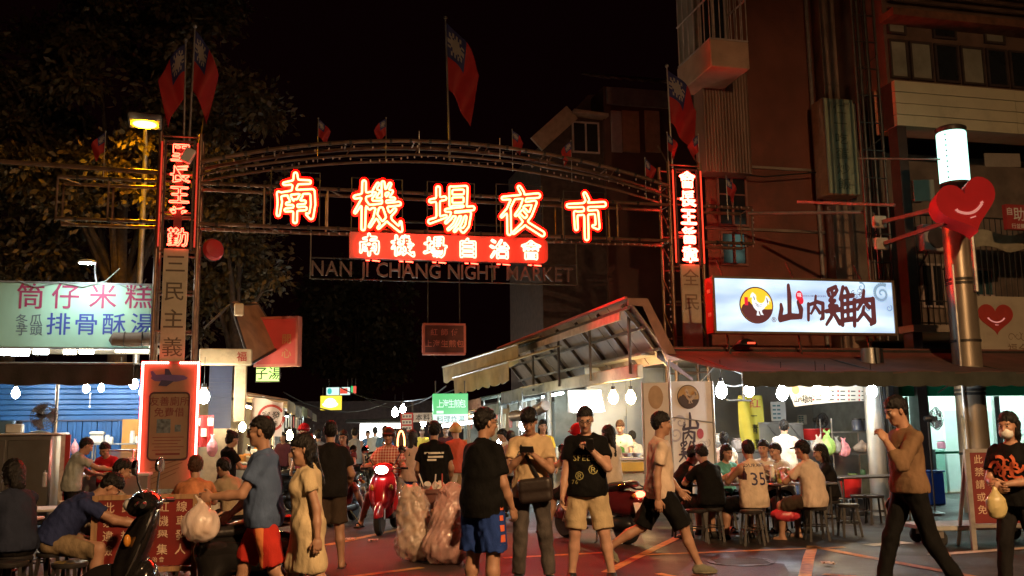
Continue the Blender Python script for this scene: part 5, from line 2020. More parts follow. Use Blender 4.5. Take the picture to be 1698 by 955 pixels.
mb.cyl((ax0, -.17, az1 + .01), (ax1, -.17, az1 + .01), .022, n=8)
mb.cyl((ax0, 1.35, az1 + .1), (ax1, 1.35, az1 + .1), .022, n=8)
mb.obj('rail', STEEL, t)
m = MB()
m.sheet(lambda u, v: (ax0 + (ax1 - ax0) * u, YS + .2 + 3.2 * v, az1 + .66 - .12 * v), 12, 4, 0, (0, 0, .02))
m.obj('ceiling_sheet', M('ceiling_cream', (.5, .44, .34), .6, var=.15, dirt=.3), t)
for x in (ax0 + 1.2,):
 m = MB()
 m.cyl((x, 1.3, 0), (x, 1.3, az1 + .1), .03, n=8)
 m.obj('post', STEEL, t)
ca, cb = PL(183, 562, YS - .25), PL(246, 562, YS - .25)
t = athing('rolled_canvas', 'rolled up brown canvas across the lower right corner of the pale sign', 'canvas roll', (ca.x, YS - .25, ca.z))
m = MB()
L_ = cb.x - ca.x
m.tube([(0, 0, .02), (.04, 0, 0), (L_ * .5, 0, -.01), (L_ + .5, 0, .03), (L_ + .55, 0, .03)], [.06, .125, .135, .12, .06], 12)
m.obj('roll', AWNB, t)
m = MB()
for x in (.25, L_ - .1):
 m.tube([(x, .14 * math.cos(a_), .14 * math.sin(a_)) for a_ in [k * math.pi / 6 for k in range(12)]], .008, 5, closed=True)
m.obj('strap', DARKSTEEL, t)
def bulb(px, py, ly, mat, label, group, r=.05, drop=.25, at=None):
 r *= 1.22
 c = PL(px, py, ly) if at is None else Vector(at)
 t = athing('light_bulb', label, 'light bulb', (c.x, c.y, c.z), 0, group)
 m = MB()
 m.lathe([(.010, -r * 1.35), (r * .6, -r * 1.1), (r * .95, -r * .5), (r, 0), (r * .85, r * .55), (r * .5, r * 1.1), (r * .36, r * 1.5)], 14)
 m.obj('glass', mat, t, smooth='all')
 m = MB()
 m.cyl((0, 0, r * 1.5), (0, 0, r * 2.3), r * .42, n=10)
 m.cyl((0, 0, r * 2.3), (0, 0, r * 2.3 + drop), .006, n=5)
 m.obj('socket', BLACKPL, t)
 return t
gl = 'bare bulbs of the left food stall'
bulb(26, 652, 2.6, BULBO, 'bare warm bulb hanging before the blue shutter at the far left', gl, .062)
bulb(143, 644, 2.6, BULBO, 'bare warm bulb with a pull cord before the middle of the blue shutter', gl, .055)
bulb(168, 643, 2.9, BULBW, 'bare cool white bulb just right of the pull cord bulb', gl, .05)
bulb(200, 628, 1.6, BULBO, 'bare warm bulb under the canvas, leftmost of the three by the LED board', gl, .06)
bulb(222, 636, 1.4, BULBW, 'bare white bulb under the canvas, middle of the three by the LED board', gl, .066)
bulb(238, 650, 1.2, BULBW, 'bare white bulb half behind the LED board, lowest of the three', gl, .066)
c = PL(149, 668, 2.6)
t = athing('pull_cord', 'white pull cord hanging from the bulb in the left stall', 'cord', (c.x, c.y, c.z))
m = MB()
m.cyl((0, 0, -.06), (0, 0, .2), .006, n=5)
m.ball((0, 0, -.08), (.016, .016, .024), 8, 6)
m.obj('cord', WHITEPL, t)
def place(px, py, ly):
 return PL(px, py, ly)
fa, fb, fz0, fz1 = rect(-.4, -70, 722, 84, 850)
t = athing('steel_cabinet', 'worn stainless steel cabinet at the left edge behind the diners', 'cabinet', (0, -.4, 0))
m = MB()
m.bx(fa, fb, 0, .8, .08, fz1, bev=.02)
m.obj('body', STAIN, t)
for k in range(2):
 xa, xb = fa + (fb - fa) * k / 2 + .02, fa + (fb - fa) * (k + 1) / 2 - .02
 d = MB()
 d.bx(xa, xb, -.03, .01, .14, fz1 - .08, bev=.012)
 dd = d.obj('door', M('stainless_door', (.30, .29, .27), .33, .85, var=.15, scale=2, dirt=.5, dcol=(.25, .2, .14)), t)
 h = MB()
 h.cyl((xb - .06, -.06, fz1 * .5), (xb - .06, -.06, fz1 * .5 + .2), .012, n=6)
 h.obj('handle', STEEL, dd)
m = MB()
m.bx(fa, fb + .1, -.06, .86, fz1, fz1 + .035, bev=.012)
m.obj('top', M('pale_board', (.55, .50, .42), .6, var=.15, dirt=.4), t)
t = athing('red_white_post', 'red and white striped post beside the steel cabinet', 'post', (fb + .05, 0, 0))
m = MB()
m.bx(0, .07, 0, .06, 0, fz1)
m.obj('panel', M('post_white', (.55, .5, .46), .6, var=.2, dirt=.4), t)
m = MB()
m.bx(.072, .15, .01, .06, 0, fz1)
m.obj('panel', REDPAINT, t)
def fan(loc, rz, label, R=.2, stand=None, tilt=0, group='electric fans at the stalls'):
 t = thing('electric_fan', label, 'fan', loc, rz, group)
 m = MB()
 T = Rx(tilt)
 def q(x, y, z):
  return T @ Vector((x, y, z))
 for k in range(26):
  a_ = 2 * math.pi * k / 26
  m.tube([q(.03 * math.cos(a_), -.09, .03 * math.sin(a_)), q(R * .7 * math.cos(a_), -.085, R * .7 * math.sin(a_)), q(R * math.cos(a_), -.03, R * math.sin(a_)), q(R * .7 * math.cos(a_), .04, R * .7 * math.sin(a_)), q(.05 * math.cos(a_), .06, .05 * math.sin(a_))], .0035, 4, caps=False)
 for rr, y in ((R, -.03), (R * .7, -.086), (R * .7, .041)):
  m.tube([q(rr * math.cos(2 * math.pi * k / 24), y, rr * math.sin(2 * math.pi * k / 24)) for k in range(24)], .006, 5, closed=True)
 stuff(m.obj('cage', DARKSTEEL, t))
 for k in range(3):
  m = MB()
  a0 = 2 * math.pi * k / 3
  m.sheet(lambda u, v: q((.03 + (R - .05) * u) * math.cos(a0 + (v - .5) * 1.5 * (.5 + u * .5)), -.02 + .035 * (v - .5), (.03 + (R - .05) * u) * math.sin(a0 + (v - .5) * 1.5 * (.5 + u * .5))), 5, 5, 0, q(0, .004, 0))
  m.obj('blade', M('fan_blade_grey', (.10, .11, .12), .35, var=.1), t)
 m = MB()
 m.tube([q(0, -.04, 0), q(0, .02, 0), q(0, .10, 0), q(0, .18, 0)], [.03, .05, .06, .045], 12)
 m.obj('motor', BLACKPL, t)
 if stand:
  m = MB()
  m.cyl((0, .12, -stand + .03), (0, .12, -.03), .016, n=8)
  m.lathe([(.16, -stand), (.16, -stand + .02), (.03, -stand + .05)], 16, (0, .12, 0))
  m.obj('stand', BLACKPL, t)
 return t
c = place(72, 690, -.2)
fan(A(c.x, c.y, c.z), AANG + rad(35), 'black desk fan standing on top of the steel cabinet', .235, c.z - fz1 - .03, 8)
for i, (px, py, s_, m_, nm, lab, cat) in enumerate(((25, 706, (.26, .2, .16), WHITEPL, 'white_box', 'white plastic box on the steel cabinet left of the fan', 'box'), (8, 685, (.3, .2, .22), M('blue_box', (.10, .22, .40), .5, var=.1), 'blue_box', 'blue box on the steel cabinet at the picture edge', 'box'), (27, 690, (.10, .05, .22), BLACKPL, 'black_tablet', 'black tablet leaning upright on the steel cabinet', 'tablet'))):
 c = place(px, py, .0)
 t = athing(nm, lab, cat, (c.x, .0 + .1 * i, fz1 + .036))
 m = MB()
 m.box((0, 0, s_[2] / 2), s_, 0, .02)
 m.obj('body', m_, t)
sa, sb, sz0, sz1 = rect(3.3, 150, 733, 240, 796)
t = athing('steel_shelf', 'steel shelf rack with two boards against the blue shutter', 'shelf', (0, 3.3, 0))
zs = [PL(200, 735, 3.3).z, PL(200, 762, 3.3).z, PL(200, 790, 3.3).z]
for z in zs:
 m = MB()
 m.bx(sa, sb + .3, 0, .38, z - .03, z, bev=.006)
 m.obj('board', M('shelf_grey', (.36, .37, .38), .4, .5, var=.1), t)
for x in (sa + .02, sb + .28):
 for y in (.03, .35):
  m = MB()
  m.cyl((x, y, 0), (x, y, zs[0] + .02), .018, n=6)
  m.obj('upright', STEEL, t)
def jar(loc, r, h, mats, label, name='jar', cat='jar', group=None, lid=True, rz=0):
 t = thing(name, label, cat, loc, rz, group)
 m = MB()
 m.lathe([(r * .88, 0), (r, .01), (r, h * .75), (r * .8, h * .86), (r * .8, h * .92)], 14)
 m.obj('body', mats[0], t)
 if lid:
  m = MB()
  m.lathe([(r * .86, h * .9), (r * .86, h), (r * .4, h + .006)], 14)
  m.obj('lid', mats[-1], t)
 return t
def at_shelf(px, z, ly=3.45):
 q = PL(px, 735, ly)
 return A(q.x, ly, z)
q = PL(161, 725, 3.45)
t = athing('storage_box', 'white lidded plastic box on the top shelf board of the left stall', 'box', (q.x, 3.45, zs[0]))
m = MB()
m.bx(-.13, .13, -.1, .1, 0, .17, bev=.02)
m.obj('body', WHITEPL, t)
m = MB()
m.bx(-.145, .145, -.115, .115, .172, .25, bev=.03)
m.obj('lid', CERAM, t)
for px, r, h, lab in ((178, .055, .17, 'white short jar beside the white lidded box on the top shelf'), (184, .045, .13, 'small white cup beside the short jar on the top shelf'), (219, .052, .25, 'tall white bottle on the top shelf of the left stall'), (229, .07, .14, 'squat pale tub right of the tall bottle on the top shelf'), (238, .06, .16, 'pale jar at the right end of the top shelf')):
 jar(at_shelf(px, zs[0]), r, h, (CERAM, WHITEPL), lab, group='jars on the top shelf')
jar(at_shelf(160, zs[2]), .10, .22, (STAIN, STAIN), 'steel pot on the lower shelf behind the cook', 'steel_pot', 'pot', 'pots on the lower shelf')
jar(at_shelf(172, zs[2]), .085, .2, (CERAM, STAIN), 'white pot beside the steel pot on the lower shelf', 'white_pot', 'pot', 'pots on the lower shelf')
for i, px in enumerate((211, 218, 226)):
 jar(at_shelf(px, zs[2]), .045, .12, (CERAM, CERAM), ('white cup left of two others on the lower shelf', 'white cup in the middle of three on the lower shelf', 'white cup right of two others on the lower shelf')[i], 'cup', 'cup', 'cups on the lower shelf', lid=False)
def sack(loc, size, mat, label, name='plastic_bag', cat='bag', group=None, seed=0, rz=0, neck=True, h=.016, tie=True):
 t = thing(name, label, cat, loc, rz, group)
 w_, d_, h_ = size
 pr = [Ell((0, 0, h_ * .36), (w_ / 2, d_ / 2, h_ * .37), k=.05), Cap((0, 0, h_ * .55), (0, 0, h_ * .88), w_ * .33, w_ * .10, flat=((0, 1, 0), w_ / d_), k=.06)]
 if neck:
  pr += [Cap((0, 0, h_ * .85), (-w_ * .16, 0, h_), w_ * .06, w_ * .09, flat=((0, 1, 0), 2.2), k=.02), Cap((0, 0, h_ * .85), (w_ * .16, 0, h_), w_ * .06, w_ * .09, flat=((0, 1, 0), 2.2), k=.02)]
 sobj('sack', pr, mat, t, h, [((0, 0, 0.002), (0, 0, -1))], (w_ * .026, w_ * .22, seed))
 if mat is CLEARB:
  m = MB()
  m.box((0, 0, h_ * .28), (w_ * .5, d_ * .5, h_ * .3), 0, .02, rz=.4)
  m.box((.02, 0, h_ * .5), (w_ * .34, d_ * .4, h_ * .14), 1, .015)
  stuff(m.obj('contents', [M('food_box', (.5, .3, .14), .6), PAPERW], t))
 return t
c = PL(124, 745, 3.9)
sack(A(c.x, c.y, c.z - .12), (.16, .12, .34), PINKB, 'pink and white plastic bag hung on the blue shutter', seed=4, group='bags hung in the left stall')
ca, cb, _, cz = rect(-.9, 118, 800, 246, 850)
CT = .92
t = athing('service_counter', 'white topped service counter of the left stall in front of the cook', 'counter', (0, -.9, 0))
m = MB()
m.bx(ca, cb, 0, .9, CT - .05, CT, bev=.012)
m.obj('top', M('counter_white', (.58, .56, .52), .4, var=.08, dirt=.25), t)
m = MB()
m.bx(ca + .03, cb - .03, .04, .86, .05, CT - .052)
m.obj('body', STAIN, t)
c = PL(197, 815, -.6)
t = athing('display_case', 'pale glass sided food case on the counter of the left stall', 'food case', (c.x, -.6, CT))
m = MB()
m.bx(-.22, .22, -.1, .3, 0, .04)
m.bx(-.22, .22, -.1, .3, .36, .39)
for x in (-.21, .21):
 for y in (-.09, .29):
  m.bx(x - .01, x + .01, y - .01, y + .01, .041, .359)
m.obj('case_frame', STAIN, t)
m = MB()
m.bx(-.2, .2, -.085, -.08, .045, .355)
m.obj('pane', M('case_glass', (.6, .6, .55), .1, var=.1, alpha=.45), t)
jar(A(PL(214, 800, -.2).x, -.2, CT), .15, .24, (STAIN, STAIN), 'broad steel soup pot steaming tray on the left counter before the cook', 'soup_pot', 'pot')
sack(A(PL(213, 830, -.75).x, -.75, CT), (.24, .2, .26), CLEARB, 'clear plastic bag of food on the left counter below the LED board', seed=8, group='bags hung in the left stall')
c = PL(73, 815, -1.3)
jar(A(c.x, -1.3, .75), .035, .22, (M('clear_bottle', (.55, .58, .6), .15, var=.1, alpha=.6), WHITEPL), 'clear water bottle on the diners table before the steel cabinet', 'water_bottle', 'bottle')
def bowl(loc, label, r=.085, group=None, mat=None):
 t = thing('bowl', label, 'bowl', loc, 0, group)
 m = MB()
 m.lathe([(r * .5, 0), (r * .55, .012), (r * .9, .045), (r, .07), (r * .93, .07), (r * .8, .042), (r * .3, .02)], 16)
 m.obj('shell', mat or CERAM, t)
 return t
def table(x, y, rz, w_, d_, label, h=.74, top=None, group=None, world=True):
 t = thing('folding_table', label, 'table', (x, y, 0), rz, group)
 m = MB()
 m.bx(-w_ / 2, w_ / 2, -d_ / 2, d_ / 2, h - .03, h, bev=.008)
 m.obj('tabletop', top or STAIN, t)
 m = MB()
 for s in (-1, 1):
  m.cyl((s * (w_ / 2 - .08), -d_ / 2 + .08, .28), (s * (w_ / 2 - .08), d_ / 2 - .08, .28), .012, n=6)
  m.cyl((s * (w_ / 2 - .08), -d_ / 2 + .08, h - .05), (s * (w_ / 2 - .08), d_ / 2 - .08, h - .05), .014, n=6)
 m.obj('frame', DARKSTEEL, t)
 for sx in (-1, 1):
  for sy in (-1, 1):
   m = MB()
   m.cyl((sx * (w_ / 2 - .08), sy * (d_ / 2 - .08), 0), (sx * (w_ / 2 - .08), sy * (d_ / 2 - .08), h - .03), .016, n=8)
   m.obj('leg', DARKSTEEL, t)
 return t
STOOLP = {}
def stool(x, y, label, rz=0, h=.45, group='black plastic stools', mat=None):
 key = (round(h, 2), mat.name if mat else '')
 if key in STOOLP:
  t = copy_tree(STOOLP[key])
  t.location, t.rotation_euler = (x, y, 0), (0, 0, rz)
  t['label'], t['group'] = label, group
  return t
 mm = mat or M('stool_black', (.022, .020, .020), .42, var=.2, scale=8, dirt=.3, dcol=(.07, .06, .05))
 t = thing('stool', label, 'stool', (x, y, 0), rz, group)
 m = MB()
 m.lathe([(.14, h - .045), (.15, h - .03), (.15, h - .008), (.14, h), (.04, h - .004)], 20)
 m.obj('seat', mm, t)
 for k in range(4):
  a_ = math.pi / 4 + k * math.pi / 2
  m = MB()
  m.bar((.125 * math.cos(a_), .125 * math.sin(a_), h - .04), (.18 * math.cos(a_), .18 * math.sin(a_), 0), .03, .018)
  m.obj('leg', mm, t)
 m = MB()
 m.tube([(.155 * math.cos(2 * math.pi * k / 16), .155 * math.sin(2 * math.pi * k / 16), .2) for k in range(16)], .009, 5, closed=True)
 m.obj('ring', mm, t)
 STOOLP[key] = t
 return t
t = athing('tilted_awning', 'brown awning folded down at a slant over the passage right of the left tower', 'awning', (0, 0, 0))
q = [PL(*v) for v in ((383, 504, 1.5), (428, 505, 2.6), (470, 572, 2.6), (415, 604, 1.2))]
m = MB()
m.sheet(lambda u, v: (q[0] * (1 - u) + q[1] * u) * (1 - v) + (q[3] * (1 - u) + q[2] * u) * v + Vector((0, 0, .04 * math.sin(9 * u))), 10, 10, 0, (0, .02, .02))
m.obj('canvas', M('awning_tan', (.34, .18, .09), .8, var=.25, scale=4, bump=.3, bscale=20), t)
m = MB()
m.tube([q[0], q[3]], .03, 8)
m.tube([q[1], q[2]], .03, 8)
m.tube([q[3], q[2]], .03, 8)
m.tube([q[0] + Vector((-.5, 0, -.5)), q[0], q[1]], .025, 8)
m.obj('arm', DARKSTEEL, t)
c = PL(396, 513, 1.0)
m = MB()
m.bx(c.x - .09, c.x + .09, 1.0, 1.1, c.z - .12, c.z + .12, bev=.02)
m.obj('end_plate', M('plate_cream', (.55, .42, .26), .6, var=.2), t)
t = athing('stall_lintel', 'cream lintel with lit underside across the passage right of the LED board', 'lintel', (0, 0, 0))
a_, b_, z0_, z1_ = rect(1.0, 330, 578, 418, 604)
m = MB()
m.bx(a_, b_, 1.0, 1.35, z0_, z1_, bev=.02)
m.obj('beam', M('lintel_cream', (.50, .40, .26), .6, var=.15, dirt=.4), t)
m = MB()
put_glyph(m, '福', ((a_ + b_) / 2 + .30, .99, (z0_ + z1_) / 2), UX, UZ, .2)
m.obj('lettering', REDPAINT, t, smooth=False)
a_, b_, z0_, z1_ = rect(1.8, 388, 620, 408, 700)
m = MB()
m.bx(a_, b_, 1.7, 2.0, z0_, z1_ + .4, bev=.02)
m.obj('pillar_box', M('lintel_cream', (.5, .4, .26)), t)
a_, b_, z0_, z1_ = rect(2.2, 332, 690, 392, 830)
m = MB()
m.bx(a_, b_, 2.2, 2.5, .02, z1_ - .25)
m.obj('cream_counter', M('counter_cream', (.50, .38, .22), .6, var=.15, dirt=.3), t)
gl2 = 'bulbs in the passage'
bulb(338, 657, .7, BULBO, 'warm bulb shining just right of the LED edged board', gl2, .085, .5)
bulb(402, 708, 3.2, BULBY, 'yellow bulb over the goods behind the hanging flag banner', gl2, .06, .3)
bulb(318, 664, .9, BULBW, 'white bulb half hidden behind the right edge of the LED board', gl2, .05, .3)
c = PL(338, 715, 1.3)
t = athing('red_cloth', 'red cloth packets hanging in clear film behind the right edge of the LED board', 'cloth', (c.x, c.y, c.z))
m = MB()
m.sheet(lambda u, v: (.36 * (u - .5), .05 * math.sin(11 * u), .6 * (v - .5)), 12, 8, 0, (0, .03, 0))
m.obj('cloth', M('cloth_hang_red', (.42, .03, .03), .7, var=.3, scale=5), t)
m = MB()
for k in range(3):
 m.bx(-.17 + k * .12, -.07 + k * .12, -.055, -.045, .1 - .2 * (k % 2), .25 - .2 * (k % 2))
m.obj('packet', PAPERW, t)
c = PL(352, 740, .9)
sack(A(c.x, c.y, c.z - .2), (.2, .14, .42), PINKB, 'pink striped plastic bag hanging below the red cloth', seed=14, group='bags hung in the passage')
YB = 2.4
a_, b_, z0_, z1_ = rect(YB, 424, 528, 494, 607)
t = athing('red_box_sign', 'large red framed box sign projecting over the passage right of the left tower', 'sign', (a_, YB, z0_), rad(-22))
w1, h1 = (b_ - a_) * 1.05, z1_ - z0_
m = MB()
m.bx(0, w1, 0, .2, 0, h1, bev=.01)
m.obj('board', M('box_sign_red', (.42, .05, .035), .5, var=.12, scale=3, emit=(1, .06, .03), est=.10), t)
m = MB()
for (x0, x1, za, zb) in ((-.02, w1 + .02, h1 - .03, h1 + .02), (-.02, w1 + .02, -.02, .03), (-.02, .03, .031, h1 - .031), (w1 - .03, w1 + .02, .031, h1 - .031)):
 m.bx(x0, x1, -.02, .22, za, zb)
m.obj('frame', M('box_sign_frame', (.55, .16, .10), .5, var=.1), t)
m = MB()
text_v(m, '開心', (w1 * .75, -.008, h1 * .4), UX, UZ, .22, .3)
m.obj('lettering', M('sign_gold', (.5, .3, .1), .5), t, smooth=False)
YG = 2.6
a_, b_, z0_, z1_ = rect(YG, 425, 606, 463, 632)
t = athing('green_box_sign', 'small glowing yellow green box sign with black characters under the red box sign', 'sign', (a_, YG, z0_))
w1, h1 = b_ - a_, z1_ - z0_
m = MB()
m.bx(0, w1, 0, .12, 0, h1)
m.obj('face', EM('sign_lit_yellow_green', (.62, .95, .22), 1.7), t)
m = MB()
text_h(m, '子湯', (w1 * .52, -.006, h1 * .5), UX, UZ, h1 * .85)
m.obj('lettering', M('ink_black', (.02, .02, .02), .6, var=0), t, smooth=False)
m = MB()
for za in (-.02, h1):
 m.bx(-.02, w1 + .02, -.01, .13, za, za + .02)
m.obj('frame', DARKSTEEL, t)
YF = 1.9
cs = [PL(*v, YF) for v in ((419, 660), (470, 666), (467, 724), (411, 722))]
t = athing('flag_banner', 'white cloth banner with a red ring and black characters hanging in the passage', 'banner', (0, YF, 0))
m = MB()
def ban(u, v):
 p_ = (cs[0] * (1 - u) + cs[1] * u) * (1 - v) + (cs[3] * (1 - u) + cs[2] * u) * v
 return Vector((p_.x, .05 * math.sin(u * 8 + v * 2) * (1 - .4 * v), p_.z + .03 * math.sin(u * 6) * (1 - v)))
m.sheet(ban, 16, 14, 0, (0, .006, 0))
bobj = m.obj('cloth', M('banner_cloth', (.62, .52, .46), .8, var=.08, bump=.1), t)
m = MB()
cx = (cs[0] + cs[1] + cs[2] + cs[3]) / 4
for k in range(30):
 a1, a2 = 2 * math.pi * k / 32 + .5, 2 * math.pi * (k + 1) / 32 + .5
 m.add([(cx.x + r_ * math.cos(a__) + .09, 0, cx.z + r_ * math.sin(a__)) for a__, r_ in ((a1, .22), (a2, .22), (a2, .27), (a1, .27))], [(0, 1, 2, 3)])
print_on(bobj, m, 'ring_print', M('banner_red', (.42, .05, .03), .7), (0, 1, 0), .006)
m = MB()
text_h(m, '富發', (cx.x + .09, 0, cx.z + .05), UX, UZ, .17, .03)
text_h(m, '滷味', (cx.x + .09, 0, cx.z - .11), UX, UZ, .12, .03)
print_on(bobj, m, 'lettering', M('ink_black', (.02, .02, .02)), (0, 1, 0), .006)
m = MB()
m.cyl(cs[0] - Vector((.1, YF, -.04)), cs[1] + Vector((.1, -YF, .02)), .012, n=6)
m.obj('rod', DARKSTEEL, t)
# --- right food stall
AWNR = M('awning_dark_red_canvas', (.11, .055, .045), .8, var=.25, scale=2.5, dirt=.45, dcol=(.05, .03, .03), bump=.25, bscale=22)
AWNG = M('valance_dark_green', (.05, .055, .045), .85, var=.25, scale=4, bump=.25, bscale=30)
YB0, YF0 = -2.3, -4.4
rx0 = PL(1090, 577, YB0).x
rx1 = 17.5
zb = PL(1300, 584, YB0).z
zf = PL(1300, 632, YF0).z + .14
t = athing('stall_awning', 'long dark red canvas awning with scalloped edge over the right food stall', 'awning', (0, 0, 0))
m = MB()
m.sheet(lambda u, v: (rx0 + (rx1 - rx0) * u + .55 * v * (1 - u), YB0 + (YF0 - YB0) * v, zb + (zf - zb) * v - .05 * math.sin(math.pi * v) - .015 * math.sin(u * 45) * v), 60, 8, 0, (0, 0, .018))
m.obj('canvas', AWNR, t)
m = MB()
vx0 = rx0 + .55
def vdrop(u):
 return .22 + .025 * abs(math.sin(u * 26 * math.pi))
m.sheet(lambda u, v: (vx0 + (rx1 - vx0) * u, YF0 - .012 * math.sin(u * 90) * v, zf - vdrop(u) * v + .012), 220, 3, 0, (0, .012, 0))
m.obj('valance', AWNG, t)
m = MB()
m.tube([(rx0, YB0, zb + .02), (rx1, YB0, zb + .02)], .035, 8)
m.tube([(vx0, YF0 + .03, zf), (rx1, YF0 + .03, zf)], .022, 8)
for x in (vx0 + .05, vx0 + 2.6, vx0 + 5.2):
 m.cyl((x, YF0 + .05, zf - .02), (x - .1, YB0, zb - .03), .018, n=6)
 m.cyl((x, (YF0 + YB0) / 2, (zf + zb) / 2 - .08), (x, YB0 + .05, zb - .75), .014, n=6)
m.obj('awning_frame', DARKSTEEL, t)
m = MB()
m.prism([(rx0 - .02, zb - .12), (vx0 + .1, zf - .02), (vx0 + .1, zf + .03), (rx0 - .02, zb + .03)], (0, YB0 - .02, 0), UX, UZ, (0, .02, 0))
m.obj('end_flap', AWNR, t)
t = athing('fascia_beam', 'dark steel fascia beam along the top of the right awning', 'beam', (0, 0, 0))
m = MB()
m.bx(rx0 - .05, rx1, YB0 + .04, YB0 + .25, zb - .02, zb + .09)
m.obj('beam', M('fascia_red_brown', (.16, .06, .045), .6, var=.25, dirt=.4), t)
RW = 1.2
WALLS = M('stall_wall_steel', (.36, .36, .34), .38, .55, var=.18, scale=1.2, dirt=.35, dcol=(.16, .14, .11))
x_end = PL(1448, 720, -1.0).x
t = athing('stall_back_wall', 'grey steel clad back wall of the right food stall', 'wall', (0, 0, 0))
npan = 6
for i in range(npan):
 xa = rx0 - .2 + (x_end - rx0 + .2) * i / npan
 xb = rx0 - .2 + (x_end - rx0 + .2) * (i + 1) / npan
 m = MB()
 m.bx(xa + .004, xb - .004, RW - .004 * (i % 2), RW + .1, 0, zb - .05)
 m.obj('wall_panel', WALLS, t, smooth=False)
m = MB()
m.bx(rx0 - .2, x_end, YB0 + .3, RW + .1, zb - .045, zb - .01)
m.obj('ceiling', M('stall_ceiling', (.22, .2, .18), .7, var=.2, dirt=.4), t)
m = MB()
m.bx(x_end, x_end + .12, -1.6, RW + .1, 0, zb - .05)
m.obj('side_wall', M('stall_side_wall', (.17, .2, .22), .6, var=.2), t)
SB = -2.75
a_, b_, z0_, z1_ = rect(SB, 1183, 463, 1483, 553)
bw, bh = b_ - a_, z1_ - z0_
t = athing('lit_box_sign', 'long glowing pale blue box sign with a rooster disc over the right awning', 'sign', (a_, SB, z0_))
LIT = bpy.data.materials.new('lit_sign_face')
LIT.use_nodes = True
nt = LIT.node_tree
pb = nt.nodes['Principled BSDF']
tc = nt.nodes.new('ShaderNodeTexCoord')
nz = nt.nodes.new('ShaderNodeTexNoise')
nz.inputs['Scale'].default_value = 1.6
nz.inputs['Detail'].default_value = 2
mp = nt.nodes.new('ShaderNodeMapping')
mp.inputs['Scale'].default_value = (.45, 1, 1.5)
nt.links.new(tc.outputs['Object'], mp.inputs[0])
nt.links.new(mp.outputs[0], nz.inputs['Vector'])
cr = nt.nodes.new('ShaderNodeValToRGB')
cr.color_ramp.elements[0].position, cr.color_ramp.elements[1].position = .36, .66
cr.color_ramp.elements[0].color = (.24, .42, .66, 1)
cr.color_ramp.elements[1].color = (.66, .90, 1.0, 1)
nt.links.new(nz.outputs[0], cr.inputs[0])
nt.links.new(cr.outputs[0], pb.inputs['Emission Color'])
pb.inputs['Emission Strength'].default_value = 1.1
pb.inputs['Base Color'].default_value = (.5, .55, .6, 1)
m = MB()
m.bx(.02, bw - .02, -.004, .02, .02, bh - .02)
m.obj('lit_face', LIT, t, smooth=False)
m = MB()
m.bx(0, bw, .022, .32, 0, bh)
m.obj('box', M('sign_box_red', (.34, .06, .04), .5, var=.15, dirt=.3), t)
m = MB()
for (x0, x1, za, zb_) in ((-.01, bw + .01, -.015, .025), (-.01, bw + .01, bh - .025, bh + .015), (-.01, .03, .026, bh - .026), (bw - .03, bw + .01, .026, bh - .026)):
 m.bx(x0, x1, -.03, .03, za, zb_)
m.obj('frame', M('sign_frame_bronze', (.20, .14, .09), .45, .5, var=.2), t)
m = MB()
for z in (bh * .30, bh * .72):
 for k in range(3):
  m.bx(-.007, -.001, .10 + k * .045, .13 + k * .045, z, z + .07)
m.obj('side_lettering', PAPERW, t, smooth=False)
def sgn(px, py):
 q = PL(px, py, SB)
 return Vector((q.x - a_, -.010, q.z - z0_))
BRN, YLW, WHT, BLK = M('ink_brown', (.10, .03, .028), .5, var=.06, emit=(.13, .035, .04), est=.5), EM('disc_yellow_lit', (.85, .55, .03), .9, (.7, .5, .05)), EM('print_white_lit', (.85, .9, .95), .95), M('ink_black', (.02, .02, .02))
REDI = EM('seal_red_lit', (.75, .02, .05), .7, (.6, .03, .05))
GBL = EM('swirl_blue_lit', (.22, .36, .50), .75, (.2, .3, .4))
def circ(r, n=30, a0=0, a1=2 * math.pi):
 return [(r * math.cos(a0 + (a1 - a0) * k / n), r * math.sin(a0 + (a1 - a0) * k / n)) for k in range(n)]
ROOST = [(-.16, .70), (-.05, .62), (.0, .50), (-.02, .36), (.06, .20), (.20, .12), (.36, .12), (.50, .22), (.58, .40), (.62, .56), (.74, .52), (.86, .38), (.90, .18), (.84, .30), (.78, .20), (.80, .02), (.70, .14), (.66, -.02), (.54, -.10), (.46, -.22), (.30, -.32), (.34, -.46), (.42, -.58), (.24, -.56), (.18, -.36), (.10, -.34), (.12, -.50), (.18, -.62), (-.04, -.60), (.02, -.36), (-.10, -.26), (-.22, -.10), (-.28, .10), (-.30, .28), (-.26, .44), (-.34, .46), (-.42, .42), (-.36, .52), (-.36, .60), (-.30, .64), (-.30, .72), (-.24, .68), (-.22, .76)]
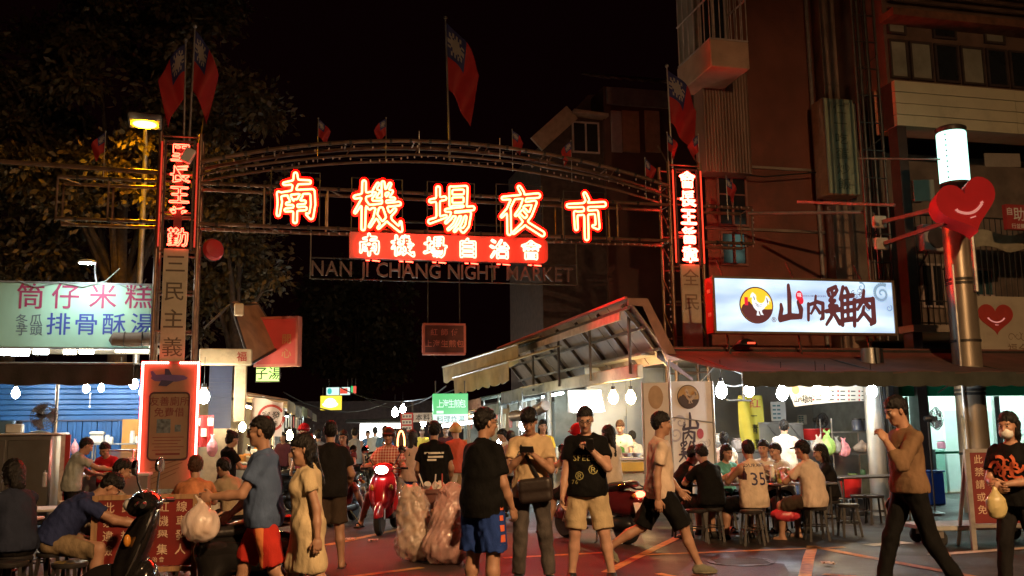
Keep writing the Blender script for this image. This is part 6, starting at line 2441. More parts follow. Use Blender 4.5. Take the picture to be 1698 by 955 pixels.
def rooster(root, c, R, y=-.008, lit=True, sx=1.0, seal=True):
 """the round chicken emblem: ring, sky, hill, bird, seal"""
 ms = [BRN, YLW, WHT, REDI] if lit else [M('emblem_dark', (.06, .035, .025), .5), M('emblem_sky', (.40, .24, .09), .5), M('emblem_bird', (.42, .30, .2), .5), M('emblem_dark', (.06, .035, .025), .5)]
 m = MB()
 EX = UX * sx
 m.prism([(p[0] * R, p[1] * R) for p in circ(1.0)], c + Vector((0, 0, 0)), EX, UZ, (0, .003, 0), 0)
 m.prism([(p[0] * R, p[1] * R) for p in circ(.93)], c + Vector((0, -.004, 0)), EX, UZ, (0, .003, 0), 1)
 hill = [(.93 * math.cos(a), .93 * math.sin(a)) for a in [math.pi * (1.07 + .86 * k / 20) for k in range(21)]]
 hill += [(.6, -.22), (.35, -.2), (.1, -.16), (-.12, -.08), (-.3, .06), (-.42, .2), (-.56, .16), (-.62, .06), (-.74, .06), (-.84, -.04)]
 m.prism([(p[0] * R, p[1] * R) for p in hill], c + Vector((0, -.008, 0)), EX, UZ, (0, .003, 0), 0)
 m.prism([(p[0] * R * .92, p[1] * R * .92) for p in ROOST], c + Vector((0, -.012, 0)), EX, UZ, (0, .003, 0), 2)
 if seal:
  m.prism([(-.70 * R, -.02 * R), (-.50 * R, -.02 * R), (-.50 * R, .42 * R), (-.70 * R, .42 * R)], c + Vector((0, -.012, 0)), EX, UZ, (0, .003, 0), 3)
 for (x0, z0, x1, z1) in ((-.1, .12, .12, -.02), (.12, -.02, .34, .06), (-.04, .02, .1, -.12), (.1, -.12, .3, -.06), (.62, .44, .74, .2), (.66, .4, .7, .12), (-.18, .5, -.12, .3)):
  m.bar(c + Vector((x0 * R * .92 * sx, -.016, z0 * R * .92)), c + Vector((x1 * R * .92 * sx, -.016, z1 * R * .92)), .012 * R / .3, .004, 0)
 m.obj('rooster_emblem', ms, root, smooth=False)
R_ = (sgn(1281, 505) - sgn(1253, 505)).x
rooster(t, sgn(1254, 506) + Vector((0, .004, 0)), R_ * 1.0, sx=1.0)
m = MB()
for ch, px, py, hpx in (('山', 1310, 505, 58), ('內', 1352, 511, 40), ('雞', 1392, 508, 60), ('肉', 1432, 512, 54)):
 put_brush(m, ch, sgn(px, py), UX, UZ, hpx * (b_ - a_) / 300 * 1.02, 0, .80 if ch != '山' else .68, 2.2, 60, .05)
m.obj('lettering', BRN, t, smooth=False)
m = MB()
c_ = sgn(1325, 491)
m.prism([(p[0] * .07, p[1] * .10) for p in circ(1, 14)], c_, UX, UZ, (0, .004, 0))
m.prism([(p[0] * .05 + .03, p[1] * .07 - .08) for p in circ(1, 14)], c_ + Vector((0, -.001, 0)), UX, UZ, (0, .004, 0))
m.obj('seal', REDI, t, smooth=False)
m = MB()
put_glyph(m, '味', c_ + Vector((0, -.004, .02)), UX, UZ, .09)
m.obj('seal_lettering', WHT, t, smooth=False)
m = MB()
text_h(m, 'SHAN-NEI CHICKEN', sgn(1350, 491), UX, UZ, .045, .004)
text_h(m, '®', sgn(1283, 530), UX, UZ, .13)
m.obj('small_lettering', BRN, t, smooth=False)
def spiral(mb, c, r0, turns, wd, hand=1, a0=0, n=40):
 P_ = []
 for k in range(n + 1):
  f = k / n
  a = a0 + hand * turns * 2 * math.pi * f
  r = r0 * (1 - f) + .015
  P_.append((c + Vector((r * math.cos(a), 0, r * math.sin(a))), wd * (1 - .6 * f)))
 for (p, w1), (q, w2) in zip(P_[:-1], P_[1:]):
  d = (q - p).normalized()
  s = Vector((-d.z, 0, d.x))
  mb.add([p + s * w1, p - s * w1, q - s * w2, q + s * w2], [(0, 1, 2, 3)])
m = MB()
spiral(m, sgn(1462, 487) + Vector((0, .005, 0)), .17, 1.6, .035, 1, 1.0)
spiral(m, sgn(1428, 476) + Vector((0, .005, 0)), .07, 1.2, .018, -1, 2.0)
spiral(m, sgn(1440, 512) + Vector((0, .005, 0)), .06, 1.2, .016, 1, 0)
spiral(m, sgn(1474, 511) + Vector((0, .005, 0)), .05, 1.2, .014, -1, 1)
m.obj('swirl_print', GBL, t, smooth=False)
m = MB()
for px, py, r_ in ((1415, 487, .045), (1424, 483, .05), (1428, 489, .035), (1418, 491, .03)):
 spiral(m, sgn(px, py) + Vector((0, .002, 0)), r_, 1.3, .006, 1, px)
m.obj('cloud_print', BRN, t, smooth=False)
for x in (.4, bw * .5, bw - .4):
 m = MB()
 m.tube([(x, .2, -.55), (x, .33, .02), (x, .33, bh), (x, .6, bh + .4)], .022, 6)
 m.obj('sign_support', DARKSTEEL, t)
c = PL(1237, 571, -2.5)
t = athing('siren_lamp', 'small dark dome with a red glint lying under the lit box sign', 'lamp', (c.x, -2.5, zb + .1))
m = MB()
m.lathe([(.2, 0), (.2, .02), (.14, .08), (.05, .12)], 14)
m.obj('dome', BLACKPL, t)
m = MB()
m.bx(-.07, .07, -.215, -.19, .01, .04)
m.obj('lamp_lens', EM('lens_red', (1, .05, .02), 2.5), t)
c0, c1 = PL(1240, 354, -.25), PL(1452, 352, -1.6)
t = athing('cross_pipe', 'long pipe running from the gate wing to a bent upright before the dark building', 'pipe', (0, 0, 0))
m = MB()
c2 = PL(1460, 462, -1.6)
m.tube([c0, c1 - Vector((.1, 0, 0)), c1 + Vector((0, 0, -.08)), c2], .035, 8)
m.obj('pipe', STEEL, t)
VS = .1
a_, b_, z0_, z1_ = rect(VS, 1369, 163, 1422, 323)
t = athing('vertical_sign', 'tall narrow unlit pale green sign with a stacked row of characters on the corner pier', 'sign', (a_, VS, z0_))
vw, vh = (b_ - a_), z1_ - z0_
m = MB()
m.bx(0, vw, 0, .5, 0, vh, bev=.03)
m.obj('box', M('sign_side_orange', (.42, .24, .15), .6, var=.2, dirt=.4), t)
m = MB()
m.bx(.03, vw - .03, -.012, .006, .03, vh - .03)
m.obj('face', M('sign_face_pale_green', (.36, .40, .27), .5, var=.12, scale=2, dirt=.3), t)
m = MB()
text_v(m, '仁一吃蛋炒飯', (vw / 2, -.018, vh / 2), UX, UZ, vh * .125, vh * .155, 0, 1.25)
m.obj('lettering', M('sign_ink_dull_green', (.17, .19, .12), .6), t, smooth=False)
m = MB()
for x in (0, vw - .02):
 m.bx(x, x + .02, -.02, .0, .02, vh - .02)
m.obj('edge_trim', STEEL, t)
py_ = -3.4
pc = PL(1604, 600, py_)
t = athing('utility_pole', 'thick steel clad utility pole rising through the right awning', 'pole', (pc.x, py_, 0))
POLEM = M('pole_steel_clad', (.36, .30, .23), .38, .55, var=.25, scale=2, dirt=.45, dcol=(.16, .09, .05), stretch=(1, 1, .4))
rp = (PL(1624, 600, py_).x - PL(1584, 600, py_).x) / 2
m = MB()
m.tube([(0, 0, 0), (0, 0, 2.3), (0, 0, 5.4)], [rp * 1.02, rp, rp * .93], 28)
m.obj('shaft', POLEM, t)
for z in (1.0, 2.05, 2.12, 3.0, 4.05, 4.12):
 m = MB()
 m.lathe([(rp * 1.0, z), (rp * 1.05, z + .005), (rp * 1.05, z + .045), (rp * 1.0, z + .05)], 28)
 m.obj('band', DARKSTEEL, t)
m = MB()
m.cyl((-rp * 1.05, -.15, .4), (-rp * 1.05, -.15, 4.4), .03, n=8)
m.cyl((rp * .4, -rp * 1.05, 3.9), (rp * .4, -rp * 1.05, 5.2), .05, n=8)
m.obj('conduit', STEEL, t)
m = MB()
m.sheet(lambda u, v: (rp * 1.03 * math.cos(-2.7 + 2.3 * u), rp * 1.03 * math.sin(-2.7 + 2.3 * u), 2.13 + .42 * v + .01 * math.sin(8 * u)), 14, 4, 0, (0, 0, .004))
m.obj('clear_wrap', M('clear_wrap_film', (.5, .5, .46), .15, var=.2, alpha=.5), t)
LZ = PL(1577, 262, py_ + .05)
L0, L1 = PL(1580, 308, py_).z, PL(1572, 212, py_).z
t = athing('pole_tube_lamp', 'bright white cylinder lamp standing upright above the red heart sign', 'lamp', (LZ.x, py_, L0))
lh = L1 - L0
rl = (PL(1597, 262, py_).x - PL(1557, 262, py_).x) / 2
m = MB()
m.lathe([(rl * .96, .05), (rl, .08), (rl * 1.0, lh - .12), (rl * .95, lh - .10)], 24)
m.obj('diffuser', EM('tube_green_white', (.50, 1.0, .82), 1.9), t, smooth='all')
m = MB()
m.lathe([(rl * .9, 0), (rl * 1.03, .01), (rl * 1.03, .05), (rl * .9, .055)], 24)
m.obj('end_cap', DARKSTEEL, t)
m = MB()
m.lathe([(rl * 1.03, lh - .1), (rl * 1.06, lh - .02), (rl * .9, lh + .01), (rl * .2, lh + .02)], 24)
m.obj('end_cap', DARKSTEEL, t)
m = MB()
for k in range(9):
 z = .12 + (lh - .3) * k / 8
 m.box((-rl * .9, -rl * .5, z), (.012, .02, .03))
stuff(m.obj('clip', DARKSTEEL, t))
m = MB()
m.cyl((0, .0, -.9), (0, 0, .01), .05, n=10)
m.tube([(-rl, .02, lh * .45), (-.9, .3, lh * .5), (-1.6, .6, lh * .55)], .018, 6)
m.obj('stem', STEEL, t)
HYL = -4.6
hc_ = PL(1607, 341, HYL)
hw = (PL(1650, 345, HYL).x - PL(1548, 345, HYL).x)
t = athing('heart_sign', 'red heart shaped box sign with a smile held on two arms', 'sign', (hc_.x, HYL, hc_.z))
def heart(s, n=44):
 out = []
 for k in range(n):
  a = 2 * math.pi * k / n
  x = 16 * math.sin(a) ** 3
  y = 13 * math.cos(a) - 5 * math.cos(2 * a) - 2 * math.cos(3 * a) - math.cos(4 * a)
  out.append((x / 32 * s, (y / 32 * (.82 if y < 0 else 1) + .02) * .92 * s))
 return out[::-1]
Rt = Ry(-17)
ex, ey = Rt @ UX, Rt @ UZ
back = Vector((.32, .62, .0))
m = MB()
m.prism(heart(hw), (0, 0, 0), ex, ey, back)
m.obj('heart_box', M('heart_red', (.52, .025, .03), .42, var=.1, scale=3, emit=(1, .03, .035), est=.04), t)  # faint emission added to brighten the heart, no lamp inside
def smile(mb, c, s, ex, ey, w_):
 pts = [(-.22 + .44 * k / 12, .02 + .085 * ((k / 6 - 1) ** 2) - .10) for k in range(13)]
 for a, b in zip(pts[:-1], pts[1:]):
  d = Vector((b[0] - a[0], b[1] - a[1])).normalized() * w_
  mb.add([c + ex * (x * s) + ey * (y * s) for x, y in ((a[0] - d.y, a[1] + d.x), (a[0] + d.y, a[1] - d.x), (b[0] + d.y, b[1] - d.x), (b[0] - d.y, b[1] + d.x))], [(0, 1, 2, 3)])
 for sx in (-1, 1):
  p = (sx * .22, -.08 + .085)
  mb.add([c + ex * ((p[0] + x) * s) + ey * ((p[1] + y) * s) for x, y in ((-.03, .02), (-.02, -.005), (.03, .0), (.02, .03))], [(0, 1, 2, 3)])
 mb.add([c + ex * (x * s) + ey * (y * s) for x, y in ((-.05, -.135), (.05, -.135), (.05, -.152), (-.05, -.152))], [(0, 1, 2, 3)])
m = MB()
smile(m, Vector((0, -.012, -.03)), hw, ex, ey, .02)
m.obj('smile', M('smile_pink', (.75, .36, .33), .5, var=0, emit=(1, .4, .38), est=.3), t, smooth=False)  # emission added to the print so the smile looks lighter
ar1, ar0 = PL(1463, 368, -2.2), PL(1466, 404, -2.2)
m = MB()
for q in (ar1, ar0):
 qq = Vector((q.x - hc_.x, q.y - HYL, q.z - hc_.z))
 m.bar(qq, (-.35 * hw + .25, .4, .06 if q is ar1 else -.22), .07, .07)
m.obj('arm', M('arm_cream', (.15, .11, .08), .6, var=.15), t)
for q in (ar1, ar0):
 qq = Vector((q.x - hc_.x, q.y - HYL, q.z - hc_.z))
 m = MB()
 m.box(qq + Vector((-.05, .02, .0)), (.28, .1, .24), 0, .02)
 m.obj('wall_plate', M('plate_pale', (.5, .45, .36), .6, var=.15), t)
m = MB()
m.bar((-.35, 1.5, .35), (-1.4, 3.1, .75), .05, .05)
m.obj('stay', STEEL, t)
HS = -1.75
a_, b_, z0_, z1_ = rect(HS, 1621, 492, 1740, 598)
t = athing('heart_shop_sign', 'beige shop sign with a printed red smiling heart at the right edge', 'sign', (a_, HS, z0_))
sw_, sh_ = b_ - a_, z1_ - z0_
m = MB()
m.bx(0, sw_ + 1, 0, .08, 0, sh_)
m.obj('board', M('sign_beige', (.42, .36, .27), .6, var=.1, scale=2, dirt=.35), t)
hcen = PL(1651, 529, HS)
m = MB()
m.prism(heart((PL(1680, 529, HS) - PL(1621, 529, HS)).x * .98), (hcen.x - a_, -.014, hcen.z - z0_), UX, UZ, (0, .012, 0))
m.obj('heart_print', M('heart_print_red', (.40, .045, .035), .5, var=.1), t)
m = MB()
smile(m, Vector((hcen.x - a_, -.02, hcen.z - z0_)), (PL(1680, 529, HS) - PL(1621, 529, HS)).x, UX, UZ, .016)
m.obj('smile', M('smile_pink', (.7, .28, .26)), t, smooth=False)
m = MB()
text_h(m, '福全小館', (sw_ * .68, -.006, sh_ * .18), UX, UZ, .24, .02)
for k in range(5):
 spiral(m, Vector((sw_ * .45 + k * .16, -.006, sh_ * .36 + .03 * (k % 2))), .08, 1.1, .009, (-1) ** k, k)
m.obj('lettering', M('sign_brown_ink', (.18, .12, .07), .6), t, smooth=False)
a_, b_, z0_, z1_ = rect(-2.2, 1669, 340, 1730, 381)
t = athing('red_corner_sign', 'red sign with white characters cut by the right picture edge beside the heart', 'sign', (a_, -2.2, z0_))
m = MB()
m.bx(0, b_ - a_ + .6, 0, .1, 0, z1_ - z0_)
m.obj('board', M('corner_sign_red', (.36, .04, .035), .5, var=.12), t)
m = MB()
put_glyph(m, '自', (.08, -.006, (z1_ - z0_) * .72), UX, UZ, .17)
put_glyph(m, '助', (.31, -.006, (z1_ - z0_) * .62), UX, UZ, .30)
text_h(m, '行並購物', (.32, -.006, .07), UX, UZ, .11)
m.obj('lettering', PAPERW, t, smooth=False)
YV = -3.7
a_, b_, z0_, z1_ = rect(YV, 1115, 632, 1184, 850)
t = athing('folding_banner', 'white two panel banner board with rooster disc and brush characters beside the seated diners', 'banner', (a_, YV, 0))
BANM = M('banner_vinyl', (.70, .68, .68), .45, var=.10, scale=3, dirt=.2, dcol=(.4, .38, .42))
bw = b_ - a_
m = MB()
m.bx(0, bw, 0, .04, .35, z1_)
m.obj('board', BANM, t)
m = MB()
wl = .42
m.prism([(0, .35), (wl, .35), (wl, z1_ - .02), (0, z1_ - .02)], (-.03, .0, 0), Vector((-.92, .4, 0)), UZ, Vector((.016, .037, 0)))
m.obj('board', BANM, t)
m = MB()
for x in (-.012, bw + .012):
 m.cyl((x, -.01, 0), (x, -.01, z1_ + .35 * (x < 0)), .022, n=8)
m.cyl((-.03 - .92 * wl, .4 * wl, 0), (-.03 - .92 * wl, .4 * wl, z1_), .02, n=8)
m.cyl((0, -.01, z1_ * .75), (bw, -.01, z1_ * .75 - .1), .008, n=5)
m.obj('banner_frame', STEEL, t)
def bv(px, py):
 q = PL(px, py, YV)
 return Vector((q.x - a_, -.008, q.z))
rooster(t, bv(1141, 658), .195, lit=False, seal=False)
m = MB()
for ch, px, py, hp in (('山', 1145, 700, 33), ('內', 1142, 722, 29), ('雞', 1141, 749, 36), ('肉', 1151, 781, 30)):
 put_brush(m, ch, bv(px, py), UX, UZ, hp / F * 14.9 * 1.0, 0, .95, 1.0, 52, .05)
m.obj('lettering', M('banner_ink', (.05, .035, .06), .6), t, smooth=False)
m = MB()
c_ = bv(1161, 719)
m.prism([(p[0] * .06, p[1] * .085) for p in circ(1, 12)], c_, UX, UZ, (0, .004, 0))
m.obj('seal', M('banner_seal', (.36, .05, .07), .6), t, smooth=False)
m = MB()
for k, (px, py) in enumerate(((1163, 738), (1171, 735), (1168, 743), (1128, 700), (1120, 720))):
 spiral(m, bv(px, py), .06 + .04 * (k > 2), 1.3, .006 + .012 * (k > 2), (-1) ** k, k)
m.obj('cloud_print', M('banner_grey', (.40, .38, .44), .6), t, smooth=False)
e1 = Vector((-.92, .4, 0))
m = MB()
m.prism([(p[0] * .12 + wl / 2, p[1] * .19 + bv(1141, 658).z) for p in circ(1, 22)], Vector((-.03, 0, 0)) + Vector((-.016, -.037, 0)) * .12, e1, UZ, Vector((.006, .014, 0)))
m.obj('disc_print', M('emblem_bird', (.42, .30, .2), .5), t, smooth=False)
YM = -3.1
cs = [PL(*v, YM) for v in ((1303, 638), (1452, 640), (1452, 664), (1318, 674))]
t = athing('menu_banner', 'white menu banner with small rooster disc hung under the right awning', 'menu', (0, YM, 0))
m = MB()
m.sheet(lambda u, v: ((cs[0] * (1 - u) + cs[1] * u) * (1 - v) + (cs[3] * (1 - u) + cs[2] * u) * v) - Vector((0, YM, 0)) + Vector((0, .03 * math.sin(u * 9), .02 * math.sin(u * math.pi))), 24, 6, 0, (0, .006, 0))
mo = m.obj('banner_sheet', M('menu_white', (.45, .43, .39), .6, var=.05), t)
def mn(px, py):
 q = PL(px, py, YM)
 return Vector((q.x, -.05, q.z))
m = MB()
for ch, px, hp in (('山', 1321, 13), ('內', 1328, 11), ('雞', 1336, 15), ('肉', 1344, 13)):
 put_brush(m, ch, mn(px, 662), UX, UZ, hp / F * 15.1, 0, .8, 1.5, 40)
for k in range(5):
 x = 1352 + k * 19
 for j in range(3):
  a = mn(x + 6, 649 + j * 7)
  m.bx(a.x - .05, a.x + .05, -.05, -.048, a.z - .008, a.z + .012)
print_on(mo, m, 'lettering', BLK, (0, 1, 0), .005)
m = MB()
for k in range(5):
 x = 1350 + k * 19
 for j in range(3):
  a = mn(x, 649 + j * 7)
  m.bx(a.x - .018, a.x + .018, -.05, -.048, a.z - .012, a.z + .02)
print_on(mo, m, 'red_print', M('menu_red', (.45, .03, .03), .6), (0, 1, 0), .005)
m = MB()
a = mn(1320, 646)
m.add([(a.x + p[0] * .08, -.05, a.z + p[1] * .08) for p in circ(1, 18)], [tuple(range(18))])
print_on(mo, m, 'disc_print', M('emblem_sky', (.4, .24, .09)), (0, 1, 0), .005)
YY = -1.4
a_, b_, z0_, z1_ = rect(YY, 1228, 656, 1266, 745)
t = athing('yellow_banner', 'narrow yellow cloth banner with red and dark characters hanging behind the counter', 'banner', ((a_ + b_) / 2, YY, z0_))
yw, yh = b_ - a_, z1_ - z0_
m = MB()
m.sheet(lambda u, v: (yw * (u - .5) - .02 * v, .05 * math.sin(u * 9 + v * 3), yh * v), 16, 14, 0, (0, .006, 0))
mo = m.obj('cloth', M('banner_yellow', (.52, .44, .05), .7, var=.12, scale=3), t)
m = MB()
put_glyph(m, '紅', (.08, 0, yh * .86), UX, UZ, .2)
print_on(mo, m, 'lettering', M('menu_red', (.45, .03, .03)), (0, 1, 0), .006)
m = MB()
put_glyph(m, '一', (.05, 0, yh * .62), UX, UZ, .16)
put_glyph(m, '青', (.06, 0, yh * .38), UX, UZ, .19)
put_glyph(m, '菜', (.10, 0, yh * .10), UX, UZ, .19)
print_on(mo, m, 'lettering', BLK, (0, 1, 0), .006)
for i, (x0, y0, x1, y1, ly, lab, mm) in enumerate(((1279, 666, 1303, 698, -.9, 'white price card standing beside the yellow banner', PAPERW), (1323, 688, 1338, 704, .9, 'small white paper note on the steel wall of the right stall', PAPERW), (1396, 668, 1436, 692, .8, 'brown red price board with yellow lines on the wall of the right stall', M('price_board', (.22, .05, .02), .6, var=.1)))):
 a_, b_, z0_, z1_ = rect(ly, x0, y0, x1, y1)
 t = athing('price_card', lab, 'notice', (a_, ly, z0_), 0, 'notices in the right stall')
 m = MB()
 m.bx(0, b_ - a_, 0, .012, 0, z1_ - z0_)
 m.obj('card', mm, t)
 m = MB()
 for r_ in range(4):
  for c_ in range(3 if i == 2 else 2):
   m.bx((b_ - a_) * (.1 + .3 * c_), (b_ - a_) * (.32 + .3 * c_), -.006, -.001, (z1_ - z0_) * (.12 + .21 * r_), (z1_ - z0_) * (.12 + .21 * r_) + .03)
 stuff(m.obj('print', M('print_yellow', (.55, .40, .05), .6) if i == 2 else M('print_teal', (.10, .22, .22), .6), t, smooth=False))
gr = 'bulbs under the right awning'
bulb(1196, 648, -3.4, BULBW, 'white bulb under the right awning beside the banner board', gr, .078, .3)
bulb(1242, 647, -3.2, BULBW, 'white bulb under the right awning, second from the banner board', gr, .072, .3)
bulb(1297, 652, -4.0, BULBW, 'large white bulb just left of the menu banner', gr, .075, .3)
bulb(1370, 652, -4.15, BULBY, 'warm yellow bulb glowing in front of the menu banner', gr, .062, .3)
bulb(1354, 646, -4.15, BULBO, 'smaller bulb in front of the menu banner, left of the yellow one', gr, .06, .3)
bulb(1446, 648, -4.0, BULBW, 'white bulb at the right end of the menu banner by the steel column', gr, .07, .25)
t = athing('lamp_wiring', 'pipes and wires carrying the bulbs under the right awning', 'wiring', (0, 0, 0))
m = MB()
q = [PL(*v) for v in ((1190, 636, -3.4), (1245, 634, -3.2), (1300, 636, -3.5), (1372, 634, -3.75), (1452, 634, -3.9))]
for a, b in zip(q[:-1], q[1:]):
 m.tube([a, (a + b) / 2 + Vector((0, 0, -.06)), b], .009, 5)
q1, q2 = PL(1205, 663, -1.5), PL(1245, 664, -1.5)
m.cyl(q1, q2, .02, n=6)
m.cyl(q1 + Vector((.35, 0, 0)), q1 + Vector((.35, 0, .5)), .02, n=6)
m.obj('wire', M('wire_grey', (.3, .3, .3), .5, var=0), t)
c = PL(1452, 720, -3.2)
t = athing('steel_column', 'round pale steel column standing between the food stall and the green lit shop', 'column', (c.x, -3.2, 0))
m = MB()
m.cyl((0, 0, 0), (0, 0, 2.9), .155, n=20)
m.obj('shaft', M('column_steel', (.50, .50, .47), .33, .7, var=.2, scale=2, dirt=.3), t)
m = MB()
m.cyl((.12, -.18, .3), (-.02, -.18, 2.9), .012, n=6)
m.cyl((.20, -.05, .0), (.20, -.05, 2.9), .03, n=6)
m.obj('conduit', BLACKPL, t)
CX0, CX1 = PL(1184, 740, -1.9).x, PL(1425, 740, -1.9).x
t = athing('kitchen_counter', 'long stainless kitchen counter of the right food stall', 'counter', (0, -1.9, 0))
CZ = 1.12
m = MB()
m.bx(CX0, CX1, 0, .75, CZ - .04, CZ, bev=.01)
m.obj('top', STAIN, t)
for i in range(5):
 m = MB()
 xa, xb = CX0 + (CX1 - CX0) * i / 5, CX0 + (CX1 - CX0) * (i + 1) / 5
 m.bx(xa + .006, xb - .006, .03, .7, .06, CZ - .045)
 m.obj('panel', STAIN, t)
for i, (x0, y0, x1, y1, rz) in enumerate(((1266, 700, 1307, 748, .1), (1306, 701, 1340, 748, -.05))):
 a_, b_, z0_, z1_ = rect(-1.75, x0, y0, x1, y1)
 t = athing('steel_guard', ('bright stainless splash guard standing on the kitchen counter behind the yellow banner', 'duller stainless splash guard right of the bright one on the kitchen counter')[i], 'splash guard', (a_, -1.6, CZ + .001), rz)
 m = MB()
 m.prism([(0, 0), (b_ - a_, 0), (b_ - a_ - .03, z1_ - CZ), (.0, z1_ - CZ)], (0, 0, 0), UX, UZ, (0, .02, 0))
 m.obj('sheet', STAIN, t)
 m = MB()
 m.bar((0, -.02, z1_ - CZ - .02), (b_ - a_ - .03, -.02, z1_ - CZ - .02), .03, .03)
 m.bar(((b_ - a_) * .35, -.03, z1_ - CZ - .05), ((b_ - a_) * .95, -.03, .12), .025, .02)
 m.obj('edge', STEEL, t)
c = PL(1353, 722, -1.5)
t = athing('red_basin', 'red plastic basin on the kitchen counter', 'basin', (c.x, -1.4, CZ + .16))
m = MB()
m.lathe([(.20, 0), (.22, .02), (.30, .2), (.32, .2), (.32, .22), (.28, .22), (.2, .04)], 22)
m.obj('shell', M('basin_red', (.50, .02, .02), .4, var=.1), t)
t = athing('steel_drum', 'steel drum under the red basin', 'pot', (c.x, -1.4, CZ + .001))
m = MB()
m.lathe([(.18, 0), (.2, .01), (.2, .15), (.19, .155)], 18)
m.obj('shell', STAIN, t)
for i, (px, py, s_, m_, lab) in enumerate(((1193, 733, (.22, .18, .17), WHITEPL, 'white rice cooker like box on the left end of the kitchen counter'), (1193, 752, (.28, .2, .1), STAIN, 'steel tray box under the white box on the left of the kitchen'), (1222, 742, (.18, .14, .2), CLEARB, 'clear wrapped bundle beside the yellow banner on the counter'))):
 c = PL(px, py, -1.5)
 t = athing(('appliance_box', 'tray_box', 'wrapped_bundle')[i], lab, 'box', (c.x, -1.5, CZ + (.12 if i == 0 else .0)))
 m = MB()
 m.box((0, 0, s_[2] / 2), s_, 0, .035)
 m.obj('body', m_, t)
 m = MB()
 m.box((0, 0, s_[2] + .012), (s_[0] * .8, s_[1] * .8, .02), 0, .01)
 m.obj('lid', m_, t)
c = PL(1362, 697, -1.2)
fan(A(c.x, c.y, c.z), AANG + rad(20), 'small desk fan with dark cage behind the red basin', .15, c.z - CZ - .04, 5)
RX0, RX1 = PL(1385, 800, -2.3).x, PL(1448, 800, -2.3).x
t = athing('wire_rack', 'steel wire rack loaded with bags and jars beside the steel column', 'rack', (0, -2.3, 0))
zr = [PL(1410, y, -2.3).z for y in (792, 752, 716)]
for z in zr:
 m = MB()
 for k in range(6):
  m.cyl((RX0, .02 + .07 * k, z), (RX1, .02 + .07 * k, z), .007, n=5)
 m.bx(RX0, RX1, 0, .012, z - .02, z + .01)
 m.obj('wire_shelf', STEEL, t)
for x in (RX0, RX1):
 for y in (0, .38):
  m = MB()
  m.cyl((x, y, 0), (x, y, zr[2] + .25), .014, n=6)
  m.obj('upright', STEEL, t)
for i, (px, k, r_, h_, mm, lab) in enumerate(((1421, 2, .10, .23, M('jar_dark_blue', (.07, .08, .12), .35, var=.1), 'dark square jar on the top of the wire rack, left one'), (1438, 2, .10, .23, M('jar_dark_blue', (.07, .08, .12)), 'dark square jar on the top of the wire rack, right one'),
            (1425, 0, .05, .13, M('tin_green', (.10, .24, .12), .4), 'green tin on the low shelf of the wire rack'), (1440, 0, .05, .14, M('tin_blue', (.06, .16, .30), .4), 'blue tin on the low shelf of the wire rack'), (1408, 0, .09, .07, M('melon_green', (.2, .25, .08), .5), 'low green bowl on the wire rack'))):
 jar(A(PL(px, 700, -2.1).x, -2.1, zr[k] + .012), r_, h_, (mm, BLACKPL), lab, group='jars on the wire rack')
for i, (px, py, s_, mm, lab) in enumerate(((1372, 735, (.30, .2, .45), GREENB, 'green plastic bag hanging beside the red basin'), (1358, 738, (.26, .2, .36), CLEARB, 'clear bag hanging left of the green plastic bag'), (1399, 742, (.24, .16, .34), PINKB, 'pink plastic bag hanging on the wire rack'), (1387, 738, (.2, .14, .3), M('bag_grey', (.30, .32, .32), .4, var=.2, bump=.5, bscale=16), 'grey bag hanging between the green and pink bags'), (1430, 745, (.36, .2, .22), CLEARB, 'white clear bags heaped on the middle shelf of the wire rack'))):
 c = PL(px, py, -2.4 if i < 4 else -2.15)
 sack(A(c.x, c.y, zr[1] + .014 if i == 4 else c.z - s_[2] * .5), s_, mm, lab, seed=20 + i, group='bags in the right stall', neck=i < 4)
t = athing('red_stand', 'red upright stand post beside the wire rack', 'post', (RX1 + .05, -2.45, 0))
m = MB()
m.cyl((0, 0, 0), (0, 0, 1.2), .025, n=8)
m.obj('post', M('post_red_bright', (.5, .03, .02), .4), t)
GX0, GX1 = PL(1494, 700, -1.2).x, 25.0
t = athing('lit_shop', 'bright shop with green fascia and white fluorescent interior at the right', 'shop', (0, 0, 0))
m = MB()
m.bx(GX0, GX1, 2.3, 2.42, 0, 2.95)
m.obj('back_wall', M('shop_wall_white', (.70, .76, .72), .5, var=.05), t)
m = MB()
m.bx(GX0 - .1, GX0, -1.2, 2.42, 0, 2.95)
m.obj('side_wall', M('shop_wall_white', (.7, .76, .72)), t)
m = MB()
m.bx(GX0, GX1, -1.2, 2.3, 2.75, 2.95)
m.obj('ceiling', M('shop_wall_white', (.7, .76, .72)), t)
zf0, zf1 = PL(1550, 655, -1.3).z, PL(1550, 636, -1.3).z
m = MB()
m.bx(GX0, GX1, -1.3, -1.18, zf0 - .02, 2.97)
m.obj('fascia', M('fascia_green', (.02, .34, .16), .5, var=.08), t)
for x in (GX0 + .7, GX0 + 2.2, GX0 + 3.8, GX0 + 5.6, GX0 + 7.4):
 for y in (-.4, 1.3):
  m = MB()
  m.bx(x - .08, x + .08, y - .6, y + .6, 2.70, 2.745)
  m.obj('tube_light', EM('tube_teal_white', (.72, 1.0, .93), 55), t)
for xa, xb in ((1502, 1504), (1532, 1538), (1650, 1656)):
 q0, q1 = PL(xa, 700, -1.15).x, PL(xb, 700, -1.15).x
 m = MB()
 m.bx(q0, q1 + .05, -1.17, -1.08, 0, zf0 - .025)
 m.obj('mullion', M('mullion_alu', (.5, .55, .52), .4, .5), t)
a_, b_, z0_, z1_ = rect(-.9, 1538, 740, 1584, 830)
m = MB()
m.bx(GX0, PL(1545, 740, -.9).x, -1.0, -.96, .0, 1.05)
m.obj('white_panel', M('shop_wall_white', (.7, .76, .72)), t)
m = MB()
m.bx(GX0, GX1, -.99, -.95, .95, 1.0)
m.obj('green_rail', M('fascia_green', (.02, .34, .16)), t)
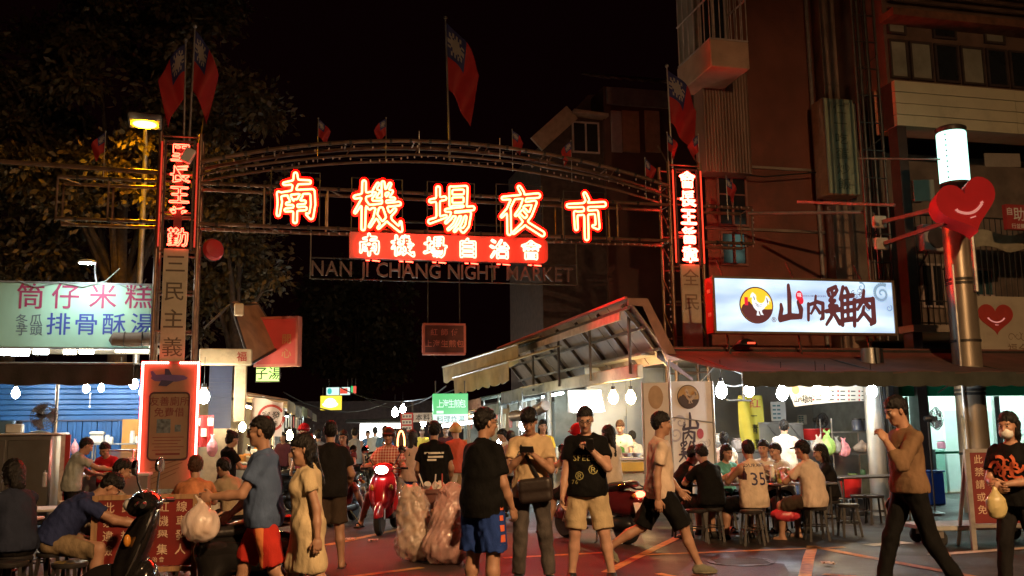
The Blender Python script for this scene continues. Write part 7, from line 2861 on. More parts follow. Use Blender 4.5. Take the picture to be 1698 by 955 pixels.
m = MB()
m.bx(GX0 + 1.25, GX0 + 2.6, .9, 1.4, 0, 1.0, bev=.02)
m.obj('shop_counter', M('shop_counter_teal', (.25, .42, .36), .4, var=.1), t)
m = MB()
m.bx(GX0 + 2.7, GX0 + 4.2, 1.0, 1.6, 0, 1.9, bev=.03)
m.obj('cooler_cabinet', M('cooler_white', (.66, .70, .68), .35, var=.05), t)
for i, (px, py, r_, h_, mm, lab) in enumerate(((1560, 722, .10, .18, M('pot_pink', (.4, .12, .18), .4), 'dark pink jar on the counter inside the green lit shop'), (1664, 716, .16, .35, STAIN, 'steel urn inside the green lit shop'), (1690, 720, .1, .3, CERAM, 'white flask inside the green lit shop'))):
 c = PL(px, py, 1.1)
 jar(A(c.x, 1.1, 1.002 if i == 0 else 1.0), r_, h_, (mm, STAIN), lab, group='vessels inside the lit shop')
t = athing('blue_crate', 'blue plastic crate on the floor of the green lit shop', 'crate', (PL(1546, 850, -1.6).x, -1.6, 0))
m = MB()
m.bx(-.22, .22, -.15, .15, 0, .62, bev=.02)
m.obj('body', M('crate_blue', (.02, .06, .30), .45, var=.1), t)
m = MB()
m.bx(-.24, .24, -.17, .17, .622, .66, bev=.01)
m.obj('rim', M('crate_blue', (.02, .06, .3)), t)
c = PL(1550, 694, -3.6)
fan(A(c.x, c.y, c.z), AANG + rad(75), 'tall black stand fan before the green lit shop', .2, c.z - .02, 0)
c = PL(1428, 810, -3.3)
t = athing('red_bucket', 'red bucket under the steel table beside the column', 'bucket', (c.x, -3.0, 0.3))
m = MB()
m.lathe([(.14, 0), (.15, .01), (.19, .34), (.205, .34), (.205, .37), (.18, .37), (.14, .05)], 18)
m.obj('shell', M('basin_red', (.5, .02, .02)), t)
t = athing('bucket_crate', 'dark crate carrying the red bucket', 'crate', (c.x, -3.0, 0))
m = MB()
m.bx(-.2, .2, -.2, .2, 0, .298, bev=.02)
m.obj('body', BLACKPL, t)
q = A(PL(1440, 820, -4.0).x, -4.0)
table(q.x, q.y, AANG, 1.35, .6, 'empty dark steel table behind the drinking man', .72, DARKSTEEL)
for i, (px, ly, lab) in enumerate(((1428, -4.4, 'black stool tucked before the empty dark table, left one'), (1452, -4.55, 'black stool before the empty dark table, right one'))):
 q = A(PL(px, 850, ly).x, ly)
 stool(q.x, q.y, lab)
# --- steep shed roof over the corner of the alley
UNDER = M('shed_sheet_underside', (.20, .14, .10), .65, .1, var=.3, scale=1.4, dirt=.6, dcol=(.10, .06, .04))
RAFT = M('rafter_dark_steel', (.09, .07, .06), .5, .5, var=.3)
t = athing('shed_roof', 'steep sheet metal shed roof with exposed rafters over the alley corner', 'roof', (0, 0, 0))
hx, hz, lx_, lz_ = 7.69, PL(1040, 497, -2.5).z, 8.5, 2.72
ya, yb = -2.55, 7.5
npan = 9
for i in range(npan):
 y0, y1 = ya + (yb - ya) * i / npan, ya + (yb - ya) * (i + 1) / npan
 m = MB()
 m.sheet(lambda u, v: (hx + (lx_ - hx) * u, y0 + .01 + (y1 - y0 - .02) * v, hz + (lz_ - hz) * u + .006 * math.sin(v * 20)), 4, 12, 0, (.02, 0, .02))
 m.obj('roof_sheet', UNDER, t)
for i in range(8):
 y = ya + .25 + (yb - ya - .4) * i / 7
 m = MB()
 m.bar((hx - .02, y, hz - .07), (lx_, y, lz_ - .06), .06, .07)
 m.obj('rafter', RAFT, t)
for i in range(4):
 m = MB()
 y = ya + .3 + 2.2 * i
 m.cyl((hx + .12, y, hz - .16), (hx + .12, y, 2.5), .03, n=8)
 m.obj('strut', RAFT, t)
for f in (.02, .35, .7):
 m = MB()
 x, z = hx + (lx_ - hx) * f, hz + (lz_ - hz) * f - .12
 m.bar((x, ya, z), (x, yb, z), .05, .05)
 m.obj('purlin', RAFT, t)
m = MB()
m.bar((hx - .04, ya + .3, hz - .26), (hx - .04, yb, hz - .26), .03, .14)
m.obj('barge_board', M('barge_board_pale', (.40, .28, .20), .6, var=.2, dirt=.3), t)
m = MB()
m.bar((hx - .03, ya, hz + .03), (hx - .03, yb, hz + .03), .05, .04)
m.obj('edge_trim', M('edge_red', (.5, .09, .06), .45, var=.15), t)
m = MB()
m.prism([(hx, hz), (hx + .36, hz), (lx_ + .1, lz_), (lx_ - .12, lz_ - .02), (hx + .27, hz - .12), (hx, hz - .1)], (0, ya - .02, 0), UX, UZ, (0, .04, 0))
m.obj('gable_flashing', M('flashing_brown', (.26, .13, .09), .5, .2, var=.2), t)
m = MB()
m.sheet(lambda u, v: (hx + .36 + (lx_ + .1 - hx - .36) * u, ya + (yb - ya) * v, hz - .0 + (lz_ - hz) * u), 4, 10, 0, (.02, 0, .02))
m.obj('outer_sheet', M('flashing_brown', (.26, .13, .09)), t)
m = MB()
m.bx(hx, hx + .37, ya, yb, hz + .001, hz + .025)
m.obj('ridge_cap', M('flashing_brown', (.26, .13, .09)), t)
t = athing('gutter_beam', 'dented cream gutter beam on white posts along the right side of the alley', 'beam', (0, 0, 0))
gx = 7.85
q0, q1 = PX(1056, 612, gx), PX(893, 650, gx)
m = MB()
m.bx(gx, gx + .12, q0.y, q1.y + 1.5, 2.42, 2.66, bev=.015)
m.obj('beam', M('gutter_cream', (.46, .38, .25), .55, var=.2, scale=2, dirt=.5), t)
for px in (908,):
 q = PX(px, 665, gx)
 for dy in (0, .35):
  m = MB()
  m.cyl((gx + .05 + dy * .2, q.y + dy, 0), (gx + .05 + dy * .2, q.y + dy, 2.42), .06, n=12)
  m.obj('post', M('post_pale', (.50, .50, .46), .5, .2, var=.15, dirt=.3), t)
t = athing('duct_pipe', 'grey corrugated exhaust duct hanging below the gutter beam', 'duct', (0, 0, 0))
qa, qb = PL(850, 690, 1.0), PL(905, 672, -.5)
m = MB()
n = 40
m.tube([qa + (qb - qa) * k / n + Vector((0, 0, -.05 * math.sin(math.pi * k / n))) for k in range(n + 1)], [.10 + .012 * (k % 2) for k in range(n + 1)], 12)
m.obj('duct', M('duct_foil', (.45, .42, .38), .35, .6, var=.2), t)
YK = -.9
a_, b_, z0_, z1_ = rect(YK, 945, 648, 1000, 684)
t = athing('menu_light_box', 'overexposed white menu light box hung under the gutter beam', 'light box', (a_, YK, z0_))
m = MB()
m.prism([(0, z1_ - z0_), (.08, 0), (b_ - a_ + .03, .02), (b_ - a_ - .05, z1_ - z0_)], (0, 0, 0), UX, UZ, (0, .08, 0))
m.obj('lit_face', EM('menu_box_white', (.95, 1.0, .98), 9), t, smooth=False)
m = MB()
m.bx(-.01, b_ - a_, .081, .12, 0, z1_ - z0_ + .02)
m.obj('case', STEEL, t)
gr = 'bulbs of the corner kitchen'
bulb(1017, 659, -1.2, BULBY, 'warm yellow bulb of the corner kitchen, left of the pair', gr, .075, .2)
bulb(1046, 659, -1.3, BULBY, 'warm yellow bulb of the corner kitchen, right of the pair', gr, .075, .2)
t = athing('corner_kitchen', 'yellow fronted corner kitchen booth behind the walking man', 'kitchen booth', (0, 0, 0))
kx0, kx1 = PL(935, 700, -.4).x, PL(1075, 700, -.4).x
m = MB()
m.bx(PL(1003, 700, 1.3).x, kx1 + .3, 1.3, 1.42, 0, 2.6)
m.obj('back_wall', M('kitchen_wall_yellowish', (.42, .36, .20), .6, var=.15, scale=2, dirt=.3), t)
a_, b_, z0_, z1_ = rect(1.2, 1035, 690, 1068, 745)
m = MB()
m.bx(a_, b_ + .3, 1.2, 1.28, 0, z1_)
m.obj('blue_panel', M('kitchen_blue', (.04, .11, .20), .5, var=.15), t)
k0, k1 = PL(1000, 800, -2.4), PL(1082, 770, -2.4)
m = MB()
m.bx(k0.x, k1.x, -2.45, -1.6, 1.0, 1.05, bev=.01)
m.obj('counter_top', STAIN, t)
m = MB()
m.bx(k0.x + .02, k1.x - .02, -2.42, -1.65, .05, .995)
m.obj('counter_front', M('counter_cream', (.5, .38, .22)), t)
m = MB()
m.bx(k0.x, k1.x, -2.47, -2.425, .82, .97)
m.obj('yellow_band', M('band_yellow', (.60, .30, .02), .5, var=.1), t)
for i, (px, lab) in enumerate(((1040, 'white bowl with food on the corner kitchen counter, left one'), (1055, 'white bowl with food on the corner kitchen counter, right one'))):
 bowl(A(PL(px, 765, -2.1).x, -2.1, 1.052), lab, .10, 'bowls on the corner counter')
# --- the alley of stalls behind the gate
CANV = [M('canvas_tan', (.34, .27, .15), .85, var=.25, scale=3, bump=.3, bscale=22), M('canvas_grey', (.12, .12, .11), .85, var=.25, scale=3, bump=.3, bscale=22), M('canvas_olive', (.13, .15, .10), .85, var=.25, scale=3), M('canvas_rust', (.16, .08, .05), .85, var=.25, scale=3)]
GOODS = [M('goods_red', (.45, .05, .03), .5), M('goods_cream', (.6, .52, .36), .5), M('goods_green', (.10, .26, .08), .5), M('goods_orange', (.60, .24, .04), .5), M('goods_white', (.66, .66, .62), .5), M('goods_blue', (.06, .14, .34), .5)]
WALLG = M('stall_wall_grime', (.26, .24, .20), .7, var=.3, scale=2, dirt=.6)
ALR = rad(9.7)
def alley_stall(x, y, s, k, L_, label, warm):
 """s=-1: stands on the right and opens to the left"""
 rr = random.Random(k)
 t = thing('food_stall', label, 'stall', (x, y, 0), ALR, 'stalls along the alley')
 X = lambda v: -s * v
 h = rr.uniform(2.35, 2.7)
 m = MB()
 m.bx(X(.05), X(.85), .1, L_ - .1, .84, .9, bev=.01)
 m.bx(X(.1), X(.8), .15, L_ - .15, .03, .838)
 m.obj('counter', STAIN if k % 2 else M('counter_white', (.58, .56, .52)), t)
 m = MB()
 m.bx(X(2.3), X(2.4), 0, L_, 0, h + .2)
 m.bx(X(.9), X(2.298), L_ - .06, L_, 0, h)
 m.obj('back_wall', WALLG, t)
 m = MB()
 a = .55
 m.sheet(lambda u, v: (X(-a + (2.4 + a) * u), L_ * v, h - .12 + .5 * u - .04 * math.sin(v * 3.14) + .02 * math.sin(v * 20 + u * 5)), 8, 14, 0, (0, 0, .03))
 m.obj('canopy', CANV[k % 4], t)
 m = MB()
 m.sheet(lambda u, v: (X(-a - .01) + .02 * math.sin(u * 40) * v, L_ * u, h - .10 - (.26 + .05 * abs(math.sin(u * 14 * L_ / 3))) * v), 48, 3, 0, (.012, 0, 0))
 m.obj('valance', CANV[(k + 1) % 4], t)
 for yy in (.05, L_ - .05):
  m = MB()
  m.cyl((X(.0), yy, 0), (X(0), yy, h), .03, n=8)
  m.obj('post', STEEL, t)
 m = MB()
 m.cyl((X(.5), .4, h - .22), (X(.5), L_ - .4, h - .22), .03, n=8)
 m.obj('tube_light', EM('alley_tube_warm', (1.0, .74, .40), 55) if warm else EM('alley_tube_cool', (.75, .95, 1.0), 55), t)
 m = MB()
 for z in (1.3, 1.75):
  m.bx(X(1.95), X(2.29), .2, L_ - .2, z - .03, z)
 stuff(m.obj('shelf_board', WOOD, t))
 for z, x0 in ((1.3, 2.1), (1.75, 2.1), (.9, .45)):
  yy = .3
  while yy < L_ - .35:
   w_, h_ = rr.uniform(.12, .28), rr.uniform(.12, .34)
   m = MB()
   if rr.random() < .5:
    m.lathe([(w_ * .42, 0), (w_ * .5, .02), (w_ * .5, h_ * .8), (w_ * .36, h_)], 12, (X(x0 + rr.uniform(-.08, .08)), yy, z + .002))
   else:
    m.box((X(x0), yy, z + h_ / 2 + .002), (w_, w_, h_), 0, .02)
   m.obj('goods', GOODS[rr.randrange(6)], t)
   yy += w_ + rr.uniform(.05, .2)
 for j in range(3):
  m = MB()
  yy = .4 + (L_ - .8) * j / 2
  w_ = rr.uniform(.3, .6)
  m.bx(X(.02) - .012, X(.02) + .012, yy - w_ / 2, yy + w_ / 2, h - .75, h - .34)
  m.obj('notice', [PAPERW, GOODS[0], GOODS[1], GOODS[4]][rr.randrange(4)], t)
 return t
side = ('right', 'left')
for k, (y, L_) in enumerate(((22.5, 3.2), (26, 3.2), (29.6, 3.4), (33.4, 3.6), (37.4, 4), (42, 4.5))):
 alley_stall(.75 - .17 * (y - 22.5), y, -1, k, L_, ('nearest stall on the right of the alley, past the gutter beam', 'second stall on the right of the alley beyond the green lit sign', 'third stall on the right of the alley', 'fourth stall on the right of the alley', 'fifth stall on the right of the alley, small and dim', 'farthest stall on the right of the alley')[k], k in (3, 4))
for k, (y, L_) in enumerate(((23.0, 3.0), (26.4, 3.2), (30, 3.6), (34, 4), (38.5, 4.5))):
 alley_stall(-5.75 - .17 * (y - 21.5), y, 1, k + 7, L_, ('nearest stall on the left of the alley, behind the flag banner', 'second stall on the left of the alley under the yellow bun sign', 'third stall on the left of the alley', 'fourth stall on the left of the alley', 'farthest stall on the left of the alley')[k], k in (0, 1, 3))
c = P(632, 729, 44)
t = thing('lit_display', 'bright white lit display counter closing the far end of the alley', 'display', (c.x, 44, 0), ALR)
m = MB()
m.bx(-.95, .95, 0, .5, 1.05, 2.0)
m.obj('lit_panel', EM('display_white', (1.0, .98, .92), 6), t)
m = MB()
m.bx(-1.1, 1.1, -.2, .6, 0, 1.0)
m.obj('counter', STAIN, t)
m = MB()
m.bx(-1.6, 1.6, -.6, .8, 2.05, 2.2, bev=.03)
m.obj('canopy', CANV[1], t)
t = thing('alley_end_wall', 'dark wall far behind the end of the alley', 'wall', (-6, 49, 0), ALR)
m = MB()
m.bx(-9, 12, 0, .5, 0, 3.2)
m.obj('wall', M('dark_wall', (.06, .04, .035)), t)
def face_sign(px0, py0, px1, py1, Y, name, label, face, depth=.15, rz=0.0):
 a, b = P(px0, py1, Y), P(px1, py0, Y)
 t = thing(name, label, 'sign', (a.x, Y, a.z), rz, None)
 w_, h_ = b.x - a.x, b.z - a.z
 m = MB()
 m.bx(0, w_, 0, depth, 0, h_, bev=.008)
 m.obj('face', face, t)
 m = MB()
 for x in (.08 * w_, .92 * w_):
  m.cyl((x, depth / 2, h_), (x, depth / 2, h_ + .3), .015, n=5)
 m.obj('hanger', DARKSTEEL, t)
 return t, w_, h_
t, w_, h_ = face_sign(718, 652, 776, 702, 21.8, 'green_lit_sign', 'glowing green and white menu sign hanging over the right of the alley', EM('sign_lit_green', (.0, .50, .13), 1.0), .35, .12)
m = MB()
m.bx(0, w_, -.006, -.001, 0, h_ * .30)
m.bx(w_ * .1, w_ * .3, -.006, -.001, h_ * .33, h_ * .42)
m.obj('white_band', EM('sign_lit_white', (.75, 1.0, .92), .9), t, smooth=False)
m = MB()
text_h(m, '上海生煎包', (w_ * .52, -.008, h_ * .66), UX, UZ, h_ * .30, -.02, 0, .75)
m.obj('lettering', EM('sign_lit_white', (.85, 1, .95), 1.3), t, smooth=False)
m = MB()
text_h(m, '料理炸湯', (w_ * .5, -.012, h_ * .14), UX, UZ, h_ * .24, .0)
m.obj('small_lettering', M('print_teal', (.1, .22, .22)), t, smooth=False)
c = P(765, 706, 21.4)
t = thing('tube_lamp', 'bright white tube lamp just below the green lit sign', 'lamp', (c.x, 21.4, c.z), .1, 'tube lamps in the alley')
m = MB()
m.cyl((-.42, 0, 0), (.42, 0, 0.1), .035, n=8)
m.obj('tube', EM('alley_lamp_white', (.85, .97, 1), 26), t)
m = MB()
m.bar((-.44, 0, .05), (.44, 0, .15), .06, .03)
m.obj('fitting', WHITEPL, t)
t, w_, h_ = face_sign(531, 656, 565, 680, 33, 'yellow_bun_sign', 'glowing yellow sign with a white bun picture on the left of the alley', EM('sign_lit_yellow', (.95, .72, .02), 1.1), .2, -.1)
m = MB()
m.prism([(w_ * (.5 + .40 * math.cos(a) * (1 if math.sin(a) < .2 else .8)), h_ * (.42 + (.26 if math.sin(a) < 0 else .42) * math.sin(a))) for a in [k * math.pi / 14 for k in range(28)]], (0, -.012, 0), UX, UZ, (0, .008, 0))
m.obj('bun_picture', EM('sign_bun_white', (1, 1, .92), 1.4), t, smooth=False)
t, w_, h_ = face_sign(541, 642, 579, 655, 35, 'white_strip_sign', 'small glowing white strip sign above the yellow bun sign', EM('sign_lit_white', (.85, 1, .95), 1.3), .2, -.1)
m = MB()
m.prism([(w_ * (.15 + .10 * math.cos(a)), h_ * (.5 + .4 * math.sin(a))) for a in [k * math.pi / 8 for k in range(16)]], (0, -.012, 0), UX, UZ, (0, .008, 0))
m.obj('teal_print', EM('print_lit_teal', (.02, .5, .45), 1.0), t, smooth=False)
m = MB()
m.bx(w_ * .62, w_ * .95, -.012, -.002, h_ * .15, h_ * .85)
m.obj('red_print', EM('print_lit_red', (.75, .06, .03), 1.0), t, smooth=False)
t, w_, h_ = face_sign(582, 640, 590, 652, 36, 'tricolour_sign', 'tiny glowing green and red sign right of the white strip sign', EM('print_lit_red', (.75, .06, .03), 1), .1, -.1)
m = MB()
m.bx(0, w_ * .45, -.01, -.002, 0, h_)
m.obj('green_print', EM('sign_lit_green', (.01, .75, .22), 1), t, smooth=False)
t, w_, h_ = face_sign(682, 684, 720, 700, 26, 'white_text_sign', 'pale strip sign with black characters left of the green lit sign', M('sign_pale', (.6, .58, .55), .6), .08, .12)
m = MB()
text_h(m, '日本料理', (w_ / 2, -.006, h_ / 2), UX, UZ, h_ * .75, .02)
m.obj('lettering', BLK, t, smooth=False)
t, w_, h_ = face_sign(664, 684, 685, 716, 25.5, 'red_white_board', 'red and white notice board hanging over the rider of the red scooter', M('notice_red', (.5, .05, .05), .6), .06, .1)
m = MB()
for k in range(3):
 m.bx(w_ * .12, w_ * .88, -.012, -.001, h_ * (.08 + .31 * k), h_ * (.30 + .31 * k))
m.obj('panel', PAPERW, t, smooth=False)
m = MB()
for k in range(3):
 for j in range(3):
  m.bx(w_ * (.18 + .24 * j), w_ * (.34 + .24 * j), -.018, -.013, h_ * (.13 + .31 * k), h_ * (.24 + .31 * k))
stuff(m.obj('print', M('print_grey', (.2, .18, .2), .6), t, smooth=False))
for i, (pa, Ya, pb, Yb, drop, lab) in enumerate((((858, 571), 22, (734, 609), 27, .42, 'upper tan canvas awning with scalloped edge over the right of the alley'), ((842, 600), 20.8, (752, 626), 24.5, .40, 'lower tan canvas awning hanging under the scalloped one'))):
 a, b = P(*pa, Ya), P(*pb, Yb)
 t = thing('canvas_awning', lab, 'awning', (0, 0, 0), 0, 'tan awnings over the alley')
 m = MB()
 m.sheet(lambda u, v: a + (b - a) * u + Vector((-.03 * math.sin(u * 30) * v, 0, -(drop + .06 * abs(math.sin(u * 22))) * v)), 60, 4, 0, (.02, 0, 0))
 m.obj('valance', CANV[0], t)
 m = MB()
 m.sheet(lambda u, v: a + (b - a) * u + Vector((1.2 * v, .2 * v, .35 * v + .02 * math.sin(u * 30))), 30, 4, 0, (0, 0, .02))
 m.obj('canvas', CANV[0], t)
 m = MB()
 m.tube([a, b], .025, 6)
 m.obj('rail', STEEL, t)
 t = thing('awning_lamp', ('yellowish lamp tucked behind the upper tan awning', 'yellowish lamp tucked behind the lower tan awning')[i], 'lamp', a.lerp(b, .45) + Vector((.35, .1, -.25)), 0, 'lamps behind the tan awnings')
 m = MB()
 m.ball((0, 0, 0), (.06, .06, .08), 10, 6)
 m.obj('glass', EM('awning_bulb', (1, .8, .35), 60), t)
 m = MB()
 m.cyl((0, 0, .08), (0, 0, .25), .02, n=6)
 m.obj('socket', BLACKPL, t)
gr = 'bulbs down the alley'
for i, (px, py, Y, mt, lab) in enumerate(((480, 722, 25, BULBY, 'yellow bulb above the goods on the left of the alley'), (655, 684, 27, BULBW, 'white bulb in the alley left of the red and white board'), (668, 678, 29, BULBW, 'white bulb in the alley under the dark roofs'), (702, 700, 30, BULBO, 'warm bulb deep on the right of the alley'), (830, 735, 24, BULBW, 'white bulb inside the nearest right alley stall'), (520, 730, 30, BULBO, 'warm bulb deep on the left of the alley'), (868, 705, 21, BULBW, 'white bulb beneath the foil duct'))):
 c = P(px, py, Y)
 o = bulb(0, 0, 0, mt, lab, gr, .075, .3, at=(0, 0, 0))
 o.location = c
c = P(665, 735, 22)
t = thing('neon_loop_sign', 'upright loop of orange neon standing in the alley behind the scooter rider', 'neon sign', (c.x, 22, c.z))
m = MB()
m.tube([(.08 * math.cos(a), 0, .28 * math.sin(a)) for a in [k * math.pi / 12 for k in range(24)]], .018, 6, closed=True)
m.obj('tube', EM('neon_orange', (1, .25, .08), 8), t, smooth='all')
m = MB()
m.bx(-.12, .12, .04, .1, -.34, .34)
m.obj('back_panel', BLACKPL, t)
t = thing('overhead_cables', 'thin black cables sagging across the alley under the hanging red sign', 'cables', (0, 0, 0))
m = MB()
for (a, b, sg) in ((P(600, 655, 33), P(740, 640, 25), .5), (P(560, 640, 34), P(860, 590, 23), .8), (P(470, 650, 26), P(640, 668, 30), .4)):
 m.tube([a.lerp(b, k / 12) + Vector((0, 0, -sg * 4 * k / 12 * (1 - k / 12))) for k in range(13)], .018, 5)
stuff(m.obj('cable', CABLE, t))
# --- scooters, carts, bags
TYRE = M('tyre_rubber', (.016, .016, .016), .75, var=.2, scale=20)
CHROME = M('chrome', (.62, .62, .62), .12, 1.0, var=.05)
HEADL = EM('headlight_lit', (1.0, .90, .66), 26)
TAILL = EM('tail_light_lit', (1.0, .06, .03), 14)
LENS = M('clear_lens', (.5, .5, .5), .1, var=0)
def scooter(x, y, yaw, label, paint, lit=False, tail=False, mirror=True, steer=0):
 t = thing('scooter', label, 'scooter', (x, y, 0), rad(yaw), 'scooters in the market')
 pm = paint
 S3 = Rz(steer)
 pv = Vector((0, .46, 0))
 st = lambda v: pv + S3 @ (Vector(v) - pv)
 for nm, wy in (('front_wheel', .62), ('rear_wheel', -.60)):
  f = st if wy > 0 else (lambda v: Vector(v))
  c = f((0, wy, .235))
  ax = (S3 @ Vector((1, 0, 0))) if wy > 0 else Vector((1, 0, 0))
  m = MB()
  m.lathe([(.15, -.05), (.20, -.055), (.228, -.035), (.237, 0), (.228, .035), (.20, .055), (.15, .05)], 26, c, 0, ax)
  wobj = m.obj(nm, TYRE, t)
  m = MB()
  m.lathe([(.03, -.045), (.15, -.048), (.152, .048), (.03, .045)], 20, c, 0, ax)
  m.obj('rim', STEEL, wobj)
 sobj('front_fender', [Ell(st((0, .63, .29)), (.075, .27, .22), S3, k=.02), Cap(st((0, .63, .235)), st((0, .63, .20)), .2, .2, flat=(S3 @ Vector((1, 0, 0)), 3.5), sub=True, k=.01)], pm, t, .014, [(st((0, .63, .27)), (0, 0, -1))])
 sobj('leg_shield', [Ell((0, .40, .66), (.22, .09, .34), Rx(18), k=.06), Ell((0, .47, .62), (.13, .10, .30), Rx(20), k=.05), Ell((0, .35, .38), (.17, .10, .16), k=.05)], pm, t, .016)
 m = MB()
 for s in (-1, 1):
  m.tube([(s * .15, .52 - .02, .40), (s * .215, .41, .60), (s * .2, .33, .84), (s * .12, .30, .95)], .011, 6)
 stuff(m.obj('trim', CHROME, t))
 sobj('floorboard', [Blk((0, .06, .27), (.16, .32, .05), None, .03)], BLACKPL, t, .02)
 sobj('rear_body', [Ell((0, -.42, .54), (.17, .42, .18), Rx(8), k=.06), Ell((0, -.16, .45), (.13, .12, .22), k=.08), Ell((0, -.72, .62), (.10, .18, .09), Rx(12), k=.06)], pm, t, .016)
 sobj('seat', [Cap((0, -.08, .72), (0, -.42, .74), .125, .135, flat=((0, 0, 1), 2.2), k=.05), Cap((0, -.42, .76), (0, -.74, .80), .13, .10, flat=((0, 0, 1), 2.2), k=.05)], M('seat_vinyl', (.020, .018, .018), .38, var=.2, bump=.2, bscale=60), t, .015)
 sobj('handlebar_cover', [Ell(st((0, .36, .99)), (.17, .12, .085), S3 @ Rx(15), k=.05), Ell(st((0, .44, .95)), (.11, .08, .08), S3, k=.04)], pm, t, .014)
 m = MB()
 m.tube([st((0, .36, .95)), st((0, .44, .62)), st((0, .60, .26))], .03, 8)
 for s in (-1, 1):
  m.tube([st((s * .055, .52, .5)), st((s * .065, .62, .235))], .018, 6)
  m.cyl(st((s * .1, .34, .99)), st((s * .26, .30, .985)), .014, n=8)
 stuff(m.obj('fork', STEEL, t))
 for s in (-1, 1):
  m = MB()
  m.cyl(st((s * .25, .30, .985)), st((s * .37, .27, .98)), .02, n=8)
  m.cyl(st((s * .2, .36, 1.0)), st((s * .36, .33, .985)), .008, n=5)
  m.obj('grip', BLACKPL, t)
  if mirror:
   m = MB()
   m.tube([st((s * .16, .34, 1.03)), st((s * .24, .36, 1.16)), st((s * .27, .36, 1.22))], .008, 6)
   mi = m.obj('mirror', BLACKPL, t)
   m = MB()
   q = st((s * .29, .36, 1.27))
   m.lathe([(.02, .03), (.055, .025), (.065, 0), (.06, -.008), (.01, -.009)], 16, q, 0, S3 @ Vector((s * .15, 1, .05)))
   m.obj('mirror_head', CHROME, mi)
 m = MB()
 m.ball(st((0, .50, .965)), (.10, .05, .065) if lit else (.08, .05, .055), 14, 8)
 m.obj('headlight', HEADL if lit else LENS, t)
 for s in (-1, 1):
  m = MB()
  m.ball((s * .15, .49, .70), (.03, .03, .05), 10, 6)
  m.obj('indicator', M('amber_lens', (.5, .2, .03), .2, var=0), t)
  m = MB()
  m.ball((s * .10, -.86, .655), (.035, .03, .03), 10, 6)
  m.obj('rear_indicator', M('amber_lens', (.5, .2, .03)), t)
 m = MB()
 m.ball((0, -.875, .67), (.085, .045, .045), 12, 6)
 m.obj('tail_light', TAILL if tail else M('red_lens', (.35, .02, .02), .2, var=0), t)
 m = MB()
 m.box((0, -.89, .50), (.26, .012, .14), 0, .005, R=Rx(-18))
 m.obj('number_plate', WHITEPL, t)
 sobj('rear_fender', [Cap((0, -.72, .46), (0, -.9, .38), .07, .05, flat=((0, 0, 1), 2.0)), Ell((-.02, -.5, .27), (.12, .24, .10), k=.04)], BLACKPL, t, .018)
 sobj('exhaust', [Cap((.17, -.45, .30), (.18, -.86, .36), .055, .065, k=.02), Cap((.17, -.45, .30), (.12, -.2, .24), .022, .02)], DARKSTEEL, t, .014)
 m = MB()
 m.tube([(-.1, -.9, .74), (-.12, -.7, .80), (-.1, -.55, .78)], .012, 6)
 m.tube([(.1, -.9, .74), (.12, -.7, .80), (.1, -.55, .78)], .012, 6)
 m.cyl((-.1, -.9, .74), (.1, -.9, .74), .012, n=6)
 m.tube([(-.08, -.1, .25), (-.2, -.22, .02), (-.24, -.22, .01)], .012, 6)
 stuff(m.obj('grab_rail', CHROME, t))
 return t
BPAINT = M('scooter_black_paint', (.012, .011, .011), .16, var=.1, coat=.6)
RPAINT = M('scooter_red_paint', (.46, .012, .02), .2, var=.1, coat=.6)
DPAINT = M('scooter_dark_red_paint', (.10, .012, .016), .22, var=.1, coat=.5)
WX = lambda px, Y: P(px, 740, Y).x
scooter(WX(326, 8.0), 8.0, 106, 'black scooter parked in the left foreground before the red notice boards', BPAINT, steer=-14)
scooter(WX(643, 15.3), 15.35, 176, 'red scooter with its headlight on coming out of the alley', RPAINT, lit=True)
scooter(WX(985, 13.6), 13.6, 38, 'dark scooter with a lit red tail light seen from behind the shorts man', DPAINT, tail=True)
scooter(WX(566, 16.6), 16.8, 172, 'dark scooter waiting in the alley left of the red scooter', DPAINT)
scooter(WX(452, 19.5), 19.5, 150, 'black scooter parked by the hanging flag banner', BPAINT)
scooter(WX(620, 25), 25, 185, 'black scooter deep in the alley beyond the red one', BPAINT)
def easel(x, y, rz, w_, h_, rows, label, z0=.35, size=.12, tail=None, lm=WOOD):
 t = thing('notice_easel', label, 'notice board', (x, y, 0), rz, 'red notice boards')
 m = MB()
 m.bx(-w_ / 2, w_ / 2, 0, .03, z0, z0 + h_)
 m.obj('board', M('notice_board_red', (.17, .014, .012), .55, var=.15, scale=3, dirt=.25), t)
 for s in (-1, 1):
  m = MB()
  m.bx(s * (w_ / 2 + .03) - .028, s * (w_ / 2 + .03) + .028, -.01, .04, 0, z0 + h_ + .04)
  m.obj('leg', lm, t)
  m = MB()
  m.bar((s * (w_ / 2 + .03), .05, z0 + h_), (s * (w_ / 2 + .03), .5, 0), .04, .03)
  m.obj('leg', lm, t)
 for z in (z0 - .03, z0 + h_ + .02):
  m = MB()
  m.bx(-w_ / 2, w_ / 2, -.006, .036, z - .022, z + .022)
  m.obj('rail', lm, t)
 m = MB()
 n = len(rows)
 for j, r_ in enumerate(rows):
  for i, ch in enumerate(r_):
   if ch != ' ':
    put_glyph(m, ch, (-w_ / 2 + w_ * (i + .6) / (len(rows[0]) + .2), -.006, z0 + h_ - (h_ - .08) * (j + .55) / (n + .1)), UX, UZ, size)
 if tail:
  text_h(m, tail, (w_ * .12, -.006, z0 + .06), UX, UZ, size * .5, .01)
 m.obj('lettering', M('notice_cream_ink', (.58, .42, .30), .6), t, smooth=False)
 return t
easel(WX(246, 9.3), 9.3, rad(4), .88, .62, ('此路段紅線', '禁止停機車', '違規者舉發', '檢舉 集人'), 'red notice board with cream characters half hidden behind the black scooter', .30, .105, tail='自治會')
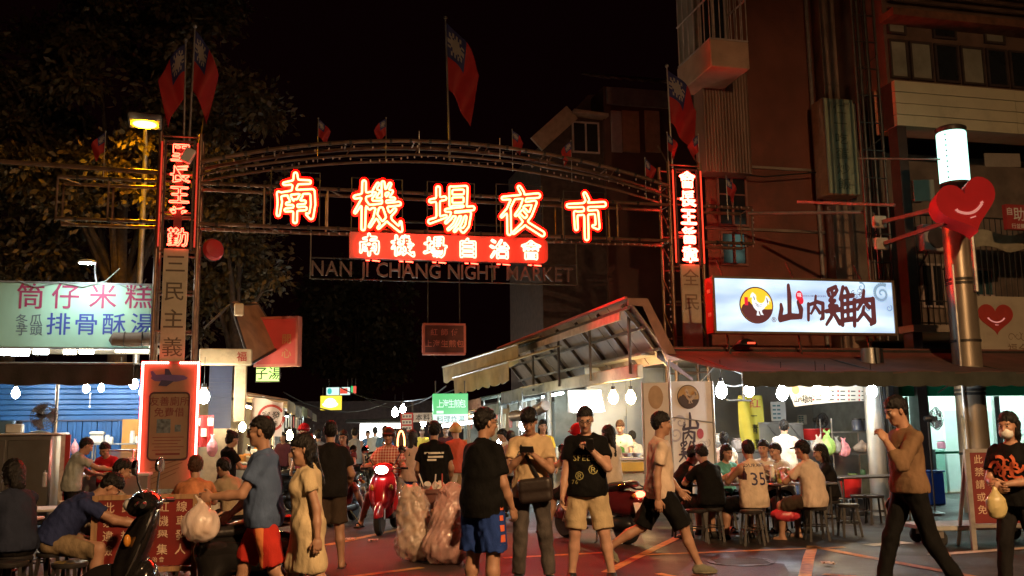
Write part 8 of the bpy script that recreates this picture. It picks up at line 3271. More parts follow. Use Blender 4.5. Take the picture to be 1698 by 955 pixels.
t = easel(WX(1664, 12.0), 12.0, rad(-3), .84, .86, ('此處門口請', '禁止停車並', '請勿於此處停', '或設攤營業', '免受罰。'), 'red notice board with white characters leaning on the flat trolley at the right', .32, .115, tail='福利會 啟', lm=STEEL)
cx_, cy_ = WX(1612, 12.7), 12.75
t = thing('flat_trolley', 'low flat steel trolley with castors before the green lit shop', 'trolley', (cx_, cy_, 0), rad(6))
m = MB()
m.bx(-.85, .85, -.35, .35, .20, .26, bev=.01)
m.obj('deck', M('trolley_deck', (.42, .44, .42), .5, .3, var=.2, dirt=.5), t)
for sx in (-.68, .68):
 for sy in (-.28, .28):
  m = MB()
  m.lathe([(.03, -.03), (.085, -.03), (.10, -.015), (.10, .015), (.085, .03), (.03, .03)], 18, (sx, sy, .10), 0, (0, 1, 0))
  wo = m.obj('castor', TYRE, t)
  m = MB()
  m.box((sx, sy, .155), (.06, .09, .085))
  m.obj('bracket', STEEL, wo)
for s, h_ in ((-1, .95), (1, .95)):
 m = MB()
 m.tube([(s * .82, -.3, .26), (s * .82, -.3, h_ - .06), (s * .82, -.24, h_), (s * .82, .24, h_), (s * .82, .3, h_ - .06), (s * .82, .3, .26)], .018, 8)
 m.cyl((s * .82, -.3, .6), (s * .82, .3, .6), .014, n=6)
 m.obj('handle', M('handle_green_grey', (.25, .33, .30), .45, .3, var=.2), t)
TRASH = M('clear_trash_bag', (.70, .56, .46), .2, var=.4, scale=3, bump=.9, bscale=9, detail=8, dirt=.6, dcol=(.20, .10, .06), coat=.5, stretch=(2, 2, .7), alpha=.6)
TRASHR = M('pink_trash_bag', (.72, .44, .40), .2, var=.4, scale=3, bump=.9, bscale=9, detail=8, dirt=.6, dcol=(.26, .08, .06), coat=.5, stretch=(2, 2, .7), alpha=.62)
for i, (px, Y, mt, lab, h_, tw) in enumerate(((694, 11.75, TRASH, 'tall pale see through garbage bag slumped on the road, left one', .78, -.05), (741, 11.45, TRASHR, 'tall pinkish see through garbage bag slumped on the road, right one', .80, .04))):
 t = thing('garbage_bag', lab, 'garbage bag', (WX(px, Y), Y, 0), .4 * i, 'garbage bags on the road')
 sobj('sack', [Ell((0, 0, .2), (.28, .24, .2), k=.05), Cap((0, 0, .25), (tw, 0, h_ * .75), .245, .19, k=.12), Cap((tw, 0, h_ * .7), (tw * 1.5, 0, h_ * .95), .2, .17, flat=((0, 1, 0), 1.3), k=.08)], mt, t, .017, [((0, 0, .004), (0, 0, -1))], (.013, .11, 30 + i))
 m = MB()
 rr = random.Random(i)
 for k in range(34):
  z, a, q_ = rr.uniform(.06, h_ * .78), rr.uniform(0, 6.28), rr.uniform(0, .17)
  s_ = rr.uniform(.06, .15)
  m.box((q_ * math.cos(a) + tw * z, q_ * math.sin(a) * .8, z), (s_, s_ * .7, s_ * rr.uniform(.4, 1.2)), rr.randrange(1, 6), .02, R=Rx(rr.uniform(-60, 60)) @ Ry(rr.uniform(-60, 60)))
 stuff(m.obj('contents', [BLACKPL, PAPERW, M('food_box', (.5, .3, .14), .6), M('rubbish_brown', (.2, .1, .05), .7), M('rubbish_pink', (.5, .2, .16), .6), WOOD], t))
 m = MB()
 for k in range(9):
  a = rr.uniform(0, 6.28)
  p_ = Vector((tw * 1.4 + .12 * math.cos(a), .12 * math.sin(a), h_ * .97))
  m.tube([p_, p_ + Vector((rr.uniform(-.1, .1), rr.uniform(-.1, .1), rr.uniform(.05, .16)))], [.03, .004], 5)
 stuff(m.obj('crumpled_top', mt, t))
t = thing('trash_bin', 'dark bin rim with litter on top behind the two garbage bags', 'bin', (WX(717, 12.2), 12.2, 0))
m = MB()
m.lathe([(.2, 0), (.24, .02), (.30, .78), (.325, .78), (.325, .83), (.28, .83), (.26, .7)], 24)
m.obj('shell', M('bin_brown', (.12, .05, .04), .5, var=.2), t)
for k in range(7):
 rr = random.Random(k + 5)
 m = MB()
 p_ = Vector((rr.uniform(-.2, .2), rr.uniform(-.15, .15), .80))
 if k % 2:
  m.cyl(p_, p_ + Vector((rr.uniform(-.1, .1), 0, .2)), .01, n=5)
 else:
  m.lathe([(.03, 0), (.045, .12), (.046, .12), (.03, .118)], 10, p_, 0, (rr.uniform(-1, 1), rr.uniform(-1, 1), 1))
 m.obj('litter', [PAPERW, GOODS[0], WHITEPL][k % 3], t)
# --- the crowd
C = lambda n, c, **k: cloth(n, c, **k)
BLKC, BLK2 = C('black', (.006, .006, .006)), C('black_faded', (.011, .010, .010))
WHTC, CRMC = C('white', (.60, .56, .50)), C('cream', (.54, .44, .27))
NAVY, BLUC, GRYC = C('navy', (.024, .034, .10)), C('slate_blue', (.07, .11, .21)), C('grey_green', (.34, .36, .33))
DENIM, DKDEN = C('denim', (.06, .09, .2)), C('dark_denim', (.075, .066, .062), var=.4)
KHAKI, BEIGE, TANC = C('khaki', (.2, .15, .09), var=.4), C('beige', (.48, .38, .23)), C('tan_knit', (.17, .105, .06))
REDC, TEAL, PINKC = C('red', (.45, .012, .02)), C('teal', (.10, .33, .30)), C('pale_pink', (.55, .42, .36))
SHOEB, SHOEG, SOLE = C('shoe_black', (.02, .02, .02), rough=.5), C('shoe_grey_green', (.16, .16, .12)), C('sole_pale', (.45, .4, .3))
SPEC = M('spectacle_frame', (.02, .02, .02), .3, var=0)
PLAID = bpy.data.materials.new('cloth_plaid_red')
PLAID.use_nodes = True
nt = PLAID.node_tree
tc = nt.nodes.new('ShaderNodeTexCoord')
pv_ = None
for i, (dr, sc) in enumerate((('X', 7), ('Z', 7))):
 wv = nt.nodes.new('ShaderNodeTexWave')
 wv.bands_direction = dr
 wv.inputs['Scale'].default_value = sc
 nt.links.new(tc.outputs['Object'], wv.inputs['Vector'])
 cr = nt.nodes.new('ShaderNodeValToRGB')
 cr.color_ramp.interpolation = 'CONSTANT'
 cr.color_ramp.elements[0].color = (.45, .10, .07, 1)
 cr.color_ramp.elements[1].position = .78
 cr.color_ramp.elements[1].color = (.85, .7, .6, 1)
 nt.links.new(wv.outputs[0], cr.inputs[0])
 if pv_ is None:
  pv_ = cr
 else:
  mx = nt.nodes.new('ShaderNodeMix')
  mx.data_type = 'RGBA'
  mx.inputs[0].default_value = .5
  nt.links.new(pv_.outputs[0], mx.inputs[6])
  nt.links.new(cr.outputs[0], mx.inputs[7])
  nt.links.new(mx.outputs[2], nt.nodes['Principled BSDF'].inputs['Base Color'])
nt.nodes['Principled BSDF'].inputs['Roughness'].default_value = .85
TS = lambda m, **k: dict(m=m, **k)
SH = dict(m=SHOEB, sole=SHOEB)
SN = dict(m=SHOEB)
PHONE, EAT, REL, WALKF, WALKB = (28, 10, 118, 42), (48, 14, 92, 42), (4, 9, 12, 8), (24, 7, 24, 6), (-22, 8, 14, 0)
SIT = dict(legR=(82, 12, 84), legL=(80, 14, 80))
def at(pd, v):
 r = pd['root']
 return Matrix.Rotation(r.rotation_euler.z, 3, 'Z') @ Vector(v) + Vector(r.location)
def hand(pd, s, d=.085):
 return at(pd, pd['J']['wri', s] + pd['J']['fod', s] * d)
def pp(lab, px, Y, yaw, wear, H, **k):
 return person(lab, WX(px, Y), Y, yaw, wear, H=H, **k)
def prt(pd, garment_, txts, col, name='print', front=False):
 """flat print on chest or back: (text, x, z, size)"""
 m = MB()
 f = 1 if front else -1
 ex = Vector((-f, 0, 0))
 for s, x, z, sz in txts:
  if s == '-':
   m.add([ex * (x + a * sz) + UZ * (z + b * .012) for a in (-.5, -.17, .17, .5) for b in (-1, 1)], [(0, 2, 3, 1), (2, 4, 5, 3), (4, 6, 7, 5)])
  else:
   text_h(m, s, ex * x + UZ * z, ex, UZ, sz, .004)
 return print_on(pd[garment_], m, name, col, (0, -f, 0), .006)
def phone(pd, s, lab, up=(0, 0, 1)):
 q = at(pd, (pd['J']['wri', 1] + pd['J']['wri', -1]) / 2 if s == 0 else pd['J']['wri', s]) + Matrix.Rotation(pd['root'].rotation_euler.z, 3, 'Z') @ Vector((0, .085, .05))
 t = thing('mobile_phone', lab, 'phone', q, pd['root'].rotation_euler.z, 'phones held by the men in front')
 m = MB()
 m.box((0, 0, 0), (.075 if s else .14, .010, .14 if s else .075), 0, .004, R=Rx(-35))
 m.obj('case', BLACKPL, t)
 m = MB()
 m.box((0, -.007, .0), (.066 if s else .126, .002, .12 if s else .066), 0, 0, R=Rx(-35))
 m.obj('screen', M('phone_screen', (.05, .06, .07), .1, emit=(.5, .6, .8), est=.35, var=0), t)
def held_bag(pd, s, size, mat, lab, seed, drop=None):
 q = hand(pd, s, .09)
 return sack((q.x, q.y, q.z - size[2] * .97), size, mat, lab, seed=seed, group='bags carried by walkers', h=.014)
p = pp('person in slate blue t-shirt and red shorts walking left with a white bag', 440, 7.9, 96, {'t_shirt': TS(BLUC), 'shorts': dict(m=[C('red_shorts', (.42, .03, .02)), C('orange_stripe', (.6, .2, .07))], len=.92, split=lambda c, J: (abs(c[:, 1]) < .032).astype(int)), 'sandals': SN, 'glasses': TS(SPEC)}, 1.68, hair='crop', legR=(22, 3, 8), legL=(-16, 3, 22), armR=(20, 8, 30, 10), armL=(28, 8, 62, 20), g=1.08, seed=3)
held_bag(p, -1, (.30, .22, .36), CLEARB, 'white plastic bag carried by the person in red shorts', 41)
pp('person with long dark hair in a cream knee length dress walking left', 512, 7.7, 104, {'dress': TS(CRMC, len=.40, sleeve=.45, inf=.024), 'sandals': SN}, 1.5, fem=True, g=.92, tone='tan', hair='long', legR=(16, 2, 6), legL=(-14, 2, 20), armR=(-10, 8, 10, 0), armL=(-16, 10, 14, 0), seed=5, head=(12, 10))
pp('person in black t-shirt and dark shorts seen from behind the cream dress', 548, 11.2, 14, {'t_shirt': TS(BLK2), 'shorts': TS(C('dark_brown', (.05, .035, .025)), len=.9), 'sandals': SN}, 1.64, hair='crop', g=1.14, armR=(12, 20, 50, 30), seed=7)
pA = pp('person with glasses in a plain black t-shirt and blue shorts with orange squares', 800, 8.55, -42, {'t_shirt': TS(BLKC, sleeve=.72, hem=.15, width=.20), 'shorts': TS(C('royal_blue', (.018, .045, .2)), len=.98, wide=1.15), 'sandals': SN, 'glasses': TS(SPEC)}, 1.69, hair='short', g=1.25, armR=(6, 10, 22, 25), armL=(8, 8, 10, 0), head=(4, -18), seed=9)
m = MB()
J = pA['J']
for k in range(5):
 z = J['p0'].z - .06 - .085 * k
 s_ = .018 + .004 * k
 m.add([(0, a + J['hip', 1].y, z + b) for a, b in ((-s_, -s_), (s_, -s_), (s_, s_), (-s_, s_))], [(0, 1, 2, 3)])
 for v in range(4):
  m.v[-1 - v] = (.5, m.v[-1 - v][1], m.v[-1 - v][2])
print_on(pA['shorts'], m, 'square_print', M('print_orange', (.62, .13, .05), .7), (-1, 0, 0), .007)
pB = pp('person in white t-shirt and dark jeans looking down at a phone', 880, 9.9, 172, {'t_shirt': TS(C('warm_white', (.56, .42, .25))), 'jeans': TS(DKDEN, len=1.95), 'shoes': SH}, 1.74, hair='fringe', armR=PHONE, armL=PHONE, head=(30, 0), g=.96, seed=11, legL=(4, 6, 3), curl={1: (40, 50), -1: (40, 50)})
phone(pB, 0, 'black phone held sideways by the person in white t-shirt')
prt(pB, 't_shirt', [('®', -.08, 1.28, .12), ('-', .09, 1.0, .05)], BLK, front=True)
m = MB()
m.tube([(.11, .06, 1.43), (.05, .145, 1.3), (-.05, .16, 1.12), (-.12, .15, 1.0)], .018, 6)
m.tube([(.11, .02, 1.44), (.1, -.12, 1.3), (-.05, -.15, 1.1), (-.14, 0, .98)], .018, 6)
t = thing('shoulder_bag', 'dark shoulder bag worn across the person in white t-shirt', 'bag', pB['root'].location, pB['root'].rotation_euler.z)
m.obj('strap', BLACKPL, t)
sobj('pouch', [Blk((-.06, .17, .93), (.17, .06, .12), Ry(6), .045), Blk((-.06, .20, .98), (.165, .045, .06), Ry(6), .03)], M('bag_leather', (.03, .022, .02), .45, var=.2, bump=.2), t, .012)
pC = pp('person in black printed t-shirt and beige shorts reading a phone', 972, 9.95, 170, {'t_shirt': TS(BLKC), 'shorts': TS(BEIGE, len=.93), 'shoes': SH, 'glasses': TS(SPEC)}, 1.75, hair='crop', armR=REL, armL=(30, 12, 128, 40), head=(24, 4), g=1.12, tone='fair', seed=13, legR=(0, 6, 2), legL=(0, 9, 2), curl={-1: (45, 50)})
phone(pC, -1, 'dark phone held up by the person in beige shorts')
prt(pC, 't_shirt', [('SPEED', 0, 1.24, .085), ('®', .08, 1.12, .13), ('®', -.06, 1.06, .12), ('76', -.11, 1.0, .06)], M('print_olive', (.36, .34, .13), .7), front=True)
pp('person in white t-shirt and black shorts striding right past the banner', 1092, 10.6, -88, {'t_shirt': TS(C('white_warm', (.60, .48, .38))), 'shorts': TS(BLKC, len=.98, wide=1.1), 'shoes': dict(m=SHOEG, sole=SOLE)}, 1.76, hair='short', legR=(30, 3, 10), legL=(-26, 3, 34), armR=(-14, 6, 14, 0), armL=(16, 6, 25, 8), seed=15, footL=-38)
pD = pp('person in tan long sleeve top and black trousers walking left and drinking', 1503, 8.9, 98, {'sweater': TS(TANC, sleeve=1.55, hem=.04, width=.172), 'trousers': TS(BLKC, len=1.95), 'shoes': SH}, 1.81, hair='short', legR=(20, 2, 6), legL=(-14, 2, 18), armR=(-4, 8, 14, 0), armL=(38, 12, 128, 28), head=(20, 0), g=.94, seed=17)
q = hand(pD, 1, .08)
t = thing('drink_cup', 'clear cup of milk tea in a thin bag held by the drinking person', 'cup', (q.x, q.y, q.z - .34))
m = MB()
m.lathe([(.034, 0), (.048, .15), (.05, .16), (.02, .165)], 14)
m.obj('cup', M('milk_tea', (.50, .27, .10), .3, var=.1), t)
m = MB()
m.tube([(-.05, 0, .14), (-.03, 0, .26), (0, 0, .35), (.03, 0, .26), (.05, 0, .14)], .01, 5)
m.lathe([(.055, -.02), (.06, .12), (.05, .2), (.058, .12), (.053, -.018)], 14)
m.obj('carry_bag', CLEARB, t)
pE = pp('person in black t-shirt with orange print at the right picture edge', 1678, 8.9, 128, {'t_shirt': TS(BLKC, sleeve=.7), 'trousers': TS(BLK2, len=1.95), 'shoes': SH, 'mask': TS(WHITEPL)}, 1.6, fem=True, g=1.0, hair='bob', armR=(18, 8, 70, 50), armL=(18, 8, 76, 50), legR=(10, 3, 6), legL=(-8, 3, 10), seed=19, head=(6, 0))
m = MB()
for k in range(7):
 spiral(m, Vector((.09 * math.cos(k * .9), 0, 1.12 + .055 * math.sin(k * .9))), .05, 1.1, .014, 1, k)
print_on(pE['t_shirt'], m, 'print', M('print_orange', (.62, .13, .05)), (0, -1, 0), .006)
held_bag(pE, -1, (.18, .14, .30), M('bag_yellow', (.5, .42, .2), .4, var=.2), 'pale yellow bag held by the person at the right edge', 43)
pF = pp('person with back turned in black t-shirt with a line of white print', 720, 12.9, 4, {'t_shirt': TS(BLKC, hem=.14), 'shorts': TS(BLK2), 'sandals': SN}, 1.64, hair='short', g=1.12, armR=(10, 14, 40, 25), armL=(10, 14, 40, 25), seed=21)
prt(pF, 't_shirt', [('-', 0, 1.25, .26), ('-', .02, 1.2, .2), ('-', -.03, 1.16, .12)], PAPERW)
pG = person('person in red plaid shirt and helmet riding the red scooter', WX(643, 15.6), 15.75, 176, {'shirt': TS(PLAID, sleeve=.8), 'shorts': TS(C('grey_shorts', (.25, .22, .2))), 'sandals': SN, 'helmet': TS(C('helmet_dark', (.05, .03, .03), rough=.3, bump=0))}, H=1.7, hair='crop', sit=.70, legR=(52, 24, 46), legL=(52, 34, 50), armR=(40, 20, 42, 0), armL=(40, 20, 42, 0), head=(4, 0), g=1.15, seed=23, footR=0, footL=0)
person('person in dark top with bare legs on the dark scooter in the alley', WX(566, 16.9), 17.15, 172, {'t_shirt': TS(C('maroon', (.10, .03, .04))), 'shorts': TS(BLK2, len=.6), 'sandals': SN, 'glasses': TS(SPEC)}, H=1.66, hair='bob', fem=True, sit=.70, legR=(54, 16, 48), legL=(50, 34, 46), armR=(40, 18, 45, 0), armL=(40, 18, 45, 0), seed=24)
person('person with red helmet on the scooter with the lit tail light', WX(962, 13.8), 13.85, 38, {'t_shirt': TS(C('dull_red', (.18, .03, .03))), 'shorts': TS(BLK2), 'sandals': SN, 'helmet': TS(C('helmet_red', (.35, .01, .015), rough=.25, bump=0))}, H=1.7, hair=None, sit=.70, legR=(58, 14, 50), legL=(58, 20, 52), armR=(45, 16, 40, 0), armL=(45, 16, 40, 0), seed=25)
person('person in white top with long dark hair riding pillion on the tail lit scooter', WX(1012, 13.4), 13.42, 38, {'blouse': TS(C('white_blouse', (.58, .50, .42)), sleeve=.4), 'shorts': TS(C('navy_shorts', (.03, .035, .07)), len=.6), 'sandals': SN}, H=1.58, hair='long', fem=True, g=.95, sit=.74, legR=(62, 16, 62), legL=(62, 16, 62), armR=(30, 10, 60, 20), armL=(30, 10, 60, 20), seed=26)
pp('person with long hair in pale top and blue shorts walking away behind the rider', 683, 15.8, -15, {'blouse': TS(PINKC, sleeve=.5), 'shorts': TS(C('blue_shorts', (.04, .06, .25)), len=.8), 'sandals': SN}, 1.55, hair='long', fem=True, g=.98, legR=(14, 3, 5), legL=(-12, 3, 16), seed=27, h=.018)
pp('person in sleeveless grey top walking away down the alley', 588, 24, 0, {'tank_top': TS(C('mid_grey', (.24, .25, .26)), sleeve=0), 'shorts': TS(BLK2), 'sandals': SN}, 1.66, legR=(14, 3, 5), legL=(-12, 3, 16), seed=28, h=.02)
pp('person in blue shirt with a diagonal strap walking away down the alley', 638, 26, 0, {'t_shirt': TS(C('mid_blue', (.06, .13, .26))), 'trousers': TS(NAVY, len=1.9), 'shoes': SH}, 1.72, legR=(-12, 3, 14), legL=(14, 3, 5), seed=29, h=.02)
pp('person in grey top walking away beside the blue shirted one', 622, 29, 10, {'t_shirt': TS(GRYC), 'trousers': TS(BLK2, len=1.9), 'shoes': SH}, 1.7, seed=30, h=.02)
pp('person in orange red top behind the black printed t-shirt', 757, 17.5, 30, {'t_shirt': TS(C('orange_red', (.45, .08, .04))), 'shorts': TS(C('khaki_light', (.35, .26, .16))), 'sandals': SN, 'helmet': TS(C('helmet_tan', (.45, .30, .12), rough=.3, bump=0))}, 1.64, hair=None, seed=31, h=.018)
pp('person in pale shirt at the nearest right alley stall', 838, 19.5, 100, {'t_shirt': TS(WHTC), 'trousers': TS(BLK2, len=1.9), 'shoes': SH}, 1.55, seed=32, h=.018, head=(20, 0))
pp('person in yellow top far down the right of the alley', 700, 30, 180, {'t_shirt': TS(C('yellow', (.5, .38, .06))), 'trousers': TS(BLK2, len=1.9), 'shoes': SH}, 1.66, seed=33, h=.022)
pp('person in dark clothes far down the middle of the alley', 655, 36, 180, {'t_shirt': TS(C('brown', (.12, .07, .05))), 'trousers': TS(BLK2, len=1.9), 'shoes': SH}, 1.7, seed=34, h=.024)
pp('person in black t-shirt with tied hair standing in the left passage', 378, 15.4, -50, {'t_shirt': TS(BLKC), 'skirt': TS(BLK2, len=.4), 'sandals': SN}, 1.56, hair='bun', fem=True, g=.9, armR=(30, 8, 60, 30), armL=(30, 8, 60, 30), head=(22, 0), seed=35)
pp('person in red top in the left passage behind the flag banner', 505, 19.5, 160, {'t_shirt': TS(C('dull_red', (.18, .03, .03))), 'trousers': TS(BLK2, len=1.9), 'shoes': SH, 'helmet': TS(C('helmet_red', (.35, .01, .015)))}, 1.7, hair=None, seed=36, h=.018)
for i, (px, Y, yw, c_, hr, lab) in enumerate(((470, 24, 170, 'maroon', 'bob', 'person in maroon top by the yellow bulb on the left of the alley'), (528, 21, 20, 'mid_grey', 'short', 'person in grey top behind the black t-shirt in the left of the alley'), (610, 33, 175, 'mid_blue', 'short', 'small far person in blue top before the white lit display'), (806, 27, 60, 'teal', 'bob', 'person in teal top at the second right alley stall'), (740, 24, 170, 'maroon', 'short', 'person in maroon top below the green lit sign'), (900, 18.6, 190, 'yellow', 'long', 'person in yellow top behind the white t-shirt at the stall'))):
 pp(lab, px, Y, yw, {'t_shirt': TS(C(c_, (.1, .03, .04))), 'trousers': TS(BLK2, len=1.9), 'shoes': SH}, 1.56 + .03 * i, hair=hr, seed=80 + i, h=.02, armR=(20, 10, 60, 20))
HS_ = dict(sit=.45)
L_ = 'black stool under %s'
for lab, px, Y, yaw, wear, H, kw, st in (
  ('person in dark navy t-shirt seated at the far left edge eating', 38, 9.0, 60, {'t_shirt': TS(C('dark_navy', (.022, .028, .05)), hem=.05), 'trousers': TS(BLK2, len=1.9), 'shoes': SH, 'glasses': TS(SPEC)}, 1.66, dict(lean1=14, armR=EAT, armL=EAT, head=(14, 0), seed=51, hair='bob'), 'the diner at the far left edge'),
  ('person in navy t-shirt and camouflage shorts bending far forward over the table', 98, 9.3, -72, {'t_shirt': TS(NAVY, hem=.03), 'shorts': TS(KHAKI, len=.95), 'sandals': SN}, 1.76, dict(lean0=22, lean1=52, armR=(60, 10, 20, 10), armL=(20, 12, 40, 20), head=(48, 0), seed=52, g=1.12), 'the bending diner in camouflage shorts'),
  ('person in grey t-shirt eating with chopsticks behind the bending diner', 168, 10.6, -62, {'t_shirt': TS(C('warm_grey', (.30, .25, .19)), hem=.05), 'trousers': TS(BLK2, len=1.9), 'shoes': SH}, 1.66, dict(lean1=24, armR=EAT, armL=EAT, head=(32, 0), seed=53, hair='crop'), 'the diner in grey'),
  ('person in orange floral shirt with reddish hair seated below the LED board', 326, 10.9, 20, {'shirt': TS(C('floral', (.42, .17, .08), var=.6), hem=.05), 'trousers': TS(BLK2, len=1.9), 'shoes': SH}, 1.6, dict(lean1=12, armR=EAT, armL=EAT, head=(14, 0), seed=54, hairm=HAIRB, g=1.05), 'the diner in the floral shirt'),
  ('person in beige top leaning beside the floral shirt below the red cloth', 392, 12.6, 60, {'sweater': TS(C('beige_top', (.36, .28, .18)), sleeve=1.4, hem=.04), 'trousers': TS(BLK2, len=1.9), 'shoes': SH}, 1.55, dict(lean1=30, armR=EAT, armL=EAT, head=(20, 0), seed=55), 'the diner in the beige top')):
 o = pp(lab, px, Y, yaw, wear, H, **{**HS_, **SIT, **kw})
 stool(WX(px, Y), Y, L_ % st)
for i, (px, Y, lab) in enumerate(((126, 8.5, 'empty black stool in front of the bending diner'), (30, 8.6, 'empty black stool at the bottom left corner'), (70, 10.6, 'black stool behind the diner at the far left edge'), (205, 10.2, 'black stool by the wooden easel leg'))):
 stool(WX(px, Y), Y, lab, .3 * i)
table(WX(130, 10.9), 11.0, .1, 2.4, .6, 'long diners table of the left stall', .74, M('table_pale', (.45, .43, .4), .35, var=.1))
table(WX(-12, 9.4), 9.4, .1, .8, .7, 'small table at the left picture edge', .74, M('table_pale', (.45, .43, .4)))
for i, (px, lab) in enumerate(((190, 'pale bowl on the left diners table before the diner in grey'), (112, 'pale bowl on the left diners table near the bending diner'), (150, 'pale bowl in the middle of the left diners table'))):
 bowl((WX(px, 10.9), 10.95, .742), lab, .085, 'bowls on the left table')
pp('cook in light grey t-shirt with a towel round the neck reaching over the counter', 122, 14.3, -55, {'t_shirt': TS(GRYC), 'trousers': TS(BLK2, len=1.9), 'shoes': SH}, 1.52, lean1=20, head=(26, 0), armR=(60, 10, 25, 20), armL=(40, 10, 40, 20), seed=56, hair='crop')
pp('cook in red t-shirt looking down behind the left counter', 181, 15.6, 176, {'t_shirt': TS(REDC), 'trousers': TS(BLK2, len=1.9), 'shoes': SH}, 1.44, lean1=14, head=(34, 0), armR=(30, 14, 60, 30), armL=(30, 14, 60, 30), seed=57, hair='crop')
for lab, px, Y, yaw, wear, H, kw, st in (
  ('diner in black tank top facing right beside the banner', 1126, 13.9, -70, {'tank_top': TS(BLKC, sleeve=0, hem=.04), 'shorts': TS(BLK2, len=.9), 'shoes': SH}, 1.66, dict(lean1=26, armR=EAT, armL=EAT, head=(30, 0), seed=61), 'the diner in black tank top'),
  ('diner in black t-shirt seen from behind at the right table', 1176, 13.4, 22, {'t_shirt': TS(BLKC, hem=.06), 'shorts': TS(BLKC, len=.9), 'shoes': SH}, 1.68, dict(lean1=20, armR=EAT, armL=EAT, head=(30, 0), seed=62, g=1.14), 'the diner in black t-shirt'),
  ('diner in white basketball jersey number 35 seen from behind', 1246, 13.3, 20, {'jersey': dict(m=[C('jersey_white', (.62, .50, .38)), C('jersey_trim', (.05, .02, .03))], sleeve=0, hem=.10, split=lambda c, J: ((abs(c[:, 0]) > .150) & (c[:, 2] > J['pN'].z - .22)).astype(int)), 'shorts': TS(BLK2, len=.9), 'shoes': dict(m=SHOEB, sole=SOLE)}, 1.72, dict(lean1=10, armR=EAT, armL=EAT, head=(12, -12), seed=63, g=1.2), 'the diner in the jersey'),
  ('diner in white t-shirt and dark cap seated at the right end of the table', 1346, 13.3, 42, {'t_shirt': TS(C('white_warm', (.6, .48, .38)), hem=.10, width=.2), 'shorts': TS(C('dark_brown', (.05, .035, .025)), len=.9), 'sandals': SN, 'cap': TS(BLK2)}, 1.72, dict(lean1=18, armR=EAT, armL=EAT, head=(10, 0), seed=64, g=1.1), 'the diner in dark cap'),
  ('diner in teal top behind the black t-shirt', 1199, 14.9, -160, {'t_shirt': TS(TEAL, hem=.05), 'shorts': TS(BLK2), 'sandals': SN}, 1.58, dict(lean1=10, armR=EAT, armL=EAT, head=(14, 0), seed=65, fem=True, hair='bob'), 'the diner in teal'),
  ('diner in white shirt facing the camera at the middle of the right table', 1266, 14.9, 172, {'t_shirt': TS(WHTC, hem=.05), 'shorts': TS(BLK2), 'sandals': SN}, 1.68, dict(lean1=10, armR=EAT, armL=EAT, head=(8, -20), seed=66, tone='fair'), 'the middle diner in white shirt'),
  ('diner in white shirt leaning left beside the middle diner', 1296, 14.8, 120, {'t_shirt': TS(WHTC, hem=.05), 'shorts': TS(BLK2), 'sandals': SN}, 1.62, dict(lean1=16, armR=EAT, armL=EAT, head=(14, 0), seed=67, tone='fair', hair='crop'), 'the leaning diner in white shirt'),
  ('diner in dark clothes behind the right end of the table', 1372, 14.4, 80, {'t_shirt': TS(BLK2, hem=.05), 'trousers': TS(BLK2, len=1.9), 'shoes': SH}, 1.56, dict(lean1=12, armR=EAT, armL=EAT, head=(14, 0), seed=68, hair='long', fem=True), 'the diner in dark clothes')):
 o = pp(lab, px, Y, yaw, wear, H, **{**HS_, **SIT, **kw})
 if 'jersey' in o:
  m = MB()
  J = o['J']
  c = J['p1'] + J['R1'] @ Vector((0, 0, .13))
  text_h(m, '35', c, UX, UZ, .24, .01)
  text_h(m, 'DURANT', c + Vector((0, 0, .18)), UX, UZ, .065, .006)
  print_on(o['jersey'], m, 'number', M('print_navy', (.03, .025, .08)), (0, 1, 0), .006)
 stool(WX(px, Y), Y, L_ % st)
table(WX(1205, 14.15), 14.15, .12, 1.5, .7, 'steel table of the diners beside the banner', .74)
table(WX(1316, 14.1), 14.1, .12, .95, .7, 'steel table right of the jersey diner', .74)
q = (WX(1303, 14.0), 14.0, .742)
jar(q, .05, .2, (GREENB, GREENB), 'tall green drink cup in a bag on the right table', 'drink_cup', 'cup')
jar((WX(1292, 13.9), 13.9, .742), .055, .2, (M('drink_lime', (.45, .5, .12), .3), CERAM), 'lime yellow drink cup on the right table', 'drink_cup', 'cup')
jar((WX(1278, 14.0), 14.0, .742), .035, .24, (CERAM, WHITEPL), 'white sauce bottle on the right table', 'sauce_bottle', 'bottle')
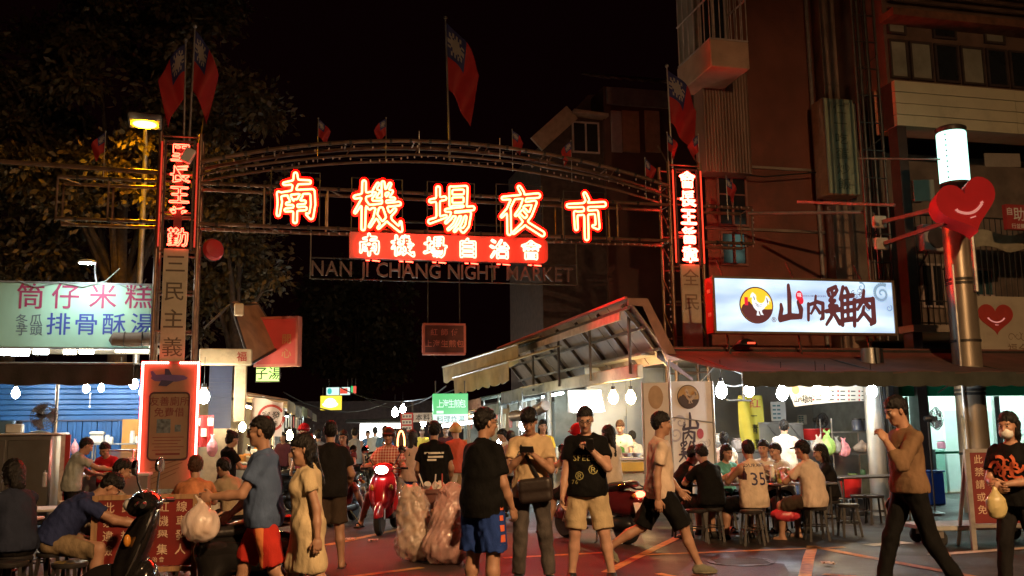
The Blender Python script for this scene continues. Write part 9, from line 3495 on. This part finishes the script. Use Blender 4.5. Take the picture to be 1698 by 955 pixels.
for i, (px, lab) in enumerate(((1215, 'white bowl on the right table before the diner in teal'), (1316, 'white bowl on the right table by the diner in cap'), (1180, 'white bowl on the right table near the banner'))):
 bowl((WX(px, 14.05), 14.05, .742), lab, .09, 'bowls on the right table')
sack((WX(1297, 13.5), 13.5, .24), (.42, .3, .24), M('bag_red', (.5, .04, .06), .4, var=.2), 'red plastic bag hung under the right table', seed=71, neck=False)
for i, (px, Y, lab) in enumerate(((1240, 12.9, 'empty black stool between the jersey diner and the black t-shirt'), (1400, 13.7, 'empty black stool right of the diner in cap'), (1150, 13.2, 'empty black stool before the banner board'))):
 stool(WX(px, Y), Y, lab)
pp('cook in white t-shirt standing with back turned at the kitchen counter', 1302, 16.6, -14, {'t_shirt': TS(WHTC), 'trousers': TS(DENIM, len=1.9), 'shoes': SH}, 1.63, hair='crop', armR=(30, 12, 50, 20), armL=(30, 12, 50, 20), seed=72)
pp('person in white top with a backpack strap at the left end of the kitchen counter', 1201, 16.4, -20, {'t_shirt': TS(WHTC), 'trousers': TS(BLK2, len=1.9), 'shoes': SH}, 1.42, hair='bun', fem=True, armR=(30, 8, 60, 20), armL=(30, 8, 60, 20), seed=73)
pp('cook in green apron looking down behind the corner kitchen counter', 1030, 18.7, 168, {'t_shirt': TS(WHTC), 'apron': TS(C('apron_green', (.07, .20, .05)), wr=.002), 'trousers': TS(BLK2, len=1.9), 'shoes': SH}, 1.70, fem=True, hair='short', hairm=HAIRB, head=(28, 0), armR=(20, 8, 60, 30), armL=(20, 8, 60, 30), seed=74, tone='fair')
pp('cook in white with back turned beside the green apron', 1050, 19.2, 10, {'t_shirt': TS(WHTC), 'trousers': TS(BLK2, len=1.9), 'shoes': SH}, 1.48, hair='crop', head=(16, 0), seed=75)
pp('person in grey seen between the white t-shirt and the beige shorts at the stall', 846, 17.5, -30, {'t_shirt': TS(C('mid_grey', (.24, .25, .26))), 'trousers': TS(BLK2, len=1.9), 'shoes': SH}, 1.5, seed=76, h=.018)
